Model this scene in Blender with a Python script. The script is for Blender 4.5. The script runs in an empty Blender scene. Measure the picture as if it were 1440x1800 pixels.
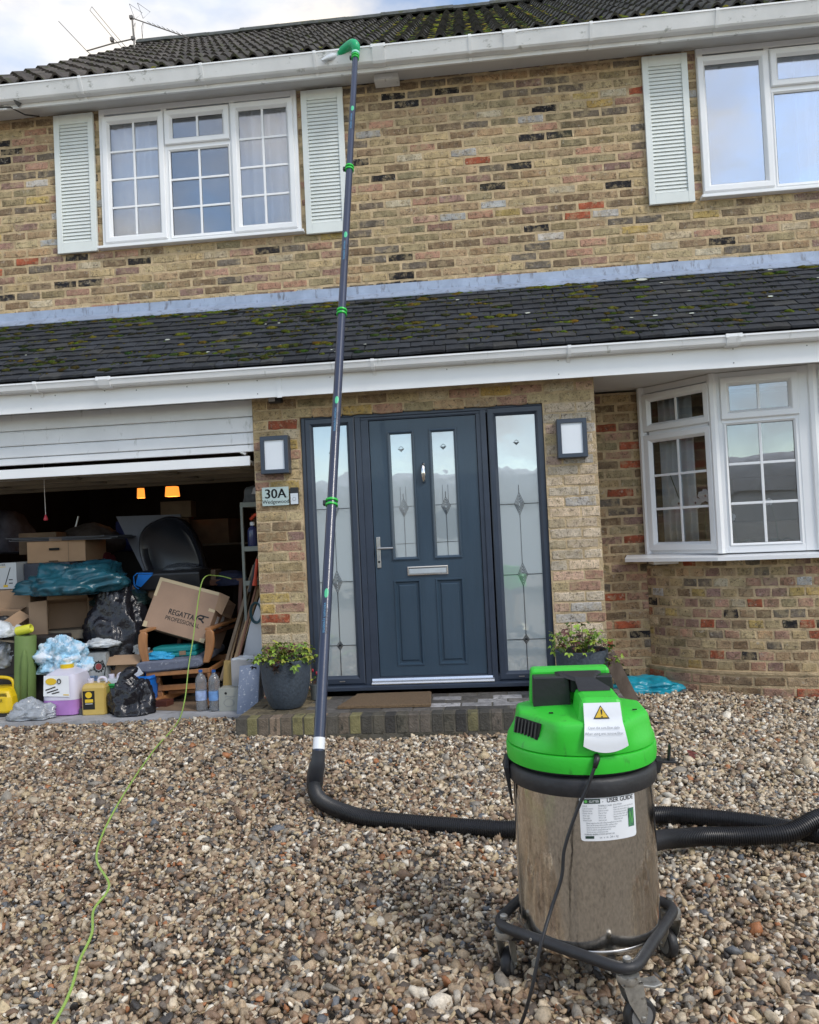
import bpy, bmesh, math, random
import numpy as np
from mathutils import Vector, Matrix, noise as mnoise
random.seed(7)
RNG = np.random.default_rng(11)
S = bpy.context.scene
COL = S.collection
R = math.radians

# ------------------------------------------------------------------ camera
TH, PH, RO = R(5.45), R(1.6), .0471
cam_pos = Vector((0, -5.75, 1.28))
F = Vector((-math.sin(TH)*math.cos(PH), math.cos(TH)*math.cos(PH), math.sin(PH)))
Rt = Vector((math.cos(TH), math.sin(TH), 0)); Up = Rt.cross(F)
RX = Rt*math.cos(RO) - Up*math.sin(RO); UX = Rt*math.sin(RO) + Up*math.cos(RO)
cam = bpy.data.cameras.new("camera"); cam_o = bpy.data.objects.new("camera", cam); COL.objects.link(cam_o)
cam_o.matrix_world = Matrix(((RX.x, UX.x, -F.x, cam_pos.x), (RX.y, UX.y, -F.y, cam_pos.y), (RX.z, UX.z, -F.z, cam_pos.z), (0, 0, 0, 1)))
cam.sensor_fit = 'HORIZONTAL'; cam.sensor_width = 36; cam.lens = 35.0; cam.clip_start = .05; cam.clip_end = 500
S.camera = cam_o

# ------------------------------------------------------------------ world and sun
SUN_EL, SUN_AZ = R(44), R(132)          # azimuth from +Y clockwise: the sun stands behind the camera to its right
w = bpy.data.worlds.new("World"); S.world = w; w.use_nodes = True
nt = w.node_tree; nt.nodes.clear()
def N(t, **k):
    n = nt.nodes.new(t)
    for a, b in k.items(): setattr(n, a, b)
    return n
out = N('ShaderNodeOutputWorld'); bg = N('ShaderNodeBackground'); bg.inputs['Strength'].default_value = .15
sky = N('ShaderNodeTexSky', sky_type='NISHITA', sun_disc=False, sun_elevation=SUN_EL, sun_rotation=SUN_AZ)
sky.air_density = 1.0; sky.dust_density = .6
tc = N('ShaderNodeTexCoord'); mp = N('ShaderNodeMapping'); mp.inputs['Scale'].default_value = (1, 1, 2.2); mp.inputs['Location'].default_value = (1.3, .7, .4)
n1 = N('ShaderNodeTexNoise'); n1.inputs['Scale'].default_value = 2.6; n1.inputs['Detail'].default_value = 7; n1.inputs['Roughness'].default_value = .55
cr = N('ShaderNodeValToRGB'); cr.color_ramp.elements[0].position = .40; cr.color_ramp.elements[1].position = .60
n2 = N('ShaderNodeTexNoise'); n2.inputs['Scale'].default_value = 5; n2.inputs['Detail'].default_value = 4
cr2 = N('ShaderNodeValToRGB'); cr2.color_ramp.elements[0].position = .35; cr2.color_ramp.elements[1].position = .68
cr2.color_ramp.elements[0].color = (4.3, 4.75, 5.6, 1); cr2.color_ramp.elements[1].color = (7.0, 6.3, 5.3, 1)
mx = N('ShaderNodeMixRGB'); L = nt.links.new
L(tc.outputs['Generated'], mp.inputs['Vector']); L(mp.outputs[0], n1.inputs['Vector']); L(mp.outputs[0], n2.inputs['Vector'])
sx = N('ShaderNodeSeparateXYZ'); L(tc.outputs['Generated'], sx.inputs[0]); ma = N('ShaderNodeMath', operation='MULTIPLY_ADD'); ma.inputs[1].default_value = .01; L(sx.outputs['Y'], ma.inputs[0]); L(n1.outputs['Fac'], ma.inputs[2])      # more cloud to the north
L(ma.outputs[0], cr.inputs[0]); L(n2.outputs['Fac'], cr2.inputs[0])
L(cr.outputs[0], mx.inputs[0]); gm = N('ShaderNodeMixRGB', blend_type='MULTIPLY'); gm.inputs[0].default_value = 1; gm.inputs[2].default_value = (1.45, 1.45, 1.4, 1)
L(sky.outputs[0], gm.inputs[1]); L(gm.outputs[0], mx.inputs[1]); L(cr2.outputs[0], mx.inputs[2])
L(mx.outputs[0], bg.inputs['Color']); L(bg.outputs[0], out.inputs[0])
sun = bpy.data.lights.new("sun", 'SUN'); sun.energy = 1.3; sun.angle = R(14); sun.color = (1, .95, .88)
sun_o = bpy.data.objects.new("sun", sun); COL.objects.link(sun_o)
sd = Vector((math.sin(SUN_AZ)*math.cos(SUN_EL), math.cos(SUN_AZ)*math.cos(SUN_EL), math.sin(SUN_EL)))
sun_o.rotation_euler = sd.to_track_quat('Z', 'Y').to_euler(); sun_o.location = (0, -20, 20)
S.view_settings.view_transform = 'Standard'; S.view_settings.look = 'None'; S.view_settings.exposure = 0.35; S.view_settings.gamma = 1
S.view_settings.use_curve_mapping = False
S.cycles.max_bounces = 8; S.cycles.transparent_max_bounces = 16

# ------------------------------------------------------------------ materials
MATS = {}
def mat(name, col=(.5, .5, .5), rough=.6, metal=0., var=.12, scale=6., bump=.1, bscale=60., coat=0., spec=.5,
        objcol=False, attr=False, dirt=None, trans=0., stretch=None, sub=0., emit=None, alpha=1.):
    if name in MATS: return MATS[name]
    m = bpy.data.materials.new(name); m.use_nodes = True; t = m.node_tree; n = t.nodes; l = t.links.new
    b = n['Principled BSDF']
    b.inputs['Roughness'].default_value = rough; b.inputs['Metallic'].default_value = metal
    b.inputs['Coat Weight'].default_value = coat; b.inputs['Specular IOR Level'].default_value = spec
    b.inputs['Transmission Weight'].default_value = trans; b.inputs['Alpha'].default_value = alpha
    if sub: b.inputs['Subsurface Weight'].default_value = sub
    g = n.new('ShaderNodeNewGeometry'); vec = g.outputs['Position']
    if stretch:
        mp = n.new('ShaderNodeMapping'); mp.inputs['Scale'].default_value = stretch; l(vec, mp.inputs['Vector']); vec = mp.outputs[0]
    base = n.new('ShaderNodeRGB'); base.outputs[0].default_value = (*col, 1); src = base.outputs[0]
    if objcol: oi = n.new('ShaderNodeObjectInfo'); src = oi.outputs['Color']
    if attr: at = n.new('ShaderNodeAttribute'); at.attribute_name = 'Col'; src = at.outputs['Color']
    if var:
        no = n.new('ShaderNodeTexNoise'); no.inputs['Scale'].default_value = scale; no.inputs['Detail'].default_value = 6; no.inputs['Roughness'].default_value = .6
        l(vec, no.inputs['Vector'])
        mr = n.new('ShaderNodeMapRange'); mr.inputs['From Min'].default_value = .3; mr.inputs['From Max'].default_value = .7
        mr.inputs['To Min'].default_value = 1-var; mr.inputs['To Max'].default_value = 1+var; l(no.outputs['Fac'], mr.inputs['Value'])
        hv = n.new('ShaderNodeHueSaturation'); l(mr.outputs[0], hv.inputs['Value']); l(src, hv.inputs['Color']); src = hv.outputs[0]
    if dirt:    # (colour, threshold, scale, stretch)
        dn = n.new('ShaderNodeTexNoise'); dn.inputs['Scale'].default_value = dirt[2]; dn.inputs['Detail'].default_value = 8; dn.inputs['Roughness'].default_value = .65
        if len(dirt) > 3:
            m2 = n.new('ShaderNodeMapping'); m2.inputs['Scale'].default_value = dirt[3]; l(g.outputs['Position'], m2.inputs['Vector']); l(m2.outputs[0], dn.inputs['Vector'])
        else: l(g.outputs['Position'], dn.inputs['Vector'])
        rp = n.new('ShaderNodeValToRGB'); rp.color_ramp.elements[0].position = dirt[1]; rp.color_ramp.elements[1].position = min(1, dirt[1]+.12)
        l(dn.outputs['Fac'], rp.inputs[0]); mi = n.new('ShaderNodeMixRGB'); l(rp.outputs[0], mi.inputs[0]); l(src, mi.inputs[1]); mi.inputs[2].default_value = (*dirt[0], 1); src = mi.outputs[0]
    l(src, b.inputs['Base Color'])
    if bump:
        bn = n.new('ShaderNodeTexNoise'); bn.inputs['Scale'].default_value = bscale; bn.inputs['Detail'].default_value = 5; l(vec, bn.inputs['Vector'])
        bp = n.new('ShaderNodeBump'); bp.inputs['Strength'].default_value = bump; bp.inputs['Distance'].default_value = .01
        l(bn.outputs['Fac'], bp.inputs['Height']); l(bp.outputs[0], b.inputs['Normal'])
    if emit: b.inputs['Emission Color'].default_value = (*emit[0], 1); b.inputs['Emission Strength'].default_value = emit[1]
    MATS[name] = m; return m

def brick_material(name, attr):
    m = bpy.data.materials.new(name); m.use_nodes = True; t = m.node_tree; n = t.nodes; l = t.links.new
    b = n['Principled BSDF']; b.inputs['Roughness'].default_value = .9; b.inputs['Specular IOR Level'].default_value = .2
    g = n.new('ShaderNodeNewGeometry')
    if attr: s = n.new('ShaderNodeAttribute'); s.attribute_name = 'Col'; src = s.outputs['Color']
    else: s = n.new('ShaderNodeObjectInfo'); src = s.outputs['Color']
    def noise(scale, det=6, rough=.6):
        q = n.new('ShaderNodeTexNoise'); q.inputs['Scale'].default_value = scale; q.inputs['Detail'].default_value = det; q.inputs['Roughness'].default_value = rough
        l(g.outputs['Position'], q.inputs['Vector']); return q.outputs['Fac']
    def ramp(f, a, c):
        r = n.new('ShaderNodeValToRGB'); r.color_ramp.elements[0].position = a; r.color_ramp.elements[1].position = c; l(f, r.inputs[0]); return r.outputs[0]
    def mix(f, a, col, k=1.0, mode='MIX'):
        q = n.new('ShaderNodeMixRGB'); q.blend_type = mode
        if k != 1.0:
            z = n.new('ShaderNodeMath'); z.operation = 'MULTIPLY'; z.inputs[1].default_value = k; l(f, z.inputs[0]); f = z.outputs[0]
        l(f, q.inputs[0]); l(a, q.inputs[1]); q.inputs[2].default_value = (*col, 1); return q.outputs[0]
    big = noise(17, 5, .65)
    mr = n.new('ShaderNodeMapRange'); mr.inputs['From Min'].default_value = .3; mr.inputs['From Max'].default_value = .7; mr.inputs['To Min'].default_value = .60; mr.inputs['To Max'].default_value = 1.36
    l(big, mr.inputs['Value']); hs = n.new('ShaderNodeHueSaturation'); l(mr.outputs[0], hs.inputs['Value']); l(src, hs.inputs['Color']); src = hs.outputs[0]
    src = mix(ramp(noise(34, 6, .7), .505, .62), src, (.085, .065, .045), .75)
    src = mix(ramp(noise(110, 3, .6), .60, .68), src, (.05, .04, .035), .8)
    src = mix(ramp(noise(23, 7, .75), .585, .66), src, (.50, .45, .37), .65)
    src = mix(ramp(noise(14, 6, .7), .50, .60), src, (.47, .37, .22), .50)
    src = mix(ramp(noise(2.3, 4, .6), .56, .72), src, (.10, .10, .05), .35)
    l(src, b.inputs['Base Color'])
    bp = n.new('ShaderNodeBump'); bp.inputs['Strength'].default_value = .9; bp.inputs['Distance'].default_value = .014; l(noise(60, 8, .72), bp.inputs['Height']); l(bp.outputs[0], b.inputs['Normal'])
    return m
M_BRICK = brick_material('stock brick', False); M_BRICKA = brick_material('stock brick mass', True)
M_MORTAR = mat('sandy mortar', (.475, .365, .225), .95, var=.30, scale=11, bump=.9, bscale=70, spec=.2, dirt=((.24, .19, .12), .56, 7))
M_WHITE = mat('white upvc', (.80, .81, .82), .28, var=.03, scale=3, bump=0)
M_WHITED = mat('weathered white plastic', (.78, .79, .79), .45, var=.08, scale=4, bump=.05, dirt=((.30, .31, .28), .60, 9, (1.2, .7, 2)))
M_WHITED2 = mat('streaked white plastic', (.78, .79, .80), .4, var=.06, scale=3, bump=.02, dirt=((.42, .43, .40), .60, 5, (2.5, 1, .8)))
M_SOFFIT = mat('soffit board', (.62, .62, .61), .6, var=.06, scale=3, bump=.05)
M_SHUTTER = mat('pale cream grey shutter', (.68, .715, .69), .45, var=.05, scale=4, bump=.03)
M_ANTH = mat('anthracite blue paint', (.032, .058, .088), .36, var=.12, scale=9, bump=.12, bscale=90, stretch=(1, 1, .12), coat=.2)
M_ANTHF = mat('anthracite frame', (.030, .042, .066), .38, var=.1, scale=9, bump=.04, bscale=120, coat=.1)
M_LEAD = mat('lead flashing', (.30, .36, .47), .5, metal=.15, var=.16, scale=7, bump=.25, bscale=18, dirt=((.15, .16, .19), .55, 22, (1, 1, .3)))
M_TILE = mat('slate grey roof tile', rough=.75, objcol=True, var=.35, scale=14, bump=.6, bscale=90, dirt=((.055, .06, .035), .60, 12))
M_TILEA = mat('slate grey roof tile mass', rough=.75, attr=True, var=.35, scale=14, bump=.6, bscale=90, dirt=((.055, .06, .035), .60, 12))
M_PAN = mat('brown pantile', rough=.9, objcol=True, var=.4, scale=11, bump=.6, bscale=70, dirt=((.05, .055, .018), .53, 9))
M_PANA = mat('brown pantile mass', rough=.85, attr=True, var=.35, scale=11, bump=.6, bscale=70, dirt=((.075, .085, .015), .56, 6))
M_MOSS = mat('moss', rough=1, attr=True, var=.5, scale=60, bump=.9, bscale=220, spec=.1)
M_DARK = mat('dark void', (.012, .012, .012), .9, var=0, bump=0)
M_BLACK = mat('black plastic', (.018, .018, .020), .42, var=.15, scale=20, bump=.1, bscale=80)
M_STEEL = mat('brushed steel', (.62, .60, .57), .3, metal=1, var=.08, scale=20, bump=.05, bscale=200)
M_CHROME = mat('polished chrome', (.8, .8, .8), .1, metal=1, var=.03, bump=0)
M_WOODD = mat('old timber', (.17, .14, .10), .8, var=.3, scale=12, bump=.4, bscale=40, stretch=(.2, 1, 1))
M_ROOM = mat('room plaster', (.30, .28, .25), .9, var=.1, bump=0)
M_CURT = mat('white net curtain', (.84, .84, .86), .9, var=.05, bump=.1, bscale=150)
M_CONC = mat('concrete', (.36, .36, .37), .85, var=.2, scale=7, bump=.3, bscale=80, dirt=((.14, .13, .12), .58, 6))
def glass_mat(name, tint, refl, rough=0.0):
    m = bpy.data.materials.new(name); m.use_nodes = True; t = m.node_tree; n = t.nodes; l = t.links.new
    n.remove(n['Principled BSDF']); o = n['Material Output']
    tr = n.new('ShaderNodeBsdfTransparent'); tr.inputs[0].default_value = (*tint, 1)
    gl = n.new('ShaderNodeBsdfGlossy'); gl.inputs['Roughness'].default_value = rough; gl.inputs['Color'].default_value = (.95, .97, 1, 1)
    fr = n.new('ShaderNodeLayerWeight'); fr.inputs['Blend'].default_value = .35
    mr = n.new('ShaderNodeMapRange'); mr.inputs['To Min'].default_value = refl; mr.inputs['To Max'].default_value = 1.0
    g = n.new('ShaderNodeNewGeometry'); no = n.new('ShaderNodeTexNoise'); no.inputs['Scale'].default_value = 3.0; l(g.outputs['Position'], no.inputs['Vector'])
    bp = n.new('ShaderNodeBump'); bp.inputs['Strength'].default_value = .05; bp.inputs['Distance'].default_value = .02; l(no.outputs['Fac'], bp.inputs['Height']); l(bp.outputs[0], gl.inputs['Normal'])
    mi = n.new('ShaderNodeMixShader'); l(fr.outputs['Fresnel'], mr.inputs['Value']); l(mr.outputs[0], mi.inputs[0]); l(tr.outputs[0], mi.inputs[1]); l(gl.outputs[0], mi.inputs[2]); l(mi.outputs[0], o.inputs['Surface'])
    return m
M_GLASS = glass_mat('window glass', (.96, .97, .98), .15); M_GLASSU = glass_mat('upper window glass', (.97, .97, .98), .12); M_GLASSV = glass_mat('upper window glass', (.75, .82, .92), .42)
def frosted():
    m = bpy.data.materials.new('frosted door glass'); m.use_nodes = True; t = m.node_tree; n = t.nodes; l = t.links.new
    b = n['Principled BSDF']; b.inputs['Base Color'].default_value = (.40, .46, .48, 1); b.inputs['Roughness'].default_value = .5
    gl = n.new('ShaderNodeBsdfGlossy'); gl.inputs['Roughness'].default_value = .015; gl.inputs['Color'].default_value = (.9, .95, 1, 1)
    g = n.new('ShaderNodeNewGeometry'); no = n.new('ShaderNodeTexNoise'); no.inputs['Scale'].default_value = 5.0; l(g.outputs['Position'], no.inputs['Vector'])
    bp = n.new('ShaderNodeBump'); bp.inputs['Strength'].default_value = .06; bp.inputs['Distance'].default_value = .02; l(no.outputs['Fac'], bp.inputs['Height']); l(bp.outputs[0], gl.inputs['Normal'])
    mi = n.new('ShaderNodeMixShader'); mi.inputs[0].default_value = .33; l(b.outputs[0], mi.inputs[1]); l(gl.outputs[0], mi.inputs[2]); l(mi.outputs[0], n['Material Output'].inputs['Surface'])
    return m
M_FROST = frosted()

# ------------------------------------------------------------------ object helpers
def unit(v): v = Vector(v); return v.normalized()
class MB:
    """collects faces; .build() links them as one mesh object"""
    def __init__(s, M=None): s.v = []; s.f = []; s.c = []; s.M = M; s.col = None
    def add(s, vs, fs):
        o = len(s.v)
        for p in vs:
            p = Vector(p); s.v.append((s.M @ p) if s.M else p)
            if s.col: s.c.append(s.col)
        s.f += [tuple(i+o for i in f) for f in fs]; return s
    def box(s, x0, x1, y0, y1, z0, z1, T=None):
        vs = [(x, y, z) for z in (z0, z1) for y in (y0, y1) for x in (x0, x1)]
        if T: vs = [T @ Vector(p) for p in vs]
        return s.add(vs, [(0, 2, 3, 1), (4, 5, 7, 6), (0, 1, 5, 4), (2, 6, 7, 3), (0, 4, 6, 2), (1, 3, 7, 5)])
    def quad(s, a, b, c, d): return s.add([a, b, c, d], [(0, 1, 2, 3)])
    def loft(s, rings, close=True, caps=True):
        n = len(rings[0]); vs = [p for r in rings for p in r]; fs = []
        for i in range(len(rings)-1):
            for j in range(n if close else n-1):
                k = (j+1) % n; fs.append((i*n+j, i*n+k, (i+1)*n+k, (i+1)*n+j))
        if caps and close: fs.append(tuple(range(n-1, -1, -1))); fs.append(tuple(range((len(rings)-1)*n, len(rings)*n)))
        return s.add(vs, fs)
    def tube(s, pts, r, n=10, caps=True, closed=False):
        pts = [Vector(p) for p in pts]; rr = r if hasattr(r, '__len__') else [r]*len(pts); rings = []; ref = None
        for i, p in enumerate(pts):
            if closed: d = pts[(i+1) % len(pts)]-pts[i-1]
            else: d = pts[min(i+1, len(pts)-1)]-pts[max(i-1, 0)]
            d.normalize()
            if ref is None: ref = Vector((0, 0, 1)) if abs(d.z) < .9 else Vector((1, 0, 0))
            a = (ref - d*ref.dot(d)).normalized(); ref = a; b = d.cross(a)
            rings.append([p+(a*math.cos(2*math.pi*k/n)+b*math.sin(2*math.pi*k/n))*rr[i] for k in range(n)])
        if closed: rings.append(rings[0]); return s.loft(rings, caps=False)
        return s.loft(rings, caps=caps)
    def lathe(s, prof, c=(0, 0, 0), n=32, sq=None, caps=True):
        rings = []
        for r, z in prof:
            ring = []
            for k in range(n):
                a = 2*math.pi*k/n; cx, sy = math.cos(a), math.sin(a); q = r
                if sq: q = r/((abs(cx)**sq+abs(sy)**sq)**(1/sq))
                ring.append((c[0]+cx*q, c[1]+sy*q, c[2]+z))
            rings.append(ring)
        return s.loft(rings, caps=caps)
    def prism(s, poly, a, b):      # poly: list of (y,z); extruded along x from a to b
        n = len(poly); vs = [(a, y, z) for y, z in poly]+[(b, y, z) for y, z in poly]
        return s.add(vs, [tuple(range(n-1, -1, -1)), tuple(range(n, 2*n))]+[(i, (i+1) % n, (i+1) % n+n, i+n) for i in range(n)])
    def ring(s, x0, x1, z0, z1, prof, fill=False):   # mitred rectangular moulding, profile of (inset, y)
        rings = [[(x0+i, y, z0+i), (x1-i, y, z0+i), (x1-i, y, z1-i), (x0+i, y, z1-i)] for i, y in prof]
        n = len(s.v); s.loft(rings, caps=False)
        if fill: i, y = prof[-1]; s.add([(x0+i, y, z0+i), (x1-i, y, z0+i), (x1-i, y, z1-i), (x0+i, y, z1-i)], [(0, 1, 2, 3)])
        return s
    def mesh(s, name, m, off=None, smooth=False):
        me = bpy.data.meshes.new(name); vs = s.v if off is None else [v-off for v in s.v]
        me.from_pydata([tuple(v) for v in vs], [], s.f)
        if m: me.materials.append(m)
        if s.c:
            a = me.color_attributes.new('Col', 'FLOAT_COLOR', 'POINT'); a.data.foreach_set('color', np.array([(*c, 1) for c in s.c], 'f').ravel())
        if smooth is True: me.polygons.foreach_set('use_smooth', [True]*len(me.polygons))
        elif smooth: me.polygons.foreach_set('use_smooth', [True]*len(me.polygons)); me.set_sharp_from_angle(angle=R(smooth))
        me.update(); return me
    def build(s, name, m, parent=None, smooth=False, bevel=0, world=True, fix=True):
        off = None
        if parent and world: off = WORLD[parent.name]
        me = s.mesh(name, m, off, smooth)
        if fix:
            bm = bmesh.new(); bm.from_mesh(me); bmesh.ops.recalc_face_normals(bm, faces=bm.faces); bm.to_mesh(me); bm.free()
        o = bpy.data.objects.new(name, me); COL.objects.link(o); WORLD[o.name] = WORLD[parent.name] if parent else Vector((0, 0, 0))
        if parent: o.parent = parent
        if bevel: b = o.modifiers.new('bevel', 'BEVEL'); b.width = bevel; b.segments = 2; b.limit_method = 'ANGLE'
        return o
WORLD = {}
def thing(name, label, cat, loc=(0, 0, 0), group=None):
    o = bpy.data.objects.new(name, None); COL.objects.link(o); o.location = loc; o.empty_display_size = .1
    WORLD[o.name] = Vector(loc); o['label'] = label; o['category'] = cat
    if group: o['group'] = group
    return o
def tag(o, label, cat, group=None):
    o['label'] = label; o['category'] = cat
    if group: o['group'] = group
    return o
def base(mb, name, m, label, cat, group=None, **k):     # a thing that is one mesh
    c = Vector((sum(v.x for v in mb.v)/len(mb.v), sum(v.y for v in mb.v)/len(mb.v), min(v.z for v in mb.v)))
    mb.v = [v-c for v in mb.v]; o = mb.build(name, m, **k); o.location = c; WORLD[o.name] = c; return tag(o, label, cat, group)
def link(name, me, parent, T=None, col=None):
    o = bpy.data.objects.new(name, me); COL.objects.link(o)
    if parent: o.parent = parent
    WORLD[o.name] = WORLD[parent.name] if parent else Vector((0, 0, 0))
    if T is not None:
        o.matrix_basis = Matrix.Translation(-WORLD[parent.name]) @ T if parent else T
    if col: o.color = (*col, 1)
    return o
def copy_tree(o, parent=None):
    c = o.copy(); COL.objects.link(c); c.parent = parent; WORLD[c.name] = WORLD[o.name].copy()
    for ch in [x for x in o.children]: copy_tree(ch, c)
    return c
def inview(p, mx=.08):
    d = Vector(p)-cam_pos; z = d.dot(F)
    if z < .1: return False
    x = d.dot(RX)/z*1400/1440; y = d.dot(UX)/z*1400/1440
    return abs(x) < .5+mx and abs(y) < .625+mx
def text_faces(s, size, extr=0.0):
    cu = bpy.data.curves.new('t', 'FONT'); cu.body = s; cu.size = size; cu.extrude = extr; cu.resolution_u = 3
    o = bpy.data.objects.new('t', cu); COL.objects.link(o); dg = bpy.context.evaluated_depsgraph_get(); ev = o.evaluated_get(dg); me = ev.to_mesh()
    vs = [v.co.copy() for v in me.vertices]; fs = [tuple(p.vertices) for p in me.polygons]; ev.to_mesh_clear()
    bpy.data.objects.remove(o); bpy.data.curves.remove(cu); return vs, fs
def text(mb, s, size, fn, align='c', sx=1., vertical=False):
    vs, fs = text_faces(s, size)
    if not vs: return mb
    w = max(v.x for v in vs)
    off = w/2 if align == 'c' else 0
    return mb.add([fn((v.x-off)*sx, v.y) for v in vs], fs)

def brick_mesh(Lx, H, rg, j=.0034, dep=.03, col=None):
    n = 5 if Lx > .13 else 3; P = []
    e = .004
    for i in range(n): P.append((e+(Lx-2*e)*i/(n-1), 0))
    P.append((Lx, e)); P.append((Lx, H-e))
    for i in range(n-1, -1, -1): P.append((e+(Lx-2*e)*i/(n-1), H))
    P.append((0, H-e)); P.append((0, e))
    P = [(x+rg.uniform(-j, j), z+rg.uniform(-j, j)) for x, z in P]; c = (Lx/2, H/2); tl = rg.uniform(-.0015, .0015); n = len(P)
    fr = [(c[0]+(x-c[0])*(1-.010/Lx), rg.uniform(-.0012, .0012)+tl*(x/Lx-.5)*2, c[1]+(z-c[1])*(1-.010/H)) for x, z in P]
    md = [(x, .004, z) for x, z in P]; bk = [(x, dep, z) for x, z in P]
    return fr+md+bk, [tuple(range(n))]+[(i+n*k, i+n*(k+1), (i+1) % n+n*(k+1), (i+1) % n+n*k) for k in (0, 1) for i in range(n)]
PAL = {'buff': (.50, .385, .215), 'tan': (.44, .305, .18), 'olive': (.33, .265, .15), 'brown': (.26, .18, .11), 'grey': (.19, .155, .12), 'black': (.025, .024, .027),
       'pink': (.46, .27, .19), 'mauve': (.33, .205, .165), 'red': (.42, .115, .06), 'cream': (.58, .48, .33), 'white': (.50, .48, .45), 'yellow': (.50, .355, .13),
       'lcream': (.66, .54, .40), 'lpink': (.58, .41, .31)}
def pick(rg, wts):
    r = rg.random()*sum(wts.values())
    for k, v in wts.items():
        r -= v
        if r <= 0: break
    c = PAL[k]; s = rg.uniform(.82, 1.18); h = rg.uniform(-.05, .05); return (c[0]*s*(1+h), c[1]*s, c[2]*s*(1-h))
W_UP = dict(buff=25, tan=17, olive=9, brown=16, grey=10, black=5.5, pink=10, mauve=8, cream=5, white=3.5, yellow=4, red=1.4)
W_LP = dict(buff=20, tan=18, olive=6, brown=4, grey=1, pink=17, mauve=9, cream=10, red=7, yellow=4)
W_RP = dict(lcream=42, cream=20, lpink=16, pink=3, mauve=1.5, white=7, buff=6)
W_REC = dict(buff=12, tan=19, olive=8, brown=18, grey=5, black=2.5, pink=12, mauve=9, red=10)
W_BAY = dict(buff=20, tan=18, olive=11, brown=11, grey=6, black=2.5, pink=16, mauve=14, red=6, cream=5, yellow=4, white=2)
FULL = {}
def wall_courses(parent_house, name, O, u, length, z0, z1, holes, wts, rg, thick=.22, maxn=300, H=.0615, Lb=.213, pitch=.075, gap=.012, zphase=0., bond=0., wfn=None, xr=None):
    """brick wall: a mortar body with openings, its bricks proud of it. u: unit direction along the wall, outward normal = u x z"""
    u = unit(u); nrm = u.cross(Vector((0, 0, 1))); O = Vector(O)
    T = Matrix(((u.x, -nrm.x, 0, O.x), (u.y, -nrm.y, 0, O.y), (0, 0, 1, O.z), (0, 0, 0, 1)))
    mb = MB(T); xs = sorted({0, length, *[h for a in holes for h in a[:2]]}); zs = sorted({z0, z1, *[h for a in holes for h in a[2:]]})
    for i in range(len(xs)-1):
        for k in range(len(zs)-1):
            cx, cz = (xs[i]+xs[i+1])/2, (zs[k]+zs[k+1])/2
            if any(a < cx < b and c < cz < d for a, b, c, d in holes): continue
            if not (0 <= cx <= length and z0 <= cz <= z1): continue
            mb.box(xs[i], xs[i+1], .0025, thick, zs[k], zs[k+1])
    wall = mb.build(name, M_MORTAR, parent_house)
    items = []; row = 0; z = z0+zphase
    while z < z1-.02:
        zt = min(z+H, z1-.004); zb = max(z, z0+.002); x = -(Lb+gap)*(.5 if row % 2 else 0)-bond
        while x < length:
            xa, xb = max(x, .003), min(x+Lb, length-.003); segs = [(xa, xb)]
            for a, b, c, d in holes:
                if zb+.02 < d and zt-.02 > c:
                    ns = []
                    for p, q in segs:
                        if q <= a or p >= b: ns.append((p, q)); continue
                        if p < a-.03: ns.append((p, a-.003))
                        if q > b+.03: ns.append((b+.003, q))
                    segs = ns
            for p, q in segs:
                if q-p > .03 and zt-zb > .02:
                    c = T @ Vector(((p+q)/2, 0, (zb+zt)/2))
                    if inview(c, .25): items.append((p, q, zb, zt, c))
            x += Lb+gap
        z += pitch; row += 1
    # those nearest the middle of the picture, whole ones first, become objects of their own
    items.sort(key=lambda i: (not inview(i[4], -.002), -((i[1]-i[0])/((i[4]-cam_pos).length))))
    rest = MB(); nb = 0
    for p, q, zb, zt, c in items:
        col = pick(rg, wfn(c) if wfn else wts)
        if nb < maxn:
            key = (round(q-p, 2), round(zt-zb, 2)); k2 = (key, rg.randrange(5)); w_, h_ = q-p, zt-zb
            if k2 not in FULL:
                vs, fs = brick_mesh(key[0], key[1], rg); m_ = MB().add(vs, fs); FULL[k2] = m_.mesh('brick', M_BRICK)
            B = link('brick', FULL[k2], wall, T @ Matrix.Translation((p, rg.uniform(-.0030, .0010), zb)) @ Matrix.Diagonal((w_/key[0], 1, h_/key[1], 1)), col); nb += 1
        else:
            vs, fs = brick_mesh(q-p, zt-zb, rg); rest.col = col; dy = rg.uniform(-.0030, .0010)
            rest.add([T @ Vector((a+p, b+dy, c_+zb)) for a, b, c_ in vs], fs)
    if rest.v: r = rest.build('brickwork', M_BRICKA, wall, fix=False); r['kind'] = 'stuff'
    return wall

# ------------------------------------------------------------------ the house
house = thing('house', 'two storey buff brick house with tiled lean-to over open garage and blue front door', 'house', (0, 0, 0))
rg = random.Random(3)
XL, XR = -5.6, 5.6
def upper_w(c):
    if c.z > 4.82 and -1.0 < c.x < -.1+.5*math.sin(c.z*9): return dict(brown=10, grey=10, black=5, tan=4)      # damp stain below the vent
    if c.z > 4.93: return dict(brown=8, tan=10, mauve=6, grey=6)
    if 3.70 < c.z < 3.80 and (c.x < -1.2 or 1.9 < c.x < 2.3): return dict(W_UP, red=26)
    if c.z < 3.5 and c.x < -3.3: return dict(W_UP, red=12)
    return W_UP
# upper storey wall (set back), with two window openings
wall_courses(house, 'brick_wall', (XL, .72, 0), (1, 0, 0), XR-XL, 3.05, 5.10, [(-3.128-XL, -1.405-XL, 3.845, 5.2), (1.845-XL, 3.568-XL, 3.845, 5.2)], W_UP, rg, maxn=300, wfn=upper_w, zphase=.03, Lb=.205, gap=.018, H=.058)
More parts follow.
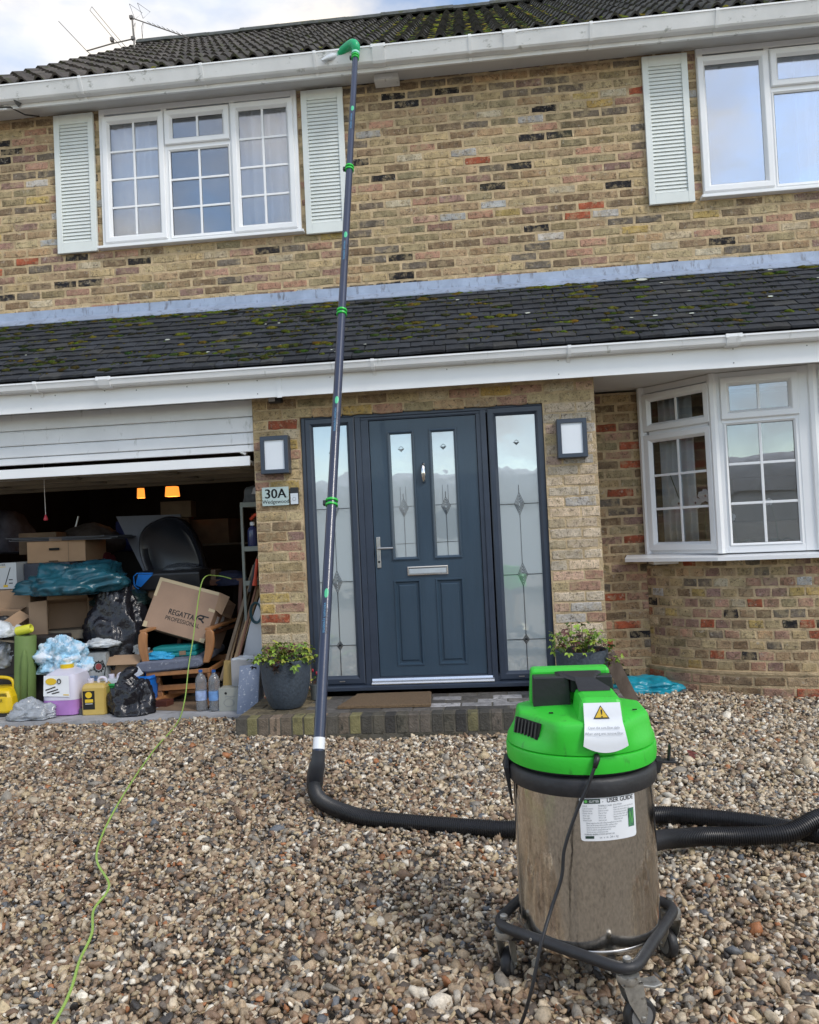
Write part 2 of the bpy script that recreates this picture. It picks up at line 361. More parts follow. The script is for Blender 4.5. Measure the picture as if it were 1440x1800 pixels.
# porch wall round the front door
def porch_w(c): return W_RP if c.x > .40 else W_LP
wall_courses(house, 'brick_wall', (-1.686, 0, 0), (1, 0, 0), 2.496, 0, 2.345, [(-1.332+1.686, .442+1.686, -.1, 2.185)], W_LP, rg, thick=.12, H=.065, Lb=.215, gap=.010, maxn=260, wfn=porch_w, bond=.1075)
# returns of the porch (towards the garage and towards the bay)
wall_courses(house, 'brick_wall', (.81, .004, 0), (0, 1, 0), .71, 0, 2.34, [], W_REC, rg, thick=.10, maxn=60)
m = MB(); m.box(-1.686, -1.58, .125, 5.0, 0, 2.33); m.build('inner_wall', M_MORTAR, house)
# recess wall between porch and bay
wall_courses(house, 'brick_wall', (.812, .722, 0), (1, 0, 0), .445, 0, 2.33, [], W_REC, rg, thick=.2, maxn=120, bond=.06, Lb=.205, gap=.018, H=.060)

wall_courses(house, 'brick_wall', (3.46, .722, 0), (1, 0, 0), XR-3.46, 0, 2.33, [], W_REC, rg, thick=.2, maxn=0, Lb=.205, gap=.018, H=.060)
# curved bay wall
BAY = [(1.243, .725), (1.34, .60), (1.50, .455), (1.70, .335), (1.95, .235), (2.25, .17), (2.6, .15), (2.95, .22), (3.2, .36), (3.38, .54), (3.46, .725)]
def bay_path(n=90):
    P = [Vector((x, y, 0)) for x, y in BAY]; out_ = []
    for i in range(len(P)-1):
        p0, p1, p2, p3 = P[max(i-1, 0)], P[i], P[i+1], P[min(i+2, len(P)-1)]
        for k in range(8):
            t = k/8; out_.append(.5*((2*p1)+(p2-p0)*t+(2*p0-5*p1+4*p2-p3)*t*t+(3*p1-p0-3*p2+p3)*t**3))
    out_.append(P[-1]); return out_
BP = bay_path(); BL = [0]
for a, b in zip(BP, BP[1:]): BL.append(BL[-1]+(b-a).length)
def bay_at(s):
    for i in range(len(BL)-1):
        if s <= BL[i+1] or i == len(BL)-2:
            t = (s-BL[i])/(BL[i+1]-BL[i]); p = BP[i].lerp(BP[i+1], t); d = (BP[i+1]-BP[i]).normalized(); return p, d
mb = MB()
def bay_sheet(mb, off, zb, zt, dep=.2):
    rings = []
    for i, p in enumerate(BP):
        d = (BP[min(i+1, len(BP)-1)]-BP[max(i-1, 0)]).normalized(); n_ = Vector((d.y, -d.x, 0))
        f_, b_ = p+n_*off, p-n_*dep; rings.append([(f_.x, f_.y, zb), (b_.x, b_.y, zb), (b_.x, b_.y, zt), (f_.x, f_.y, zt)])
    mb.loft(rings)
bay_sheet(mb, -.003, .165, 1.03); bay_sheet(mb, .022, -.02, .162)
bay = mb.build('brick_wall', M_MORTAR, house, smooth=30)
mb = MB(); bay_sheet(mb, .030, .150, .1685, .1); mb.build('plinth_ledge', M_MORTAR, bay, smooth=30)
bricks = []
for r_ in range(13):
    low = r_ < 2; z = (-.005+r_*.078) if low else .175+(r_-2)*.0765
    Lb = .20 if low else .098; gp = .014; s = -(.055 if r_ % 2 else 0)
    while s < BL[-1]-.1:
        a = max(s, .004); b = s+Lb
        if b-a > .03:
            p, d = bay_at((a+b)/2)
            if inview(p+Vector((0, 0, z)), .25): bricks.append((a, b, z, p, d, low))
        s += Lb+gp
for i, (a, b, z, p, d, low) in enumerate(bricks):
    n_ = Vector((d.y, -d.x, 0)); o_ = p-d*(b-a)/2+n_*(.026 if low else .0)
    T = Matrix(((d.x, -n_.x, 0, o_.x), (d.y, -n_.y, 0, o_.y), (0, 0, 1, z), (0, 0, 0, 1)))
    key = ((round(b-a, 2), .06), rg.randrange(6))
    if key not in FULL: vs, fs = brick_mesh(key[0][0], .06, rg); FULL[key] = MB().add(vs, fs).mesh('brick', M_BRICK)
    link('brick', FULL[key], bay, T, pick(rg, dict(red=4, brown=9, tan=9, pink=9, mauve=4) if low else W_BAY))

# body of the house behind, so that no light leaks
m = MB(); m.box(XL, XL+.2, .95, 8.2, 0, 5.1); m.box(XR-.2, XR, .95, 8.2, 0, 5.1); m.box(XL, XR, 8.0, 8.2, 0, 5.1)
m.box(XL+.2, XR-.2, .942, 8.0, 2.62, 2.78); m.box(XL+.2, XR-.2, 5.0, 5.1, 0, 2.6); m.box(.6, .7, .95, 5.0, 0, 2.6)
m.box(XL+.2, XR-.2, 4.2, 4.3, 2.8, 5.05); m.box(-1.0, -.9, .95, 4.2, 2.8, 5.05)
m.build('inner_wall', M_ROOM, house)
m = MB(); m.box(XL+.02, XR-.02, .95, 8.0, 5.06, 5.12); m.build('ceiling', M_ROOM, house)

# lean-to roof over garage, porch and bay
E0, E1 = Vector((0, -.235, 2.535)), Vector((0, .712, 3.262)); SL = (E1-E0).length; sdir = (E1-E0).normalized(); snrm = Vector((0, -sdir.z, sdir.y))
m = MB(); m.prism([(E0.y+.03, E0.z-.012), (E1.y, E1.z-.03), (E1.y, E1.z-.06), (E0.y+.03, E0.z-.045)], XL, XR); lean = m.build('roof', M_DARK, house)
def tilt(ang): return Matrix.Rotation(ang, 4, 'X')
TB = Matrix(((1, 0, 0, 0), (0, sdir.y, snrm.y, 0), (0, sdir.z, snrm.z, 0), (0, 0, 0, 1)))
tile_v = []
for k in range(8):
    r2 = random.Random(k); n_ = 5; top = []; bot = []; L_ = .15; W_ = .160
    f0 = [(W_*i/(n_-1)-W_/2, r2.uniform(-.004, .004), .017+.0035*math.cos(math.pi*(i/(n_-1)-.5))+r2.uniform(-.001, .0015)) for i in range(n_)]
    b0 = [(W_*i/(n_-1)-W_/2, L_, .004) for i in range(n_)]
    f1 = [(x, y+.001, 0.0) for x, y, z in f0]; b1 = [(x, y, -.004) for x, y, z in b0]
    fs = []
    for i in range(n_-1): fs += [(i, i+1, n_+i+1, n_+i), (i+1, i, 2*n_+i, 2*n_+i+1), (3*n_+i, 3*n_+i+1, 2*n_+i+1, 2*n_+i)]
    fs += [(0, n_, 3*n_, 2*n_), (n_-1, 3*n_-1, 4*n_-1, 2*n_-1)]
    tile_v.append((f0+b0+f1+b1, fs))
tile_m = [MB().add(*t).mesh('roof_tile', M_TILE) for t in tile_v]
tl = []; EXPO = SL/13.2
for r_ in range(13):
    x = XL+(.0825 if r_ % 2 else 0)
    while x < XR:
        p = E0+sdir*(r_*EXPO)+Vector((x, 0, 0))
        if inview(p, .3): tl.append((p, r_))
        x += .1655
tl.sort(key=lambda t: (not inview(t[0], 0), (t[0]-cam_pos).length))
rest = MB()
for i, (p, r_) in enumerate(tl):
    g_ = rg.uniform(.7, 1.35); c = (.021*g_, .024*g_, .030*g_) if rg.random() > .1 else (.036*g_, .036*g_, .036*g_)
    T = Matrix.Translation(p+Vector((rg.uniform(-.002, .002), 0, rg.uniform(-.001, .002)))) @ TB @ Matrix.Rotation(rg.uniform(-.022, .022), 4, 'Z') @ Matrix.Rotation(rg.uniform(-.03, .006), 4, 'X')
    k = rg.randrange(8)
    if i < 300: link('roof_tile', tile_m[k], lean, T, c)
    else: rest.col = c; rest.add([T @ Vector(v) for v in tile_v[k][0]], tile_v[k][1])
r = rest.build('roof_tiling', M_TILEA, lean, fix=False); r['kind'] = 'stuff'

# main roof: bold double rolled tiles
G0, G1 = Vector((0, .40, 5.125)), Vector((0, 4.0, 7.70)); gd = (G1-G0).normalized(); gn = Vector((0, -gd.z, gd.y)); GL = (G1-G0).length
VX = -4.12
m = MB(); m.prism([(G0.y, G0.z-.02), (G1.y, G1.z-.02), (7.6, 5.1), (7.5, 5.06), (G1.y, G1.z-.09), (G0.y+.03, G0.z-.06)], VX+.06, XR); mroof = m.build('roof', M_DARK, house)
m = MB(); m.add([(VX+.08, .72, 5.0), (VX+.08, 7.4, 5.0), (VX+.08, 4.0, 7.6)], [(0, 1, 2)]); m.add([(VX+.28, .9, 5.0), (VX+.28, 7.4, 5.0), (VX+.28, 4.0, 7.6)], [(0, 1, 2)]); m.build('gable_wall', M_MORTAR, house)
PX, PE = .300, .262; NP = 13
def pz(t):
    a = (t % .5)*2; return .044*max(0, math.sin(math.pi*min(a/.62, 1)))**1.1 if a < .62 else .002
pan_v = []
for k in range(6):
    r2 = random.Random(k+50); top = []; L_ = PE+.05
    prof = [(PX*i/NP, pz(i/NP)+r2.uniform(-.0012, .0012)) for i in range(NP+1)]; n_ = NP+1
    f0 = [(x, r2.uniform(-.004, .004), z+.028) for x, z in prof]; b0 = [(x, L_, z+.004) for x, z in prof]; f1 = [(x, y+.002, z-.020) for x, y, z in f0]
    fs = []
    for i in range(NP): fs += [(i, i+1, n_+i+1, n_+i), (i+1, i, 2*n_+i, 2*n_+i+1)]
    fs += [(0, n_, 2*n_)]
    pan_v.append((f0+b0+f1, fs))
pan_m = [MB().add(*t).mesh('roof_tile', M_PAN, smooth=50) for t in pan_v]
PB = Matrix(((1, 0, 0, 0), (0, gd.y, gn.y, 0), (0, gd.z, gn.z, 0), (0, 0, 0, 1))); tl = []
for r_ in range(int(GL/PE)+1):
    x = VX
    while x < XR:
        p = G0+gd*(r_*PE)+Vector((x, 0, 0))
        if inview(p, .3) and r_*PE < GL-.05: tl.append((p, r_))
        x += PX
tl.sort(key=lambda t: (not inview(t[0]+Vector((.15, 0, 0)), 0), (t[0]-cam_pos).length))
rest = MB()
for i, (p, r_) in enumerate(tl):
    g_ = rg.uniform(.7, 1.4); lf = max(0, min(1, (.5-p.x)/4)); c = ((.048+.02*lf)*g_, (.046+.012*lf)*g_, (.042+.008*lf)*g_)
    T = Matrix.Translation(p+Vector((rg.uniform(-.003, .003), 0, rg.uniform(-.002, .004)))) @ PB @ Matrix.Rotation(rg.uniform(-.01, .01), 4, 'Z')
    k = rg.randrange(6)
    if i < 300: link('roof_tile', pan_m[k], mroof, T, c)
    else: rest.col = c; rest.add([T @ Vector(v) for v in pan_v[k][0]], pan_v[k][1])
if rest.v: r = rest.build('roof_tiling', M_PANA, mroof, fix=False, smooth=50); r['kind'] = 'stuff'
x = VX-.02; rm = None
while x < XR:                       # ridge tiles
    if inview((x, 4, 7.74), .3):
        if rm is None:
            q = MB(); q.prism([(-.13, -.045), (-.10, .0), (-.05, .045), (0, .06), (.05, .045), (.10, .0), (.13, -.045), (.11, -.055), (0, .04), (-.11, -.055)], 0, .4515); q.prism([(-.133, -.048), (-.101, .002), (-.051, .047), (0, .0625), (.051, .047), (.101, .002), (.133, -.048)], .0, .05); rm = q.mesh('ridge_tile', M_PAN)
        link('ridge_tile', rm, mroof, Matrix.Translation((x, 4.0, 7.745+rg.uniform(-.006, .006))), (.07, .075, .07))
    x += .45

# fascias, soffits, gutters
def U(y0, y1, z0, z1, t=.004, sl=.0):       # open gutter section, front lip rolled
    return [(y0-.006, z1), (y0-.006, z1-.012), (y0, z1-.014), (y0+sl, z0+.012), (y0+sl+.014, z0), (y1, z0), (y1, z1), (y1-t, z1), (y1-t, z0+t), (y0+sl+.014, z0+t), (y0+sl+t, z0+.014), (y0+t, z1-.01), (y0+t, z1)]
def gutter(y0, y1, z0, z1, sl, brk, joints, wide, m_):
    q = MB(); q.prism(U(y0, y1, z0, z1, sl=sl), XL, XR); g_ = q.build('gutter', m_, house)
    for x in brk:
        q = MB(); q.prism([(y0-.010, z1+.004), (y0-.010, z1-.014), (y0-.003+sl, z0+.008), (y0+sl+.010, z0-.006), (y1-.01, z0-.006), (y1, z0-.035), (y1+.004, z0-.035), (y1+.004, z0), (y1-.01, z0+.001), (y0+sl+.013, z0+.001), (y0+.001, z1-.012), (y0+.004, z1+.004)], x-.012, x+.012); q.build('gutter_bracket', m_, g_)
    for x in joints:
        q = MB(); q.prism([(y0-.011, z1+.006), (y0-.011, z1-.014), (y0-.004+sl, z0+.008), (y0+sl+.010, z0-.007), (y1-.001, z0-.007), (y1-.001, z0+.001), (y0+sl+.013, z0+.001), (y0+.001, z1-.012), (y0+.004, z1+.006)], x-wide, x+wide)
        for e in (-wide, wide): q.box(x+e-.008, x+e+.008, y0-.0125, y0+.004, z1-.020, z1+.0065)
        q.build('gutter_joint', m_, g_)
    return g_
gutter(-.300, -.204, 2.445, 2.505, .012, [-3.9, -3.2, -.73, .62, 2.9], [-2.68, 1.70], .045, M_WHITED2)
gutter(.372, .478, 5.022, 5.135, .035, [-3.12, -2.1, -1.17, .06, .99, 1.93], [-.66, .37], .05, M_WHITED)
m = MB(); m.box(XL, XR, -.20, -.178, 2.305, 2.515); fb = m.build('fascia_board', M_WHITE, house)
for x in (-1.42, ): m = MB(); m.box(x-.018, x+.018, -.206, -.1995, 2.298, 2.46); m.build('cover_strip', M_WHITE, fb)
m = MB()
for x in (-3.29, -3.1, -2.72, -2.48, -2.1, -1.79, -1.58, -1.05, -.22, .55, 1.32, 1.72, 2.2):
    for z in ((2.43, 2.335) if x in (-3.29, -2.72, -1.58, .55, 1.72) else (2.42,)): m.box(x-.003, x+.003, -.203, -.1995, z-.004, z+.004)
q = m.build('nail_heads', mat('nail grey', (.2, .2, .2), .5), fb); q['kind'] = 'stuff'
m = MB(); m.box(-1.70, XR, -.177, 1.0, 2.348, 2.364); m.build('soffit_board', M_SOFFIT, house)
m = MB(); m.box(XL, XR, .480, .502, 4.99, 5.125); fb2 = m.build('fascia_board', M_WHITED, house)
for x in (-3.83, .60): m = MB(); m.box(x-.016, x+.016, .474, .4795, 4.985, 5.09); m.build('cover_strip', M_WHITED, fb2)
m = MB(); m.box(XL, XR, .502, .735, 5.038, 5.052); sf = m.build('soffit_board', M_SOFFIT, house)
m = MB(); m.box(-.73, -.53, .60, .712, 4.985, 5.037); m.box(-.69, -.58, .592, .600, 5.0, 5.03); m.build('soffit_vent', M_WHITED, sf)
# lead flashing in lapped lengths
x = XL; k = 0
while x < XR:
    ln = rg.uniform(1.15, 1.5); a = x; b = min(x+ln, XR); q = MB(); n_ = 22; rings = []
    for i in range(n_+1):
        t = a+(b-a+.03)*i/n_; wv = lambda s: .005*mnoise.noise(Vector((t*4, s*7+k, 0)))
        e = .003*(k % 2)
        rings.append([(t, .722, 3.345+wv(1)), (t, .708-e, 3.343+wv(1)), (t, .704-e+wv(2), 3.275), (t, .655+wv(3)-e, 3.243+wv(4)*.6+e), (t, .600+wv(5), 3.203+e+wv(6)), (t, .602, 3.196+e), (t, .722, 3.262)])
    q.loft(rings); q.build('lead_flashing', M_LEAD, house, smooth=40); x = b; k += 1

# ------------------------------------------------------------------ windows
def LT(O, u):
    u = unit(u); n_ = u.cross(Vector((0, 0, 1))); O = Vector(O)
    return Matrix(((u.x, -n_.x, 0, O.x), (u.y, -n_.y, 0, O.y), (0, 0, 1, O.z), (0, 0, 0, 1)))
M_GASK = mat('black gasket', (.02, .02, .02), .6, var=0, bump=0)
def window(T, W, z0, z1, lights, glass, mull=(), trans=(), label=None, jl=.05, jr=.05):
    q = MB(T); q.box(0, jl, 0, .07, z0, z1); q.box(W-jr, W, 0, .07, z0, z1); q.box(jl, W-jr, 0, .07, z0, z0+.05); q.box(jl, W-jr, 0, .07, z1-.05, z1)
    for x0, x1 in mull: q.box(x0, x1, .001, .069, z0+.05, z1-.05)
    for x0, x1, za, zb in trans: q.box(x0, x1, .002, .068, za, zb)
    win = q.build('window', M_WHITE, house, bevel=.003)
    if label: win['label'] = label
    for (x0, x1, za, zb, opening, nx, nz) in lights:       # x0..zb is the glass
        par = win
        if opening:
            s_ = MB(T); e = .062; s_.ring(x0-e, x1+e, za-e, zb+e, [(0, .004), (0, -.016), (.006, -.022), (.040, -.022), (.046, -.018), (.060, .004), (.064, .010)]); par = s_.build('sash', M_WHITE, win)
        else:
            s_ = MB(T); s_.ring(x0-.042, x1+.042, za-.042, zb+.042, [(0, .008), (0, .0035), (.022, .0035), (.023, -.004), (.027, -.007), (.039, .003), (.043, .012)]); par = s_.build('glazing_bead', M_WHITE, win)
        k = MB(T); k.ring(x0-.002, x1+.002, za-.002, zb+.002, [(0, .0085), (.004, .0085), (.004, .012)]); k.build('gasket', M_GASK, win)
        p = MB(T); p.box(x0-.003, x1+.003, .011, .017, za-.003, zb+.003); p.build('pane', glass, win)
        for i in range(1, nx):
            xc = x0+(x1-x0)*i/nx; b = MB(T); b.box(xc-.0095, xc+.0095, .0015, .010, za, zb); b.build('glazing_bar', M_WHITE, win, bevel=.003)
        for i in range(1, nz):
            zc = za+(zb-za)*i/nz; b = MB(T); b.box(x0, x1, .0025, .0095, zc-.0095, zc+.0095); b.build('glazing_bar', M_WHITE, win, bevel=.003)
    return win
WT = LT((-3.128, .700, 0), (1, 0, 0))
window(WT, 1.723, 3.845, 5.036, [(.092, .512, 3.935, 4.898, True, 2, 4), (.645, 1.083, 4.728, 4.900, True, 2, 1), (.622, 1.122, 3.888, 4.612, False, 2, 3), (1.222, 1.632, 3.932, 4.904, True, 2, 4)], M_GLASSU,
       mull=((.55, .60), (1.145, 1.19)), trans=((.60, 1.145, 4.625, 4.67),), label='white upstairs window with small square panes between two louvred shutters')
WT2 = LT((1.845, .700, 0), (1, 0, 0))
window(WT2, 1.70, 3.845, 5.036, [(.064, .483, 3.935, 4.900, True, 1, 1), (.622, 1.08, 4.728, 4.905, True, 1, 1), (.580, 1.12, 3.890, 4.612, False, 1, 1), (1.21, 1.63, 3.932, 4.904, True, 1, 1)], M_GLASSV,
       mull=((.52, .565), (1.13, 1.17)), trans=((.565, 1.13, 4.625, 4.67),), label='white upstairs window with plain undivided panes reflecting the sky')
for x0, x1 in ((-3.16, -1.38), (1.82, 3.57)):
    q = MB(); q.box(x0, x1, .655, .80, 3.822, 3.8445); q.build('window_sill', M_WHITE, house, bevel=.004)
# bay window: three facets
A, B, C_, D_ = Vector((1.268, .665, 0)), Vector((1.685, .215, 0)), Vector((2.335, .095, 0)), Vector((3.04, .21, 0)); E_B = Vector((3.45, .665, 0))
M_GLASSL = glass_mat('side window glass', (.93, .95, .96), .05)
def facet(P, Q, lights, **k): window(LT(P, Q-P), (Q-P).length, 1.035, 2.345, lights, M_GLASSL if P is A else M_GLASS, **k)
fl = (B-A).length
facet(A, B, [(.075, fl-.085, 2.055, 2.225, True, 2, 1), (.075, fl-.085, 1.125, 1.905, True, 2, 3)], trans=((.05, fl-.05, 1.965, 2.0),), label='left slanting facet of the bay window, curtain and orchids behind it', jl=.03, jr=.03)
fl = (C_-B).length
facet(B, C_, [(.112, fl-.155, 2.062, 2.245, True, 2, 1), (.085, fl-.135, 1.105, 1.960, False, 2, 3)], trans=((.05, fl-.05, 1.975, 2.005),), jr=.10, label='middle facet of the bay window with six lower panes')
fl = (D_-C_).length
facet(C_, D_, [(.105, fl-.12, 2.062, 2.245, True, 2, 1), (.085, fl-.085, 1.105, 1.960, False, 2, 3)], trans=((.05, fl-.05, 1.975, 2.005),), label='right facet of the bay window, cut by the picture edge')
fl = (E_B-D_).length
facet(D_, E_B, [(.075, fl-.085, 2.055, 2.225, True, 2, 1), (.075, fl-.085, 1.125, 1.905, True, 2, 3)], trans=((.05, fl-.05, 1.965, 2.0),), label='far slanting facet of the bay window, outside the picture', jl=.03, jr=.03)
q = MB()
for p in (A, B, C_, D_, E_B):
    q.lathe([(.034, 1.035), (.034, 2.345)], (p.x, p.y+.012, 0), 8)
q.build('window_post', M_WHITE, house, smooth=40)
q = MB(); rings = []
for p, n_ in ((Vector((1.06, .56, 0)), Vector((0, 0, 0))), (B+Vector((-.05, -.075, 0)), 0), (C_+Vector((0, -.085, 0)), 0), (D_+Vector((.03, -.085, 0)), 0), (E_B+Vector((.10, -.06, 0)), 0)):
    rings.append([(p.x, p.y, .985), (p.x, p.y, 1.012), (p.x+.05, p.y+.16, 1.034), (p.x+.05, p.y+.3, 1.034), (p.x+.05, p.y+.3, .99)])
rings[0] = [(1.06, .585, .985), (1.06, .585, 1.012), (1.10, .719, 1.034), (1.10, .7195, 1.034), (1.10, .7195, .985)]
rings[-1] = [(3.63, .585, .985), (3.63, .585, 1.012), (3.60, .719, 1.034), (3.60, .7195, 1.034), (3.60, .7195, .985)]
q.loft(rings); q.build('window_sill', M_WHITE, house)
m = MB(); m.box(1.26, 3.44, .5, .98, .96, .985); m.build('window_board', M_WHITE, house)
q = MB(); q.box(.9, 5.0, 2.9, 2.95, 0, 2.6); q.build('inner_wall', mat('living room wall', (.14, .12, .10), .9, bump=0), house)

# ------------------------------------------------------------------ shutters
slat_q = MB(); sw = .255; slat_q.prism([(-.006, -.0105), (-.003, -.0125), (.0035, .0172), (.0080, .0175), (.0088, .010)], 0, sw); slat_me = slat_q.mesh('slat', M_SHUTTER)
for i, (x0, z0, z1, lb) in enumerate(((-3.527, 3.815, 5.012, 'louvred shutter left of the small paned window'), (-1.362, 3.805, 5.012, 'louvred shutter between the small paned window and the bare brick'), (1.421, 3.808, 5.006, 'louvred shutter beside the plain window'))):
    q = MB(); W_ = .353; y = .682
    q.box(x0, x0+.049, y, .712, z0, z1); q.box(x0+W_-.049, x0+W_, y, .712, z0, z1); q.box(x0+.049, x0+W_-.049, y, .712, z0, z0+.085); q.box(x0+.049, x0+W_-.049, y, .712, z1-.085, z1); q.box(x0+.045, x0+W_-.045, .7035, .710, z0+.08, z1-.08)
    sh = q.build('shutter', M_SHUTTER, house, bevel=.003); sh['label'] = lb
    n_ = 34; a, b = z0+.10, z1-.10
    for k in range(n_): link('slat', slat_me, sh, Matrix.Translation((x0+.049, y+.012, a+(b-a)*k/(n_-1))))

# ------------------------------------------------------------------ front door with side lights
Yd = .032
q = MB(); zb, zt = .235, 2.185
q.ring(-1.332, .442, .20, zt, [(0, Yd+.05), (0, Yd), (.004, Yd-.004), (.030, Yd-.004), (.034, Yd+.003), (.050, Yd+.003), (.050, Yd+.05)])
for x0, x1 in ((-.925, -.885), (-.006, .034)): q.box(x0, x1, Yd-.010, Yd+.05, .20, zt-.031)
for x0, x1 in ((-.885, -.826), (-.038, -.006)): q.box(x0, x1, Yd-.001, Yd+.05, .232, zt-.051)
q.box(-.826, -.038, Yd-.001, Yd+.05, 2.128, zt-.051)
dframe = q.build('door_frame', M_ANTHF, house, bevel=.002)
q = MB(); q.prism([(Yd+.06, .205), (-.012, .198), (-.026, .190), (-.026, .168), (-.018, .165), (Yd+.06, .165)], -1.332, .442); q.build('door_sill', M_ANTHF, house)
q = MB(); q.prism([(Yd+.03, .240), (Yd-.004, .240), (Yd-.010, .226), (-.004, .218), (-.012, .209), (-.012, .2035), (Yd+.03, .2065)], -.88, .005); q.build('threshold', mat('aluminium threshold', (.75, .77, .8), .25, metal=.85, var=.08, scale=10, bump=.1, bscale=30, stretch=(.1, 3, 3)), house)
M_CAME = mat('dark lead came', (.02, .022, .025), .4, metal=.3, var=.1); M_CAMEL = mat('pale lead came', (.16, .16, .155), .4, metal=.3, var=.1)
def came(q, pts, wd=.0022, y=0, dep=.0025):
    for (x0, z0), (x1, z1) in zip(pts, pts[1:]):
        d = Vector((x1-x0, z1-z0)); 
        if d.length < 1e-6: continue
        n_ = Vector((-d.y, d.x)).normalized()*wd
        a = [(x0+n_.x, z0+n_.y), (x0-n_.x, z0-n_.y), (x1-n_.x, z1-n_.y), (x1+n_.x, z1+n_.y)]
        q.add([(x, y, z) for x, z in a]+[(x, y-dep, z) for x, z in a], [(4, 5, 6, 7), (0, 1, 5, 4), (1, 2, 6, 5), (2, 3, 7, 6), (3, 0, 4, 7)])
def rhomb(q, x, z, w_, h_, y, nest=3, wd=.0012):
    for k in range(nest):
        f = 1-k*.24; dz = -h_*.10*k
        came(q, [(x, z+h_*f+dz*.2), (x+w_*f, z+dz*.2), (x, z-h_*f+dz*.2), (x-w_*f, z+dz*.2), (x, z+h_*f+dz*.2)], wd, y)
def chevron(q, x, z, y, s_=.020):
    for k in range(3): f = 1-.3*k; came(q, [(x-s_*f, z), (x, z-s_*f), (x+s_*f, z)], .0018, y); 
    came(q, [(x-s_*.8, z+.004), (x, z+s_*.8), (x+s_*.8, z+.004)], .0012, y)
def side(x0, x1, xc, dz, lab):
    q = MB(); q.ring(x0-.062, x1+.062, .268-.062, 2.124+.042, [(0, Yd+.01), (0, Yd-.008), (.008, Yd-.013), (.040, Yd-.013), (.050, Yd-.004), (.060, Yd+.008), (.064, Yd+.02)])
    sp = q.build('side_panel', M_ANTHF, house); sp['label'] = lab
    q = MB(); q.box(x0-.003, x1+.003, Yd+.012, Yd+.02, .266, 2.126); q.build('glass_panel', M_FROST, sp); y = Yd+.0115
    q = MB(); came(q, [(xc, .268), (xc, .488-.03)], .0022, y); came(q, [(xc, .488+.03), (xc, .954-.08)], .0018, y); came(q, [(xc, .954+.08), (xc, 1.463-.08)], .0012, y)
    for z in (.488, .954, 1.463+dz):
        h_ = .03 if z < .6 else .065; came(q, [(x0, z), (xc-(.022 if z < .6 else .033), z)], .002, y); came(q, [(xc+(.022 if z < .6 else .033), z), (x1, z)], .002, y)
    rhomb(q, xc, .488, .023, .034, y, 3); q.box(xc-.008, xc+.008, y-.004, y, .480, .496)
    rhomb(q, xc, .954, .035, .082, y, 4); rhomb(q, xc, 1.463+dz, .035, .082, y, 4); came(q, [(xc, 1.545+dz), (xc, 1.60+dz)], .0015, y)
    chevron(q, xc, 1.91, y); q.build('leading', M_CAME, sp)['kind'] = 'stuff'
    return sp
side(-1.240, -.992, -1.110, .03, 'narrow leaded glass panel left of the door, behind the pole'); side(.108, .384, .246, 0, 'narrow leaded glass panel right of the door')
q = MB()       # the leaf: a slab with openings for two glasses; panels are mitred mouldings
lx0, lx1, lz0, lz1 = -.822, -.042, .252, 2.124; yl = Yd+.012
GL_ = [(-.668, -.518), (-.362, -.207)]; PN = [(-.688, -.502), (-.378, -.190)]
cells_x = [lx0, -.690, -.496, -.384, -.185, lx1]
def slab(q, x0, x1, z0, z1): q.box(x0, x1, yl, yl+.044, z0, z1)
slab(q, lx0, -.693, lz0, lz1); slab(q, -.493, -.387, lz0, lz1); slab(q, -.182, lx1, lz0, lz1)
for x0, x1 in ((-.693, -.493), (-.387, -.182)): slab(q, x0, x1, lz0, .325); slab(q, x0, x1, .950, 1.092); slab(q, x0, x1, 2.040, lz1)
for x0, x1 in ((-.693, -.493), (-.387, -.182)):
    q.ring(x0, x1, 1.092, 2.040, [(0, yl), (.002, yl-.009), (.010, yl-.011), (.020, yl-.004), (.024, yl+.006)])
    q.ring(x0, x1, .325, .950, [(0, yl), (.003, yl-.006), (.012, yl-.006), (.022, yl+.010), (.034, yl+.010), (.040, yl+.003), (.044, yl+.002)], fill=True)
door = q.build('front_door', M_ANTH, house); door['label'] = 'dark blue front door with two leaded glass strips and two moulded panels'
for x0, x1 in ((-.671, -.516), (-.363, -.205)):
    q = MB(); q.box(x0, x1, yl+.006, yl+.012, 1.112, 2.018); q.build('glass_panel', M_FROST, door); xc = (x0+x1)/2; y = yl+.0055; q = MB()
    came(q, [(xc, 1.112), (xc, 1.44)], .0013, y); came(q, [(x0, 1.213), (x1, 1.213)], .0014, y); came(q, [(x0, 1.485), (xc-.03, 1.485)], .0016, y); came(q, [(xc+.03, 1.485), (x1, 1.485)], .0016, y)
    rhomb(q, xc, 1.475, .034, .066, y, 4); came(q, [(xc, 1.54), (xc, 1.58)], .0015, y); came(q, [(xc-.02, 1.5), (xc-.02, 1.63)], .0008, y); came(q, [(xc+.02, 1.5), (xc+.02, 1.63)], .0008, y); chevron(q, xc, 1.91, y, .022)
    q.build('leading', M_CAMEL if x0 < -.5 else M_CAME, door)['kind'] = 'stuff'
q = MB(); q.lathe([(.012, -.115), (.012, -.112), (.013, .112), (.010, .115)], (-.792, yl-.004, 1.157), 10)
q = MB(); q.box(-.806, -.778, yl-.009, yl-.0005, 1.043, 1.271); hp = q.build('handle_plate', M_STEEL, door, bevel=.004)
q = MB(); q.tube([(-.792, yl-.008, 1.188), (-.792, yl-.040, 1.188)], .009, 12); q.tube([(-.796, yl-.043, 1.188), (-.740, yl-.046, 1.187), (-.682, yl-.044, 1.186)], [.008, .009, .0085], 12); q.build('door_handle', M_STEEL, door, smooth=40)
q = MB(); q.lathe([(.009, 0), (.009, .004)], (0, 0, 0), 12); q.v = [Vector((-.792+v.x, yl-.009-v.z, 1.088+v.y)) for v in q.v]; q.build('keyhole', M_BLACK, door)
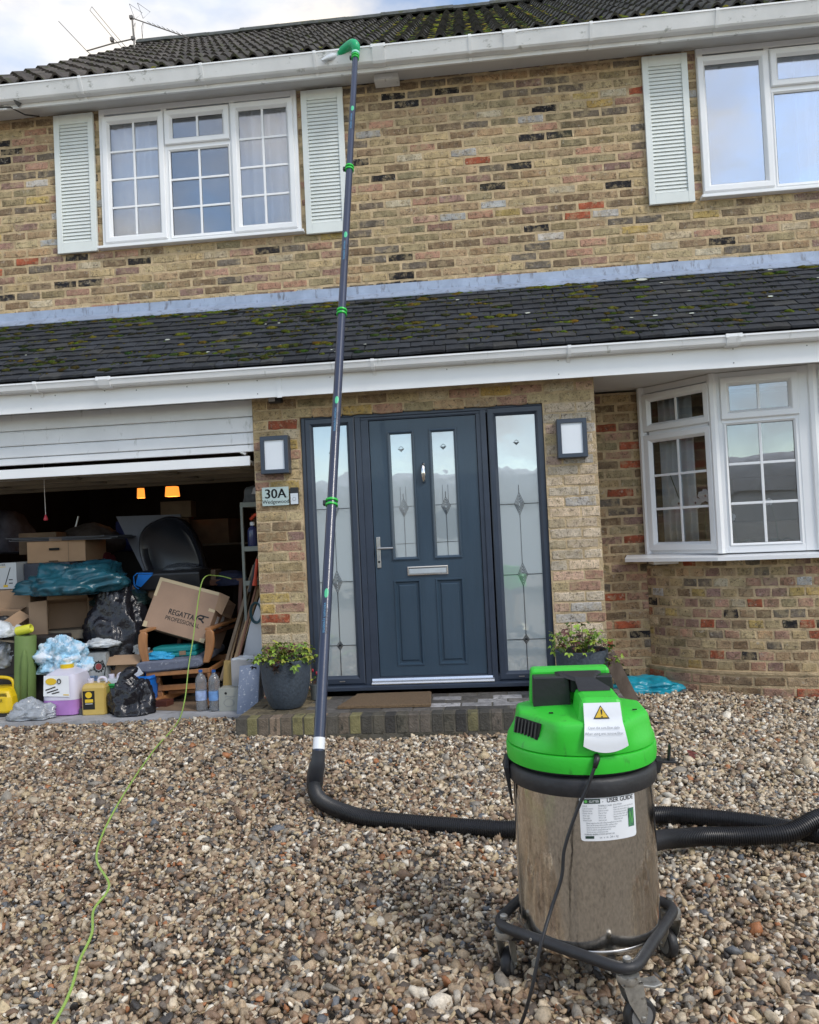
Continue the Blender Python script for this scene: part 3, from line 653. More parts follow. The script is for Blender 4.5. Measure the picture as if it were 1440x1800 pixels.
q = MB(); q.ring(-.586, -.291, .979, 1.043, [(0, yl-.0005), (0, yl-.012), (.004, yl-.015), (.010, yl-.015), (.012, yl-.010)]); lb_ = q.build('letterbox', M_CHROME, door)
q = MB(); q.prism([(yl-.010, .990), (yl-.016, .992), (yl-.013, 1.028), (yl-.006, 1.028)], -.574, -.303); q.build('letterbox_flap', M_STEEL, door)
q = MB(); pts = []
for k in range(13): t = k/12; pts.append((-.436, yl-.006-.026*math.sin(math.pi*t)**.7, 1.792-.138*t))
q.tube(pts, [.011+.005*math.sin(math.pi*k/12) for k in range(13)], 10); q.build('door_knocker', M_CHROME, door, smooth=True)
q = MB(); q.box(-1.6, .7, 1.6, 1.65, 0, 2.6); q.build('inner_wall', mat('hall wall', (.3, .3, .3), .9, bump=0), house)
for xx in (-1.10, .20): q = MB(); q.box(xx-.02, xx+.02, Yd-.0165, Yd-.0125, .226, .232); q.build('drain_cap', M_STEEL, house)

# ------------------------------------------------------------------ garage: header boards, tilted door, inner box
GX = -1.688
for k, (za, zb_) in enumerate(((2.215, 2.348), (2.098, 2.212), (2.008, 2.095), (1.950, 2.005))):
    q = MB(); q.prism([(.030, za), (.026, za+.004), (.030, zb_-.012), (.040, zb_), (.048, zb_), (.048, za)], XL, GX); q.build('cladding_board', M_WHITED2, house, bevel=.002)
q = MB(); q.box(XL+.3, GX-.03, .012, 1.30, 1.868, 1.885); q.box(XL+.3, GX-.03, -.004, .012, 1.846, 1.916)
gdoor = q.build('garage_door', M_WHITE, house); gdoor['label'] = 'white up and over garage door swung open under the lintel'
for y0, z0 in ((.015, 1.838), (.42, 1.83), (.86, 1.832), (1.24, 1.83)):
    q = MB(); q.box(XL+.3, GX-.04, y0, y0+.06, z0, 1.8675); q.build('door_batten', M_WOODD, gdoor)
for x0 in (-4.2, -3.32, -2.5, -1.85):
    q = MB(); q.box(x0, x0+.07, .08, 1.24, 1.846, 1.8672); q.build('door_batten', M_WOODD, gdoor)
q = MB(); q.tube([(GX-.06, .02, 1.93), (GX-.10, .03, 1.945), (GX-.07, .05, 1.96)], .012, 8); q.build('door_catch', M_STEEL, gdoor)
q = MB(); q.box(XL+.2, -1.59, .05, 5.0, 2.42, 2.5); q.build('ceiling', M_WOODD, house)
for y0 in (.5, 1.0, 1.5, 2.0, 2.5): q = MB(); q.box(XL+.2, -1.59, y0, y0+.05, 2.30, 2.42); q.build('joist', M_WOODD, house)
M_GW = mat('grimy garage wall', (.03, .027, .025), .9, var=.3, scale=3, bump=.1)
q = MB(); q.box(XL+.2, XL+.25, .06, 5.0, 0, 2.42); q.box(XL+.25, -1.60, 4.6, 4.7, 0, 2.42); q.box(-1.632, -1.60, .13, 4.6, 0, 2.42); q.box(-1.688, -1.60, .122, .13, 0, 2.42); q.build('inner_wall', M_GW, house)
q = MB(); q.box(XL, -1.70, -.10, 5.0, -.08, .018); o = q.build('concrete_floor', M_CONC, None); o['kind'] = 'structure'

# ------------------------------------------------------------------ things fixed to the house
M_OPAL = mat('opal diffuser', (.74, .78, .82), .35, var=.02, bump=0)
def wall_lamp(x, z, label):
    t = thing('wall_lamp', label, 'wall lamp', (x, 0, z), 'square wall lamps beside the front door')
    q = MB(Matrix.Translation((x, 0, z))); q.ring(-.104, .104, 0, .275, [(0, -.001), (0, -.082), (.003, -.085), (.030, -.085), (.030, -.070)]); q.box(-.10, .10, -.06, -.002, .004, .271); q.build('lamp_frame', M_ANTHF, t)
    q = MB(Matrix.Translation((x, 0, z))); q.box(-.073, .073, -.074, -.0605, .031, .244); q.build('diffuser', M_OPAL, t)
wall_lamp(-1.510, 1.768, 'square grey framed wall lamp above the house number')
wall_lamp(.632, 1.765, 'square grey framed wall lamp on the pale brick pier')
t = thing('house_sign', 'pale glass plaque reading 30A Wedgewood beside the doorbell', 'sign', (-1.53, 0, 1.535))
q = MB(); q.box(-1.630, -1.430, -.022, -.016, 1.537, 1.673); q.build('plaque', mat('pale green acrylic', (.42, .52, .50), .2, var=.03, bump=0, coat=.5), t)
q = MB(); T_ = lambda cx, cz: (lambda a, b: Vector((cx+a, -.0226, cz+b)))
M_INK = mat('black ink', (.01, .01, .01), .5, var=0, bump=0)
for dx in (0, .0025, -.0025): text(q, '30A', .098, (lambda a, b, dx=dx: Vector((-1.530+a+dx, -.0226-abs(dx)*.1, 1.592+b))), sx=1.0)
text(q, 'Wedgewood', .039, lambda a, b: Vector((-1.530+a, -.0226, 1.553+b)), sx=.98); text(q, 'Wedgewood', .039, lambda a, b: Vector((-1.529+a, -.0228, 1.553+b)), sx=.98); q.build('lettering', M_INK, t, fix=False)
for x_ in (-1.622, -1.438): q = MB(); q.lathe([(.004, 0), (.005, .006)], (0, 0, 0), 8); q.v = [Vector((x_+v.x, -.020-v.z, 1.605+v.y)) for v in q.v]; q.build('fixing_stud', M_STEEL, t)
q = MB(); q.box(-1.628, -1.432, -.0155, -.001, 1.60, 1.61); q.build('spacer', M_STEEL, t)
t = thing('doorbell', 'small silver and black video doorbell beside the house number', 'doorbell', (-1.388, 0, 1.54))
q = MB(); q.box(-1.418, -1.358, -.026, -.001, 1.538, 1.664); q.build('casing', M_BLACK, t, bevel=.004)
q = MB(); q.box(-1.416, -1.360, -.029, -.0262, 1.540, 1.620); q.build('face_plate', mat('satin silver', (.68, .7, .72), .35, metal=.5, var=.02, bump=0), t, bevel=.003)
q = MB(); q.tube([(-1.388+.012*math.cos(a), -.030, 1.578+.012*math.sin(a)) for a in [2*math.pi*k/16 for k in range(16)]], .0018, 6, closed=True); q.build('button', mat('button grey', (.35, .36, .38), .4, var=0, bump=0), t)
q = MB(); q.box(-1.400, -1.376, -.028, -.0262, 1.634, 1.650); q.build('camera_eye', M_GASK, t)
t = thing('motion_sensor', 'small black and grey sensor under the fascia at the pier corner', 'sensor', (-1.50, 0, 2.28))
q = MB(); q.box(-1.548, -1.448, -.05, -.001, 2.290, 2.335); q.build('casing', M_BLACK, t, bevel=.008)
q = MB(); q.box(-1.543, -1.495, -.056, -.0505, 2.300, 2.326); q.build('lens', mat('sensor lens', (.45, .45, .46), .3, var=0, bump=0), t, bevel=.004)
t = thing('floodlight_bracket', 'dark cable and clip hanging from the upper fascia at the far corner', 'cable', (-3.9, .42, 4.98))
q = MB(); q.tube([(-3.95, .475, 5.02), (-3.78, .47, 5.0), (-3.70, .55, 4.97), (-3.66, .70, 5.03)], .006, 6); q.build('cable', M_BLACK, t, smooth=True)
q = MB(); q.add([(-3.74, .47, 5.03), (-3.67, .47, 5.03), (-3.70, .46, 4.985), (-3.71, .40, 5.02)], [(0, 1, 2), (0, 2, 3), (1, 3, 2), (0, 3, 1)]); q.build('clip', mat('dark grey plastic', (.08, .08, .08), .5), t)

# TV aerials on the gable
M_ALU = mat('weathered aluminium', (.20, .18, .16), .5, metal=.5, var=.2)
t = thing('tv_aerial', 'weathered rooftop mast carrying a loop aerial and a long toothed aerial', 'aerial', (-4.05, 3.3, 6.9))
AY = 3.30
def ap(x, z, y=AY): k = (5.75+y)/(5.75+3.0); return Vector((x*k, y, 1.28+(z-1.28)*k))
q = MB(); q.tube([ap(-3.776, 6.85), ap(-3.776, 7.017), ap(-3.794, 7.436)], .011, 8); q.build('mast', M_ALU, t)
q = MB(); q.tube([ap(-3.784, 7.166), ap(-4.058, 7.195-.06), ap(-4.358, 7.133-.05)], .008, 8); q.build('boom', M_ALU, t)
q = MB(); q.tube([ap(-4.687, 7.473), ap(-4.358, 7.085), ap(-4.16, 6.90)], .004, 6); q.build('rod', M_ALU, t)
q = MB(); q.tube([ap(-4.300, 7.56), ap(-4.06, 7.24), ap(-3.86, 6.99), ap(-3.82, 7.0), ap(-4.03, 7.27), ap(-4.275, 7.60)], .0035, 6, closed=True); q.build('rod', M_ALU, t)
q = MB(); c_ = ap(-4.045, 7.18); q.box(c_.x-.018, c_.x+.018, c_.y-.02, c_.y+.02, c_.z-.02, c_.z+.025); c_ = ap(-3.79, 7.17); q.box(c_.x-.02, c_.x+.02, c_.y-.02, c_.y+.02, c_.z-.016, c_.z+.02); c_ = ap(-3.80, 7.42); q.box(c_.x-.022, c_.x+.018, c_.y-.02, c_.y+.02, c_.z-.018, c_.z+.018); q.build('clamps', M_ALU, t)['kind'] = 'stuff'
q = MB(); a_, b_ = ap(-3.79, 7.41), ap(-3.125, 7.105); q.tube([a_, b_], .007, 8); q.build('boom', M_ALU, t)
for k in range(9):
    f = .30+.68*k/8; p = a_.lerp(b_, f); q = MB(); q.tube([p+Vector((-.012, .08, .055)), p+Vector((.010, -.08, -.02))], .003, 6); q.build('director', M_ALU, t)
q = MB(); p = a_.lerp(b_, .12); s_ = .16
for dx in (-.05, .05): q.tube([p+Vector((dx, 0, .02)), p+Vector((dx+.05, .10, s_)), p+Vector((dx-.02, -.10, s_*.9))], .0032, 6, closed=True); q.tube([p+Vector((dx, 0, -.02)), p+Vector((dx-.06, .10, -s_)), p+Vector((dx+.02, -.10, -s_*.9))], .0032, 6, closed=True)
q.build('reflector', M_ALU, t)

# ------------------------------------------------------------------ brick step
M_PAVE = mat('step brick', rough=.7, objcol=True, var=.3, scale=25, bump=.6, bscale=90, dirt=((.03, .03, .022), .55, 16, (1, 1, .5)))
M_MORTD = mat('dark damp mortar', (.10, .09, .07), .9, var=.3, scale=12, bump=.5)
step = thing('brick_step', 'mossy brick doorstep with upright front bricks and grey paving on top', 'doorstep', (-.45, -.33, 0))
SX0, SX1, SY0 = -1.690, .86, -.660
q = MB(); q.box(SX0+.004, SX1, SY0+.004, -.0001, -.06, .126); q.build('mortar_bed', M_MORTD, step)
def blk(x0, x1, y0, y1, z0, z1, col, rg_, j=.002):
    q = MB(); r_ = rg_; b = .004
    x0 += r_.uniform(0, j); x1 -= r_.uniform(0, j); z1 += r_.uniform(-j, j); y0 += r_.uniform(-j, j)
    q.add([(x0+b, y0, z0), (x1-b, y0, z0), (x1, y0+b, z0), (x1, y1, z0), (x0, y1, z0), (x0, y0+b, z0),
           (x0+b, y0, z1-b), (x1-b, y0, z1-b), (x1, y0+b, z1-b), (x1, y1, z1-b), (x0, y1, z1-b), (x0, y0+b, z1-b),
           (x0+b+.002, y0+b, z1), (x1-b-.002, y0+b, z1), (x1-b, y0+b+.002, z1), (x1-b, y1-b, z1), (x0+b, y1-b, z1), (x0+b, y0+b+.002, z1)],
          [(i, (i+1) % 6, (i+1) % 6+6, i+6) for i in range(6)]+[(i+6, (i+1) % 6+6, (i+1) % 6+12, i+12) for i in range(6)]+[(12, 13, 14, 15, 16, 17)])
    o = q.build('brick', M_PAVE, step); o.color = (*col, 1); return o
x = SX0; rg = random.Random(9); k = 0
while x < SX1-.03:
    c = rg.choice([(.20, .155, .10), (.17, .14, .085), (.19, .17, .075), (.09, .08, .065), (.14, .11, .08), (.23, .17, .12)] if x < -.9 else [(.06, .055, .045), (.09, .08, .06), (.14, .125, .06), (.15, .12, .09), (.04, .037, .033), (.12, .10, .08)])
    blk(x, min(x+.068, SX1), SY0, SY0+.1025, .018, .132, c, rg); x += .0755
y = SY0+.110; r_ = 0
while y < -.06:
    x = SX0-(0 if r_ % 2 else .105)
    while x < SX1-.03:
        a = max(x, SX0); b = min(x+.202, SX1); g_ = rg.uniform(.6, 1.35)
        c = (.105*g_, .095*g_, .085*g_) if x < .02 else (.15*g_, .14*g_, .13*g_)
        if x < -1.3: c = (.16*g_, .13*g_, .08*g_)
        if -.48 < x < .02 and -.5 < y < -.2 and rg.random() < .75: c = (.30*g_, .29*g_, .29*g_)
        if b-a > .03: blk(a, b, y, min(y+.1, -.004), .02, .1305, c, rg)
        x += .2095
    y += .1075; r_ += 1
rg2 = random.Random(4)
x = SX0
while x < SX1: q = None; g_ = rg2.uniform(.6, 1.2); blk(x, min(x+.21, SX1), SY0+.003, SY0+.1, -.055, .012, (.09*g_, .08*g_, .055*g_), rg2); x += .219
# doormat
M_COIR = mat('coir', (.19, .125, .07), 1, var=.35, scale=120, bump=1.0, bscale=350)
q = MB(); P_ = [(-1.05, -.452), (-.985, -.045), (-.452, -.030), (-.425, -.462)]; n_ = 24; edge = []
for i in range(4):
    a, b = Vector(P_[i]), Vector(P_[(i+1) % 4])
    for k in range(n_): edge.append(a.lerp(b, k/n_)+Vector((rg.uniform(-.004, .004), rg.uniform(-.004, .004))))
q.loft([[(p.x, p.y, .1335) for p in edge], [(p.x, p.y, .148) for p in edge], [(p.x*.985-.7*.015, p.y*.97-.24*.03, .152) for p in edge]])
base(q, 'doormat', M_COIR, 'brown coir doormat lying askew on the brick step', 'doormat')

# ------------------------------------------------------------------ ground
M_GND = mat('gravel bed', (.23, .19, .145), .95, var=.5, scale=90, bump=1, bscale=120)
q = MB(); NX, NY = 60, 60
for j in range(NY+1):
    for i in range(NX+1): q.v.append(Vector((-60+120*i/NX, -80+100*j/NY, -.034)))
q.f = [(j*(NX+1)+i, j*(NX+1)+i+1, (j+1)*(NX+1)+i+1, (j+1)*(NX+1)+i) for j in range(NY) for i in range(NX)]
o = q.build('ground', M_GND, fix=False); o['kind'] = 'structure'

def ico(sub):
    bm = bmesh.new(); bmesh.ops.create_icosphere(bm, subdivisions=sub, radius=1); bm.verts.ensure_lookup_table()
    v = np.array([x.co[:] for x in bm.verts]); f = np.array([[x.index for x in p.verts] for p in bm.faces]); bm.free(); return v, f
def pebbles(name, P, size, sub, mtl):
    v0, f0 = ico(sub); n_ = len(P); nv = len(v0)
    V = np.repeat(v0[None], n_, 0)
    for k in range(8):                                    # knapped facets
        d = RNG.normal(size=(n_, 1, 3)); d /= np.linalg.norm(d, axis=2, keepdims=True); c = RNG.uniform(.34, .76, (n_, 1))
        dot = (V*d).sum(2)-c; V -= np.clip(dot, 0, None)[..., None]*d
    V *= 1+RNG.normal(0, .06, (n_, nv, 1))
    V *= np.stack([RNG.uniform(.8, 1.3, n_), RNG.uniform(.6, 1.0, n_), RNG.uniform(.35, .75, n_)], 1)[:, None]*1.30
    a = RNG.normal(size=(n_, 4)); a[:, 1:3] *= .35; a /= np.linalg.norm(a, axis=1, keepdims=True); W_, X, Y, Z = a.T
    Rm = np.stack([1-2*(Y*Y+Z*Z), 2*(X*Y-Z*W_), 2*(X*Z+Y*W_), 2*(X*Y+Z*W_), 1-2*(X*X+Z*Z), 2*(Y*Z-X*W_), 2*(X*Z-Y*W_), 2*(Y*Z+X*W_), 1-2*(X*X+Y*Y)], 1).reshape(-1, 3, 3)
    V = np.einsum('nij,nkj->nki', Rm, V)*size[:, None, None]+P[:, None]
    pal = np.array([(.36, .275, .185), (.20, .13, .085), (.29, .205, .135), (.52, .435, .32), (.25, .225, .19), (.055, .05, .048), (.66, .61, .52), (.13, .105, .085), (.33, .14, .06), (.42, .335, .21), (.12, .13, .145)])
    pw = np.array([17, 12, 16, 14, 12, 5, 6, 6.5, 1.2, 9, 2.]); pp = np.array([14, 5, 8, 26, 15, 4, 14, 5, 1, 8, 1.5])
    pale = np.clip((P[:, 0]+.2)*.5+(P[:, 1]+3.0)*.35, 0, 1)
    u = RNG.random(n_); c1 = np.searchsorted(np.cumsum(pw/pw.sum()), u); c2 = np.searchsorted(np.cumsum(pp/pp.sum()), u)
    ci = np.where(RNG.random(n_) < pale, c2, c1).clip(0, len(pal)-1); colr = pal[ci]*RNG.uniform(.8, 1.35, (n_, 1)); lowf = np.sin(P[:, 0]*3.1+np.sin(P[:, 1]*2.3)*1.5)*np.sin(P[:, 1]*3.7+P[:, 0]*1.1); colr = colr*(1-.16*np.clip(lowf, 0, 1)[:, None]*np.array([.8, 1, 1.1]))*np.array([1.01, .985, .94])       # damper, earthier patches
    me = bpy.data.meshes.new(name); nf = len(f0); me.vertices.add(n_*nv); me.vertices.foreach_set('co', V.astype('f').ravel())
    Fc = (f0[None]+(np.arange(n_)*nv)[:, None, None]).reshape(-1); me.loops.add(len(Fc)); me.loops.foreach_set('vertex_index', Fc.astype('i'))
    me.polygons.add(n_*nf); me.polygons.foreach_set('loop_start', np.arange(0, n_*nf*3, 3, dtype='i'))
    me.update(calc_edges=True); at = me.color_attributes.new('Col', 'FLOAT_COLOR', 'POINT')
    C4 = np.ones((n_*nv, 4), 'f'); C4[:, :3] = np.repeat(colr, nv, 0); at.data.foreach_set('color', C4.ravel()); me.materials.append(mtl)
    o = bpy.data.objects.new(name, me); COL.objects.link(o); o['kind'] = 'stuff'; WORLD[o.name] = Vector((0, 0, 0)); return o
M_PEB = mat('pebble', rough=.5, attr=True, var=.28, scale=120, bump=.25, bscale=260, spec=.45)
def field(dmin, dmax, dens, layers=1):
    out_ = []; fx, fy = F.x, F.y
    n_ = int(dens*16*9); X = RNG.uniform(-6.5, 6.5, n_); Yy = RNG.uniform(-4.6, .9, n_)
    n_ = int(dens*13*5.5); X = X[:n_]; Yy = Yy[:n_]
    dx, dy = X-cam_pos.x, Yy-cam_pos.y; dep = dx*F.x+dy*F.y; lat = dx*Rt.x+dy*Rt.y
    k = (dep > dmin) & (dep <= dmax) & (np.abs(lat/np.maximum(dep, .1)) < .72)
    k &= ~((Yy > -.10) & (X < -1.6)); k &= ~((X > SX0) & (X < SX1) & (Yy > SY0)); k &= ~((X > .80) & (Yy > .70)); k &= ~((X >= SX1-.05) & (X < .86) & (Yy > -.0))
    bx = np.interp(X, [a for a, b in BAY], [b for a, b in BAY]); k &= ~((X > 1.24) & (Yy > bx-.02))
    return X[k], Yy[k]
def gz(X, Y_): return .013*np.sin(X*2.1+Y_*1.3)+.007*np.sin(X*5.3-Y_*4.1)+.004*np.sin(X*11+Y_*9)-.006
for nm, d0, d1, dens, s0, sub in (('gravel', 1.8, 2.3, 6000, .0100, 2), ('gravel', 2.3, 3.9, 5200, .0104, 1), ('gravel', 3.9, 6.9, 3500, .0122, 1)):
    X, Yy = field(d0, d1, dens); n_ = len(X)
    sz = s0*np.exp(RNG.normal(0, .36, n_)); Zz = gz(X, Yy)+RNG.uniform(-.006, .008, n_)
    Zz += np.clip(Yy+.55, 0, .5)*.03*(X > .8)
    pebbles(nm, np.stack([X, Yy, Zz], 1), sz, sub, M_PEB)

# ------------------------------------------------------------------ gutter vacuum on its trolley
M_GREEN = mat('bright green plastic', (.035, .55, .035), .42, var=.05, scale=9, bump=.05, bscale=150, dirt=((.03, .24, .03), .60, 30, (1, 1, .35)))
M_RUB = mat('grubby black rubber', (.022, .022, .024), .5, var=.3, scale=14, bump=.15, bscale=60, dirt=((.09, .08, .07), .66, 18))
M_DRUM0 = None
M_DRUM = mat('reflection streaked stainless drum', (.66, .63, .58), .17, metal=1, var=.22, scale=170, bump=.09, bscale=34, stretch=(1, 1, .5), dirt=((.26, .235, .21), .60, 24, (1, 1, .4)))  # streaked tone and mask paint in gravel reflections along with patches of dirt
_n = M_DRUM.node_tree.nodes; _l = M_DRUM.node_tree.links.new; _g = _n.new('ShaderNodeNewGeometry'); _q = _n.new('ShaderNodeTexNoise'); _q.inputs['Scale'].default_value = 9; _q.inputs['Detail'].default_value = 8; _l(_g.outputs['Position'], _q.inputs['Vector'])
_m = _n.new('ShaderNodeMapRange'); _m.inputs['From Min'].default_value = .35; _m.inputs['From Max'].default_value = .7; _m.inputs['To Min'].default_value = .05; _m.inputs['To Max'].default_value = .22; _l(_q.outputs['Fac'], _m.inputs['Value']); _l(_m.outputs[0], _n['Principled BSDF'].inputs['Roughness'])
VC = Vector((.238, -3.400, 0))
vac = thing('gutter_vacuum', 'large green topped vacuum with a stained and reflection painted steel drum on a wheeled black frame', 'vacuum', VC)
TV = Matrix.Translation(VC)
q = MB(TV); q.lathe([(.150, .128), (.178, .128), (.192, .134), (.199, .150), (.2005, .160), (.198, .172), (.1975, .30), (.1975, .45), (.198, .575)], n=72); drum = q.build('drum', M_DRUM, vac, smooth=40)
q = MB(TV); q.tube([(.1985*math.cos(-2.9), .1985*math.sin(-2.9), .165), (.1985*math.cos(-2.9), .1985*math.sin(-2.9), .57)], .0009, 6); q.build('seam', M_STEEL, drum)
q = MB(TV); q.lathe([(.1985, .154), (.2015, .158), (.2015, .163), (.1985, .167)], n=72, caps=False); q.build('base_rim', M_STEEL, drum, smooth=40)
q = MB(TV); q.lathe([(.195, .562), (.206, .566), (.209, .575), (.209, .605), (.204, .612), (.196, .616)], n=72); q.build('clamp_band', M_RUB, vac, smooth=40)
q = MB(TV); q.lathe([(.190, .605), (.190, .618), (.199, .622), (.199, .632), (.19, .636)], n=64); q.build('seal', M_BLACK, vac, smooth=40)
q = MB(TV); q.lathe([(.196, .624), (.2095, .627), (.2115, .640), (.2115, .664), (.2095, .671), (.203, .674)], n=80); head = q.build('lid_skirt', M_GREEN, vac, smooth=40)
# head: a round shoulder that rises into a faceted plateau
def hring(r, z, k, cut=.0):
    out_ = []
    for i in range(96):
        a = 2*math.pi*i/96; cx, sy = math.cos(a), math.sin(a); rr = r
        # facets: chamfered corners to the side-front, straight front
        lim = 9
        for ang, d in ((-math.pi/2, 1.0), (math.pi/2, .92), (0, .93), (math.pi, .88), (-math.pi*.20, .95), (-math.pi*.82, .86), (math.pi*.25, .88), (math.pi*.75, .88)):
            cc = math.cos(a-ang)
            if cc > .05: lim = min(lim, r*d/cc)
        rr = r*(1-k)+min(lim, r*1.06)*k
        out_.append((rr*cx, rr*sy*(1-.0*k), z))
    return out_
q = MB(TV); q.loft([hring(.2020, .668, 0), hring(.2035, .6745, 0), hring(.2085, .6765, 0), hring(.2085, .688, .1), hring(.2065, .700, .35), hring(.2040, .715, .75), hring(.2015, .735, 1), hring(.1985, .750, 1), hring(.1945, .757, 1), hring(.188, .7605, 1), hring(.12, .766, 1), hring(.04, .768, 1)]); q.build('motor_head', M_GREEN, vac, smooth=35)
def rbox(q, x0, x1, y0, y1, z0, z1, tx=0, ty=0): q.add([(x0, y0, z0), (x1, y0, z0), (x1, y1, z0), (x0, y1, z0), (x0+tx, y0+ty, z1), (x1-tx, y0+ty, z1), (x1-tx, y1-ty, z1), (x0+tx, y1-ty, z1)], [(0, 3, 2, 1), (4, 5, 6, 7), (0, 1, 5, 4), (1, 2, 6, 5), (2, 3, 7, 6), (3, 0, 4, 7)])
q = MB(TV); rbox(q, -.135, .110, .055, .125, .755, .860, .008, .004); q.build('handle_block', M_GREEN, vac, bevel=.009)
q = MB(TV); rbox(q, -.020, .108, -.185, .000, .745, .818, .010, .016); q.build('handle_stem', M_GREEN, vac, bevel=.014)
q = MB(TV); rbox(q, -.128, -.020, -.010, .0548, .762, .848, .003, .004); rbox(q, -.020, .104, -.0, .0548, .80, .846, .002, .003); q.build('grip_recess', M_BLACK, vac, bevel=.004)
q = MB(TV); q.loft([[(-.060, .03, .850), (.075, .03, .850), (.075, .05, .853), (-.060, .05, .853)], [(-.045, .0, .847), (.058, .0, .847), (.062, .03, .858), (-.050, .03, .858)], [(-.008, -.030, .838), (.045, -.030, .838), (.045, -.02, .848), (-.008, -.02, .848)], [(-.004, -.075, .819), (.085, -.075, .819), (.085, -.06, .826), (-.004, -.06, .826)]]); q.build('handle_grip', M_BLACK, vac, bevel=.004)
# vents
for sx in (-1,):
    T_ = TV @ Matrix.Rotation(-math.pi*.82, 4, 'Z') @ Matrix.Translation((.1795, 0, .7275)) @ Matrix.Rotation(R(-12), 4, 'Y')
    q = MB(T_); q.box(-.004, .0045, -.056, .056, -.024, .020); v_ = q.build('vent', M_DARK, vac)
    for k in range(7): y = -.048+.016*k; q = MB(T_); q.box(.0046, .0085, y-.003, y+.003, -.022, .018); q.build('vent_rib', M_BLACK, v_)
for x, y in ((-.085, -.10), (.145, -.085)): q = MB(TV); q.box(x-.006, x+.006, y-.002, y+.002, .7655, .7682); q.build('screw_hole', M_DARK, vac)
# warning label on the stem
M_LABEL = mat('white label', (.80, .82, .84), .4, var=.04, bump=0); M_YEL = mat('warning yellow', (.75, .50, .03), .4, var=.03, bump=0)
def stemp(a, b): # a: along x, b: 0 bottom .. 1 top
    pts = [(-.214, .705), (-.2125, .725), (-.202, .748), (-.187, .765), (-.178, .790), (-.1705, .808)]
    t = b*(len(pts)-1); i = min(int(t), len(pts)-2); f_ = t-i; y, z = pts[i][0]*(1-f_)+pts[i+1][0]*f_, pts[i][1]*(1-f_)+pts[i+1][1]*f_
    return VC+Vector((.044+a, y-.0075, z))
q = MB(); rings = []
for k in range(11):
    b = k/10; w_ = .052-.004*b+(.012*max(0, .5-b)) ; n_ = 12
    rings.append([stemp(-w_+2*w_*i/n_, b) + Vector((0, 0, -.018*(1-((2*i/n_)-1)**2)*(1-b)**3)) for i in range(n_+1)])
q.loft(rings, close=False); lab = q.build('warning_label', M_LABEL, vac, smooth=True)
q = MB(); off = Vector((0, -.0010, .0010)); tri = lambda c, s_: [stemp(c[0]-s_, c[1]-.12*s_/.022)+off, stemp(c[0]+s_, c[1]-.12*s_/.022)+off, stemp(c[0], c[1]+.19*s_/.022)+off]
q.add(tri((-.004, .74), .021), [(0, 1, 2)]); q.build('warning_border', M_INK, lab, fix=False)
off = Vector((0, -.0020, .0020)); q = MB(); q.add(tri((-.004, .735), .0165), [(0, 1, 2)]); q.build('warning_triangle', M_YEL, lab, fix=False)
off = Vector((0, -.0028, .0028)); q = MB()
text(q, '!', .026, lambda a, b: stemp(-.004+a, .645+b/.115)+off, sx=1.3); q.build('exclamation_mark', M_INK, lab, fix=False)
q = MB(); M_GREYI = mat('grey ink', (.22, .24, .26), .5, var=0, bump=0)
text(q, 'Clean the sunt filter daily', .0095, lambda a, b: stemp(-.002+a, .37+b/.115)+off, sx=.85); text(q, 'When using wet remove filter.', .0095, lambda a, b: stemp(-.002+a, .25+b/.115)+off, sx=.85); q.build('lettering', M_GREYI, lab, fix=False)
# user guide wrapped on the drum
def dp(a, z, r=.2014): th = -math.pi/2+.24+a/.198; return VC+Vector((r*math.cos(th), r*math.sin(th), z))
q = MB(); rings = []
gz0, gz1, gw = .452, .568, .0775; NR = 10
def rx(z): e = min(z-gz0, gz1-z); c = .008; return gw-(c-math.sqrt(max(0, c*c-(c-e)**2)) if e < c else 0)
for z in [gz0, gz0+.002, gz0+.004, gz0+.008]+[gz0+.008+(gz1-gz0-.008)*k/6 for k in range(1, 7)]:
    w_ = rx(z) if z < gz0+.01 else gw; rings.append([dp(-w_+2*w_*i/18, z) for i in range(19)])
q.loft(rings, close=False); gd_ = q.build('user_guide', M_LABEL, vac, smooth=True)
q = MB(); P2 = lambda a, b: dp(a, b, .2024)
for dx in (0, .0004): text(q, 'USER GUIDE', .0165, lambda a, b, dx=dx: P2(.032+a+dx, .5510+b), sx=.86)
text(q, '-', .012, lambda a, b: P2(-.018+a, .551+b))
q.build('heading', M_INK, gd_, fix=False)
def patch(a0, a1, b0, b1, r=.2020): 
    q.loft([[dp(a0+(a1-a0)*i/6, b, r) for i in range(7)] for b in (b0, b1)], close=False)
q = MB(); patch(-.066, -.044, .4585, .4655); q.build('logo_block', mat('dark green print', (.02, .05, .035), .5, var=0, bump=0), gd_, fix=False); q = MB(); patch(-.066, -.024, .5495, .5615); q.build('logo_block', mat('dark green print', (.02, .05, .035), .5, var=0, bump=0), gd_, fix=False)
q = MB(); patch(.052, .071, .4795, .528); q.build('picture_block', mat('green photo print', (.06, .17, .11), .5, var=.6, scale=90, bump=0), gd_, fix=False)
q = MB(); q.add([dp(-.061+.0042*math.cos(k*math.pi/6), .5555+.0042*math.sin(k*math.pi/6), .2026) for k in range(12)], [tuple(range(12))])
for pts in (((.056, .483), (.058, .52)), ((.058, .52), (.064, .488)), ((.064, .488), (.0665, .523))):
    (a0, b0), (a1, b1) = pts; q.add([dp(a0-.001, b0, .2027), dp(a0+.001, b0, .2027), dp(a1+.001, b1, .2027), dp(a1-.001, b1, .2027)], [(0, 1, 2, 3)])
q.build('logo_mark', mat('logo green', (.12, .45, .10), .5, var=0, bump=0), gd_, fix=False)
q = MB()
text(q, 'GUTTER', .0085, lambda a, b: dp(-.040+a, .5525+b, .2026), sx=.8); q.build('logo_lettering', M_LABEL, gd_, fix=False)
q = MB(); rg = random.Random(2)
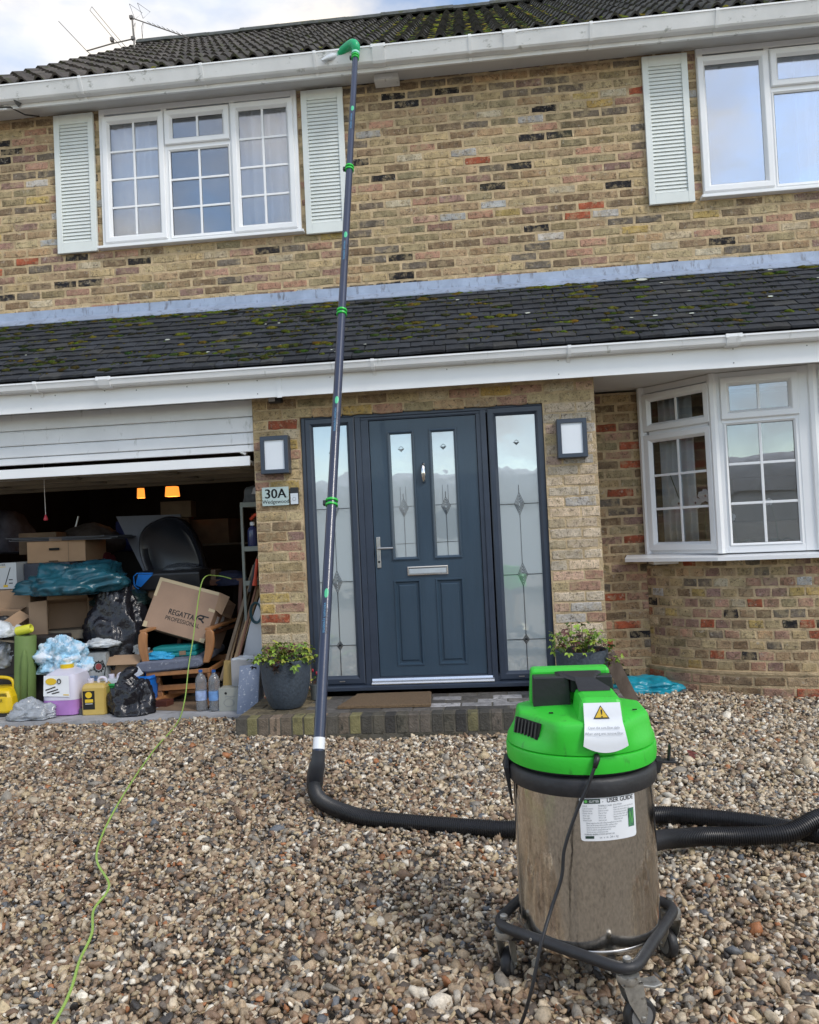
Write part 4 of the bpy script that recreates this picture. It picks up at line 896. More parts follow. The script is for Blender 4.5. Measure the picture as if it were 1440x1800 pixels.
cols = ((-.070, ['ISSUE', 'Loss of suction', 'Blocked pole', 'Motor not on', 'Filter wet', 'Hose split', 'Water in lid']), (-.030, ['POSSIBLE CAUSE', 'Drum is full', 'Debris in neck', 'Plug or fuse', 'Float is up', 'Worn cuff', 'Seal not set']), (.010, ['SOLUTION', 'Empty the drum and refit the lid', 'Clear the neck with a rod', 'Check plug and cable', 'Dry the filter then refit', 'Replace the hose cuff', 'Clean the seal']))
for x0, ln in cols:
    for k, s_ in enumerate(ln): text(q, s_, .0056 if k else .0062, lambda a, b, k=k: P2(x0+a, .5415-.0062*k+b), align='l', sx=.8)
for k, s_ in enumerate(['Always empty the drum before lifting the machine from the trolley', 'Never use the vacuum without the filter and float in place', 'Keep the hose free from tight bends and sharp stones', 'Check the cable for damage before each use', 'Do not use near overhead power lines', 'Store in a dry place']): text(q, s_, .0056, lambda a, b, k=k: P2(-.062+a, .4975-.0058*k+b), align='l', sx=.62)
for k, s_ in enumerate(['READ ALL INSTRUCTIONS BEFORE USE', '']):
    if s_: text(q, s_, .0056, lambda a, b, k=k: P2(-.068+a, .4680+b), align='l', sx=.8)
text(q, 'ce  v  m  24 v  kg', .008, lambda a, b: P2(-.030+a, .459+b), align='l', sx=.9); q.build('small_print', M_GREYI, gd_, fix=False)
# clips at both sides
for sx, a in ((-1, math.pi*1.02), (1, math.pi*-.02)):
    T_ = TV @ Matrix.Rotation(a, 4, 'Z'); q = MB(T_)
    if sx < 0: q.loft([[(.208, -.022, .628), (.208, .022, .628), (.217, .022, .628), (.217, -.022, .628)], [(.208, -.030, .60), (.208, .030, .60), (.224, .030, .60), (.224, -.030, .60)], [(.205, -.026, .54), (.205, .026, .54), (.214, .026, .54), (.214, -.026, .54)], [(.201, -.010, .487), (.201, .010, .487), (.206, .010, .487), (.206, -.010, .487)]])
    else:
        q.loft([[(.205, -.024, .575), (.205, .024, .575), (.215, .024, .575), (.215, -.024, .575)], [(.206, -.024, .612), (.206, .024, .612), (.226, .024, .612), (.226, -.024, .612)]]); q.box(.220, .262, -.016, .016, .600, .607); q.loft([[(.240, -.014, .600), (.240, .014, .600), (.247, .014, .600), (.247, -.014, .600)], [(.247, -.012, .650), (.247, .012, .650), (.252, .012, .650), (.252, -.012, .650)]])
    q.build('clip', M_RUB, vac, bevel=.003)
q = MB(TV); q.tube([(.02, -.2095, .676), (.019, -.222, .672), (.0115, -.226, .650)], [.0085, .0085, .006], 10); q.build('cable_gland', M_BLACK, vac, smooth=True)
q = MB(TV); q.tube([(.04, .16, .185), (.075, .235, .18)], .037, 16); q.build('hose_inlet', M_RUB, vac, smooth=40)
# trolley frame
CR = [Vector((-.035, -3.452, .165)), Vector((.306, -3.700, .165)), Vector((.498, -3.345, .165)), Vector((.150, -3.100, .165))]
pts = []
for i in range(4):
    a, b, c = CR[i-1], CR[i], CR[(i+1) % 4]; d1, d2 = (a-b).normalized(), (c-b).normalized(); p1, p2 = b+d1*.060, b+d2*.060
    for k in range(7): t = k/6; pts.append(p1*(1-t)**2+b*2*t*(1-t)+p2*t*t)
q = MB(); q.tube(pts, .0145, 12, closed=True); fr = q.build('trolley_frame', M_RUB, vac, smooth=True)
M_ZINC = mat('worn zinc', (.42, .41, .38), .42, metal=.7, var=.25, scale=40, bump=.1, dirt=((.12, .09, .06), .60, 30))
for i, (c, ang, brk) in enumerate(((CR[0], 1.25, False), (CR[1], .35, True), (CR[2], 1.9, False), (CR[3], .6, False))):
    inw = (VC-c); inw.z = 0; c = c+inw.normalized()*.030+Vector((0, 0, -.165))
    if i == 2: c = c+Vector((.012, .02, 0))
    T_ = Matrix.Translation(c) @ Matrix.Rotation(ang, 4, 'Z')
    q = MB(T_); q.lathe([(.008, .176), (.011, .180), (.011, .187), (.007, .190)], n=12); q.build('bolt', M_ZINC, vac, smooth=40)
    q = MB(T_); q.lathe([(.008, .150), (.028, .148), (.030, .138), (.026, .128), (.010, .126)], n=20); cs = q.build('caster', M_ZINC, vac, smooth=40)
    q = MB(T_)
    for s_ in (-1, 1): q.add([(-.024, s_*.017, .130), (.030, s_*.017, .130), (.040, s_*.017, .055), (.032, s_*.017, .030), (.020, s_*.017, .032), (-.010, s_*.017, .085), (-.024, s_*.020, .130), (.030, s_*.020, .130), (.040, s_*.020, .055), (.032, s_*.020, .030), (.020, s_*.020, .032), (-.010, s_*.020, .085)], [(0, 1, 2, 3, 4, 5), (11, 10, 9, 8, 7, 6)]+[(k, (k+1) % 6, (k+1) % 6+6, k+6) for k in range(6)])
    q.box(-.024, .030, -.020, .020, .126, .130); q.build('fork', M_ZINC, cs)
    q = MB(T_); c2 = (.026, 0, .042); ring = []
    def wheel(q, prof, n=32):
        rings = []
        for r_, y in prof: rings.append([(c2[0]+r_*math.cos(2*math.pi*k/n), y, c2[2]+r_*math.sin(2*math.pi*k/n)) for k in range(n)])
        q.loft(rings)
    wheel(q, [(.030, -.014), (.038, -.013), (.042, -.008), (.0428, 0), (.042, .008), (.038, .013), (.030, .014)]); q.build('tyre', M_RUB, cs, smooth=40)
    q = MB(T_); wheel(q, [(.006, -.0165), (.010, -.016), (.024, -.0150), (.0295, -.0155), (.0295, .0155), (.024, .0150), (.010, .016), (.006, .0165)], 20); q.build('wheel_hub', mat('grey plastic hub', (.16, .16, .16), .5), cs, smooth=40)
    q = MB(T_); wheel(q, [(.004, -.024), (.006, -.023), (.006, .023), (.004, .024)], 8); q.build('axle', M_ZINC, cs)
    if brk: q = MB(T_); q.loft([[(.024, -.018, .118), (.024, .018, .118), (.024, .018, .125), (.024, -.018, .125)], [(.060, -.022, .108), (.060, .022, .108), (.060, .022, .116), (.060, -.022, .116)], [(.085, -.020, .112), (.085, .020, .112), (.085, .020, .118), (.085, -.020, .118)]]); q.build('brake_pedal', M_ZINC, cs, bevel=.002)
q = MB(); d = (CR[1]-CR[0]).normalized()
for a in (.30, ): p = CR[0].lerp(CR[1], a); q.tube([p+Vector((0, -.012, .002)), p+Vector((-.004, -.0165, .002))], .004, 8)
q.build('rivet', M_ZINC, vac)
for a, b in ((0, 2), (1, 3)): p1, p2 = CR[a], CR[b]; q = MB(); q.box(-.012, .012, -.5*(p2-p1).length+.02, .5*(p2-p1).length-.02, .118, .126, T=Matrix.Translation((*((p1+p2)/2).xy, 0 if a == 0 else -.0085)) @ Matrix.Rotation(math.atan2((p2-p1).y, (p2-p1).x)-math.pi/2, 4, 'Z')); q.build('cross_bar', M_RUB, vac)

# its black mains cable
def smooth_path(P, n=8):
    P = [Vector(p) for p in P]; o_ = []
    for i in range(len(P)-1):
        p0, p1, p2, p3 = P[max(i-1, 0)], P[i], P[i+1], P[min(i+2, len(P)-1)]
        for k in range(n): t = k/n; o_.append(.5*((2*p1)+(p2-p0)*t+(2*p0-5*p1+4*p2-p3)*t*t+(3*p1-p0-3*p2+p3)*t**3))
    return o_+[P[-1]]
q = MB(); q.tube(smooth_path([(.2495, -3.626, .652), (.226, -3.632, .60), (.194, -3.638, .537), (.160, -3.645, .451), (.148, -3.655, .383), (.118, -3.675, .315), (.084, -3.72, .245), (.055, -3.745, .15), (.025, -3.735, .06), (-.005, -3.72, .022), (-.030, -3.74, .018), (-.06, -3.84, .018), (-.09, -4.1, .018), (-.12, -4.6, .018)]), .0046, 8)
base(q, 'power_cable', M_BLACK, 'thin black power cable hanging from the green lid down onto the gravel', 'cable', smooth=True)

# corrugated hose
def corrugated(path, r, pitch, n=16, rr=.0035):
    P = smooth_path(path, 24); D = [0]
    for a, b in zip(P, P[1:]): D.append(D[-1]+(b-a).length)
    tot = D[-1]; m_ = int(tot/pitch*4); pts = []; rad = []; j = 0
    for i in range(m_+1):
        s_ = tot*i/m_
        while j < len(D)-2 and D[j+1] < s_: j += 1
        t = (s_-D[j])/max(1e-9, D[j+1]-D[j]); pts.append(P[j].lerp(P[j+1], t)); rad.append(r-(rr if i % 4 in (2, 3) else 0))
    return pts, rad
HP = [(-.902, -1.86, .075), (-.885, -1.935, .058), (-.838, -2.03, .048), (-.745, -2.13, .043), (-.60, -2.225, .034), (-.444, -2.277, .034), (-.293, -2.316, .034), (-.122, -2.354, .034), (.055, -2.380, .034), (.35, -2.33, .034), (.673, -2.235, .034), (.85, -2.27, .034), (1.0, -2.325, .034), (1.132, -2.40, .034), (1.25, -2.53, .045), (1.45, -2.75, .045), (1.75, -2.80, .045), (1.90, -2.62, .045), (1.72, -2.40, .047), (1.45, -2.38, .068), (1.25, -2.475, .100), (1.10, -2.52, .060), (.923, -2.51, .045), (.796, -2.52, .050), (.70, -2.56, .060), (.60, -2.64, .085), (.50, -2.80, .125), (.40, -3.0, .16), (.30, -3.19, .18)]
pts, rad = corrugated(HP, .036, .0088)
q = MB(); q.tube(pts, rad, 14); hose = base(q, 'vacuum_hose', mat('black ribbed hose', (.014, .014, .016), .38, var=.15, bump=.05), 'thick black ribbed hose lying on the gravel from pole to vacuum', 'hose', smooth=35)

# ------------------------------------------------------------------ gutter pole
M_POLE = mat('carbon blue pole', (.020, .029, .062), .32, var=.1, scale=5, bump=.05, coat=.4)
M_GCL = mat('green clamp plastic', (.03, .50, .06), .35, var=.1, bump=0)
pt, pb = Vector((-.831, .300, 5.035)), Vector((-.868, -1.90, .240)); pd = (pt-pb).normalized()
pole = thing('gutter_pole', 'long dark blue vacuum pole with green clamps leaning against the upper gutter', 'pole', (-.88, -1.95, 0))
joints = [0, .213, .412, .605, .818, .983]; zs_ = [(z-.240)/(5.035-.240) for z in (.24, 1.478, 2.713, 3.891, 5.0)]
for k in range(4):
    a, b = pb.lerp(pt, zs_[k]), pb.lerp(pt, zs_[k+1]); r_ = .0285-.0018*k
    q = MB(); q.tube([a, b], [r_, r_-.0006], 20); sec = q.build('pole_section', M_POLE, pole, smooth=40)
    # printed marks on the section
    side_ = Vector((1, 0, 0)); side_ = (side_-pd*side_.dot(pd)).normalized(); fr_ = side_.cross(pd).normalized()
    if fr_.y > 0: fr_ = -fr_
    L_ = (b-a).length; c0 = a.lerp(b, .50 if k else .60)
    def pm(u_, v_, rr=.0006): th = u_/r_; return c0+pd*v_+(fr_*math.cos(th)+side_*math.sin(th))*(r_+rr)
    for o_ in (0, .004):
        pass
    q = MB(); q.add([pm(.004+.011*math.cos(2*math.pi*i/14), .022*math.sin(2*math.pi*i/14)-(.012*math.sin(math.pi*i/14) if i > 7 else 0)) for i in range(14)], [tuple(range(14))]); q.build('logo_mark', mat('mint print', (.08, .50, .25), .4, var=0, bump=0), sec, fix=False)
    q = MB(); text(q, 'vacuum systems', .022, lambda a_, b_: pm(-.006+b_, -.14-a_), sx=1.15); q.build('lettering', mat('blue print', (.12, .32, .50), .4, var=0, bump=0), sec, fix=False)
    q = MB(); text(q, 'GUTTER', .020, lambda a_, b_: pm(.009+b_, -.16-a_), sx=1.9); q.build('lettering', mat('dark print', (.012, .014, .02), .4, var=0, bump=0), sec, fix=False)
for k in (1, 2, 3, 4):
    c = pb.lerp(pt, zs_[k]); r_ = .0295-.0018*(k-1)
    Tq = Matrix.Translation(c) @ pd.to_track_quat('Z', 'Y').to_matrix().to_4x4()
    q = MB(Tq)
    for z in (-.022, .006): q.lathe([(r_, z), (r_+.006, z+.002), (r_+.0065, z+.012), (r_, z+.016)], n=20)
    cl = q.build('clamp', M_GCL, pole, smooth=40); cl2 = MB(Tq); cl2.box(r_-.002, r_+.020, -.012, .012, -.014, .014); cl2.build('clamp_lever', M_BLACK, cl, bevel=.003)
q = MB(); q.tube([pb+pd*.012, pb+pd*.068], .0295, 20); q.build('white_collar', mat('white tape', (.8, .82, .85), .4, var=.02, bump=0), pole, smooth=40)
q = MB(); q.tube([(-.905, -1.852, .072), (-.897, -1.868, .12), pb+Vector((-.008, -.004, -.06)), pb+Vector((-.004, 0, -.04)), pb+pd*.012], [.042, .041, .039, .033, .0315], 20); q.build('hose_cuff', mat('charcoal cuff', (.03, .033, .04), .45, bump=.05), pole, smooth=40)
# green bend over the gutter with a pale nozzle
e0 = pb.lerp(pt, .996); bend = smooth_path([e0, e0+pd*.05, e0+Vector((.004, .01, .085)), e0+Vector((-.022, .03, .118)), e0+Vector((-.070, .07, .122)), e0+Vector((-.12, .10, .108)), e0+Vector((-.155, .12, .095))], 6)
q = MB(); q.tube(bend, [.030+.004*math.sin(math.pi*i/(len(bend)-1)) for i in range(len(bend))], 18); q.build('elbow', mat('teal green elbow', (.01, .38, .15), .35, var=.08, bump=0), pole, smooth=True)
q = MB(); a = bend[-1]; q.tube([a+Vector((.012, -.004, .008)), a+Vector((-.012, .004, -.008))], .0345, 18); q.build('collar', mat('mint collar', (.30, .62, .50), .4, bump=0), pole, smooth=40); q = MB(); q.tube([e0+pd*.010, e0+pd*.030], .0335, 18); q.build('collar', mat('mint collar', (.30, .62, .50), .4, bump=0), pole, smooth=40)
q = MB(); q.tube([a, a+Vector((-.045, -.02, -.020)), a+Vector((-.09, -.045, -.045)), a+Vector((-.125, -.06, -.065))], [.029, .026, .016, .008], 14); q.build('nozzle', mat('translucent nozzle', (.62, .66, .70), .35, bump=0), pole, smooth=40)

# yellow green cord from the garage over the gravel
q = MB(); q.tube(smooth_path([(-2.10, .62, .985), (-2.20, .58, 1.015), (-2.275, .45, .998), (-2.325, .40, .724), (-2.337, .35, .551), (-2.349, .26, .337), (-2.327, .10, .113), (-2.23, -.30, .030), (-2.109, -.979, .022), (-1.879, -1.921, .022), (-1.674, -2.555, .022), (-1.470, -2.86, .022), (-1.430, -3.054, .022), (-1.352, -3.22, .022), (-1.306, -3.385, .022), (-1.25, -3.54, .022), (-1.213, -3.695, .022), (-1.15, -4.1, .022), (-1.1, -4.6, .022)]), .0046, 8)
base(q, 'extension_cord', mat('lime cord', (.32, .48, .10), .5, var=.1, bump=0), 'long lime green cord running from the cardboard box across the gravel', 'cord', smooth=True)

# ------------------------------------------------------------------ planted pots
M_POT = mat('blue grey glazed pot', (.050, .065, .085), .45, var=.3, scale=60, bump=.35, bscale=70, dirt=((.16, .20, .24), .66, 90))
M_SOIL = mat('soil', (.03, .022, .016), 1, bump=.8)
def leaf_mesh(seed, m_):
    r_ = random.Random(seed); q = MB(); q.v.append(Vector((0, 0, 0))); n_ = 5
    for li in range(3):
        a = (li-1)*.95; L_ = 1-.12*abs(li-1); d = Vector((math.cos(a), math.sin(a), 0)); s_ = Vector((-d.y, d.x, 0)); o_ = len(q.v)
        q.v += [d*.12+s_*.05, d*.45*L_+s_*.24+Vector((0, 0, .05)), d*.72*L_+s_*.20+Vector((0, 0, .02)), d*L_+Vector((0, 0, -.12-r_.uniform(0, .1))), d*.72*L_-s_*.20+Vector((0, 0, .02)), d*.45*L_-s_*.24+Vector((0, 0, .05)), d*.12-s_*.05, d*.5*L_+Vector((0, 0, -.03))]
        q.f += [(o_, o_+1, o_+7), (o_+1, o_+2, o_+7), (o_+2, o_+3, o_+7), (o_+3, o_+4, o_+7), (o_+4, o_+5, o_+7), (o_+5, o_+6, o_+7), (o_+6, o_, o_+7)]
    return q.mesh('leaf', m_)
M_LEAF = mat('leaf', rough=.5, objcol=True, var=.25, scale=60, bump=.1, sub=.0)
LM = [leaf_mesh(k, M_LEAF) for k in range(4)]
def plant(t, c, rx_, h, n_, seed, sizes=(.022, .034), lim=None):
    r_ = random.Random(seed); q = MB(); tips = []
    for k in range(int(n_*.33)):
        a = r_.uniform(0, 2*math.pi); rr = rx_*math.sqrt(r_.random())*1.15; tip = c+Vector((rr*math.cos(a), rr*math.sin(a), h*(.35+.65*r_.random())*(1-.35*(rr/rx_)**2)))
        st = c+Vector((rr*.5*math.cos(a), rr*.5*math.sin(a), -.01)); q.tube([st, st.lerp(tip, .5)+Vector((r_.uniform(-.01, .01), r_.uniform(-.01, .01), .012)), tip], .0013, 4); tips.append(tip)
    q.build('stems', mat('reddish stem', (.10, .05, .03), .7), t)['kind'] = 'stuff'
    for k in range(n_):
        tip = tips[k % len(tips)]+Vector((r_.uniform(-.03, .03), r_.uniform(-.03, .03), r_.uniform(-.06, .015)))
        s_ = r_.uniform(*sizes); T_ = Matrix.Translation(tip) @ Matrix.Rotation(r_.uniform(0, 6.3), 4, 'Z') @ Matrix.Rotation(r_.uniform(-.2, 1.0), 4, 'Y') @ Matrix.Rotation(r_.uniform(-.5, .5), 4, 'X') @ Matrix.Scale(s_, 4)
        z = r_.random(); col = (.22, .33, .035) if z < .38 else (.12, .22, .03) if z < .62 else (.33, .36, .05) if z < .75 else (.055, .09, .02) if z < .87 else (.10, .035, .03)
        if tip.z < c.z+.03 and r_.random() < .4: col = (.03, .022, .018)
        g_ = r_.uniform(.8, 1.2); link('leaf', LM[r_.randrange(4)], t, T_, tuple(v*g_ for v in col))
def pot(name, x, y, z, prof, label, cat, n=40, M_=M_POT, group=None):
    t = thing(name, label, cat, (x, y, z), group); q = MB(Matrix.Translation((x, y, z))); q.lathe(prof, n=n, caps=True); q.build('pot', M_, t, smooth=35); return t
PROF = [(.075, 0), (.105, .004), (.125, .03), (.150, .10), (.165, .18), (.172, .26), (.174, .325), (.166, .330), (.160, .325), (.158, .27), (.0, .268)]
t = pot('planter', -1.425, -.335, .132, PROF, 'round blue grey planter with yellow green plant against the left pier', 'planter')
q = MB(Matrix.Translation((-1.425, -.335, .132))); q.lathe([(.157, .285), (.10, .296), (0, .30)], n=24); q.build('soil', M_SOIL, t)
plant(t, Vector((-1.430, -.335, .425)), .195, .175, 190, 5, (.032, .05))
PROF2 = [(r_*1.0, z*1.0) for r_, z in PROF]
t = pot('planter', .590, -.335, .132, PROF2, 'round blue grey planter with a shrubby plant, half hidden behind the green vacuum lid', 'planter')
q = MB(Matrix.Translation((.590, -.335, .132))); q.lathe([(.157, .285), (.10, .296), (0, .30)], n=24); q.build('soil', M_SOIL, t)
plant(t, Vector((.575, -.335, .425)), .175, .225, 190, 8, (.026, .044)); plant(t, Vector((.775, -.40, .375)), .06, .07, 24, 9, (.03, .046))
t = pot('flower_pot', -1.272, -.115, .132, [(.030, 0), (.032, .002), (.040, .10), (.043, .10), (.043, .112), (.038, .112), (.036, .10), (0, .098)], 'tiny grey pot with red cyclamen squeezed behind the big planter', 'flower pot', 20, mat('grey plastic pot', (.10, .115, .12), .5))
plant(t, Vector((-1.272, -.115, .235)), .045, .06, 34, 12, (.014, .022))
for dx, dz in ((-.01, .105), (.018, .085)): q = MB(Matrix.Translation((-1.272+dx, -.14, .235+dz))); q.lathe([(.002, -.012), (.009, 0), (.007, .012), (.001, .016)], n=8); q.build('flower', mat('crimson petal', (.35, .01, .03), .5, var=.1, bump=0), t, smooth=True)

# ------------------------------------------------------------------ by the bay wall: plank and blue bag
q = MB(); a, b = Vector((.975, .07, .012)), Vector((.79, -.12, .395)); d = (b-a).normalized(); s_ = Vector((1, .15, 0)); s_ = (s_-d*s_.dot(d)).normalized()*.047; n_ = d.cross(s_).normalized()*.011
q.add([a-s_-n_, a+s_-n_, a+s_+n_, a-s_+n_, b-s_-n_, b+s_-n_, b+s_+n_, b-s_+n_], [(0, 1, 2, 3), (7, 6, 5, 4), (0, 4, 5, 1), (1, 5, 6, 2), (2, 6, 7, 3), (3, 7, 4, 0)])
base(q, 'plank', mat('greyed plank', (.20, .155, .125), .8, var=.3, scale=12, bump=.3, bscale=30, stretch=(1, 1, .2)), 'short weathered plank leaning on the right hand planter', 'plank')
def crumple(name, c, rx_, ry_, h, m_, label, cat, seed, n_=40, fold=6., amp=.5, parent=None, squash=1., rot=0, sharp=True, flat=0.15):
    """a crumpled sheet or bag: a closed lumpy body with ridged folds"""
    q = MB(Matrix.Translation(c) @ Matrix.Rotation(rot, 4, 'Z')); rings = []; nu, nv = n_*2, n_
    for j in range(nv+1):
        v_ = math.pi*j/nv-math.pi/2; ring = []
        for i in range(nu):
            u_ = 2*math.pi*i/nu; d = Vector((math.cos(v_)*math.cos(u_), math.cos(v_)*math.sin(u_), math.sin(v_)))
            p = d*fold*.22+Vector((seed*3.1, seed*1.7, 0)); p2 = p+Vector((mnoise.noise(p*1.5), mnoise.noise(p*1.5+Vector((4, 4, 4))), 0))*.5
            wv = mnoise.noise(p); rd = 1-abs(mnoise.noise(Vector((p2.x*1.4, p2.y*1.4, p2.z*2.6))))*2.2; rd2 = 1-abs(mnoise.noise(Vector((p2.x*3.2, p2.y*3.2, p2.z*5.5))))*2.2
            k = 1+amp*(wv*.55+rd*.16+rd2*.085); z = d.z*h*k
            if z < -h*flat: z = -h*flat+(z+h*flat)*.1
            ring.append((d.x*rx_*k, d.y*ry_*k, z+h*flat))
        rings.append(ring)
    q.loft(rings, caps=False)
    if parent: return q.build(name, m_, parent, smooth=True)
    return base(q, name, m_, label, cat, smooth=True)
M_CYAN = mat('cyan plastic', (.01, .26, .36), .3, var=.35, scale=14, bump=.4, bscale=25, dirt=((.01, .03, .04), .62, 14))
crumple('plastic_bag', (1.13, .50, .0), .26, .16, .085, M_CYAN, 'crumpled cyan plastic sack on the gravel by the bay wall', 'sack', 3, amp=.9)

# fallen leaves on the gravel
t = None; rg = random.Random(21)
M_DEAD = mat('dead leaf', rough=.7, objcol=True, var=.3, scale=50, bump=.3)
DL = [leaf_mesh(k+9, M_DEAD) for k in range(2)]
for k, (x, y, s_, col) in enumerate(((1.02, -1.30, .060, (.14, .035, .025)), (-2.75, -1.0, .06, (.12, .05, .03)), (-3.4, -.95, .055, (.16, .09, .06)), (-1.60, -2.45, .05, (.07, .03, .02)), (1.30, -.5, .05, (.05, .03, .02)), (1.5, .1, .06, (.08, .045, .03)), (1.38, .22, .05, (.10, .05, .03)), (1.42, .36, .06, (.06, .035, .025)), (2.1, -.6, .05, (.06, .05, .04)), (-3.22, -.22, .05, (.45, .27, .04)))):
    names = ('dark red leaf on the pale gravel beside the vacuum clip', 'dark brown leaf on the gravel in front of the small black bin bag', 'reddish brown leaf on the gravel at the far left', 'small dark leaf on the gravel beside the lime cord', 'blackish leaf on the gravel beyond the hose', 'brown leaf on the gravel near the cyan sack', 'small brown leaf beside the bay wall', 'dark curled leaf at the foot of the bay wall', 'dark leaf on the gravel at the far right', 'yellow leaf at the edge of the garage slab')
    o = link('dead_leaf', DL[k % 2], None, Matrix.Translation((x, y, .018+.01)) @ Matrix.Rotation(k*1.7, 4, 'Z') @ Matrix.Rotation(.25, 4, 'X') @ Matrix.Scale(s_, 4), col)
    tag(o, names[k], 'leaf', 'fallen leaves on the gravel')

# ------------------------------------------------------------------ moss and lichen on the roofs
def moss(E_, dr, nr, xs, rows, expo, n_, seed, name, smin=.012, smax=.032, bias=None, flat=.45, top=1.04, gain=1.):
    r_ = random.Random(seed); v0, f0 = ico(1); V = []; Fc = []; Cc = []; cnt = 0
    def blob(p, s_, col):
        nonlocal cnt
        for a in v0:
            k = s_*r_.uniform(.75, 1.25); w_ = p+Vector((a[0]*k*1.25, 0, 0))+dr*(a[1]*k*.8)+nr*(max(a[2], -.3)*k*flat); V.append(w_); Cc.append(col)
        Fc.extend([tuple(i+cnt for i in f) for f in f0]); cnt += len(v0)
    for k in range(n_):
        x = r_.uniform(*xs)
        if bias and r_.random() > bias(x): continue
        row = r_.randrange(rows); p = E_+Vector((x, 0, 0))+dr*min(top, .07+row*expo+r_.choice([.004, .0, r_.uniform(0, expo)]))+nr*.012
        if not inview(p, .02): continue
        m_ = r_.choice([1, 1, 2, 3, 5, 7]); col0 = r_.choice([(.085, .088, .012), (.05, .058, .012), (.10, .092, .014), (.035, .042, .012), (.022, .028, .012)])
        for j in range(m_): blob(p+Vector((r_.gauss(0, .02*m_**.5), 0, 0))+dr*r_.gauss(0, .010), r_.uniform(smin, smax), tuple(c*gain*r_.uniform(.7, 1.3) for c in col0))
    q = MB(); q.v = V; q.f = Fc; q.c = Cc; o = q.build(name, M_MOSS, fix=False, smooth=True); o['kind'] = 'stuff'; return o
moss(E0, sdir, snrm, (-4.3, 2.9), 13, EXPO, 430, 1, 'moss', .012, .038, bias=lambda x: .9 if x < -1.2 else .5)
moss(E0, sdir, snrm, (-4.3, 2.9), 13, EXPO, 700, 5, 'moss', .005, .012)
moss(G0, gd, gn, (-4.1, 3.2), 16, PE, 4200, 2, 'moss', .02, .055, bias=lambda x: .12 if x < -1.4 else .9, top=4.2, gain=1.7)
q = MB(); r_ = random.Random(6)
for k in range(26):
    x = r_.uniform(-4.2, 2.9); p = E0+Vector((x, 0, 0))+sdir*r_.uniform(.02, 1.14)+snrm*.020; s_ = r_.uniform(.004, .013)
    q.add([p+Vector((s_*1.8*math.cos(a), 0, 0))+sdir*s_*math.sin(a)+snrm*.003*r_.random() for a in [k2*math.pi/3 for k2 in range(6)]], [(0, 1, 2, 3, 4, 5)])
p = E0+Vector((1.30, 0, 0))+sdir*1.02+snrm*.022; q.add([p+Vector((.045*math.cos(a), 0, 0))+sdir*.024*math.sin(a)+snrm*.006 for a in [k2*math.pi/5 for k2 in range(10)]], [tuple(range(10))])
o = q.build('lichen', mat('pale lichen', (.42, .44, .38), .9, var=.2, bump=.3)); o['kind'] = 'stuff'

# ------------------------------------------------------------------ what stands in the garage
M_CARD = mat('cardboard', (.34, .225, .14), .85, var=.10, scale=5, bump=.08, bscale=60); M_CARDP = mat('peach cardboard', (.46, .29, .17), .85, var=.08, scale=5, bump=.05)
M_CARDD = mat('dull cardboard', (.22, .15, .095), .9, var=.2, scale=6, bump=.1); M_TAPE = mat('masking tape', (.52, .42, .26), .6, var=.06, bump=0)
FZ = .018
def carton(name, c, sx, sy, sz, rot, m_, label, cat='box', lid='closed', tiltx=0, tilty=0, parts=(), taper=0):
    """cardboard box with walls of real thickness; lid 'closed' or 'open' with flaps"""
    t = thing(name, label, cat, c); T = Matrix.Translation(c) @ Matrix.Rotation(rot, 4, 'Z') @ Matrix.Rotation(tilty, 4, 'Y') @ Matrix.Rotation(tiltx, 4, 'X')
    q = MB(T); w_ = .005; x, y = sx/2, sy/2
    if lid == 'closed': q.box(-x, x, -y, y, 0, sz)
    else:
        q.box(-x, x, -y, -y+w_, 0, sz); q.box(-x, x, y-w_, y, 0, sz); q.box(-x, -x+w_, -y+w_, y-w_, 0, sz); q.box(x-w_, x, -y+w_, y-w_, 0, sz); q.box(-x+w_, x-w_, -y+w_, y-w_, 0, w_)
    q.build('carton', m_, t, bevel=.002)
    if lid == 'open':
        for ax, s_, ang in (('y', -1, 2.3), ('y', 1, 1.7), ('x', -1, 2.0), ('x', 1, 2.2)):
            L_ = min(sx, sy)*.46; wd = sx if ax == 'y' else sy; q = MB(); q.box(-wd/2+.004, wd/2-.004, 0, L_, 0, .004)
            rz = {('y', -1): math.pi, ('y', 1): 0, ('x', -1): math.pi/2, ('x', 1): -math.pi/2}[(ax, s_)]
            off = Vector((0, s_*y, sz)) if ax == 'y' else Vector((s_*x, 0, sz))
            M_ = T @ Matrix.Translation(off) @ Matrix.Rotation(rz, 4, 'Z') @ Matrix.Rotation(R(90)-ang+.5*(hash((ax, s_)) % 3)*.1, 4, 'X'); q.v = [M_ @ v for v in q.v]; q.build('flap', m_, t)
    return t, T
# --- far back shapes, dim
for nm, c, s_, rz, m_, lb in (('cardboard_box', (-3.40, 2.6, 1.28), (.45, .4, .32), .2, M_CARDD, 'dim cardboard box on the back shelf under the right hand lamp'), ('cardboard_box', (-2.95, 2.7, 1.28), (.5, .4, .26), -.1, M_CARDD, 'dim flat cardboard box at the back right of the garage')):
    t, T = carton(nm, c, *s_, rz, m_, lb)
q = MB()
for z in (.45, 1.26): q.box(-4.9, -2.3, 2.35, 3.0, z, z+.02)
for x in (-4.9, -3.6, -2.34): q.box(x, x+.04, 2.36, 2.40, .018, 1.28)
base(q, 'storage_shelf', M_WOODD, 'dim wooden storage shelf across the back of the garage', 'shelf')
M_BLUEF = mat('dark blue fabric', (.015, .02, .10), .8, bump=.2); M_REDF = mat('dark red fabric', (.12, .012, .02), .8, bump=.2)
q = MB(); q.box(-3.72, -3.10, 1.95, 2.2, 1.24, 1.55); o = base(q, 'storage_crate', M_BLUEF, 'dark blue crate behind the grey board', 'crate', bevel=.02)
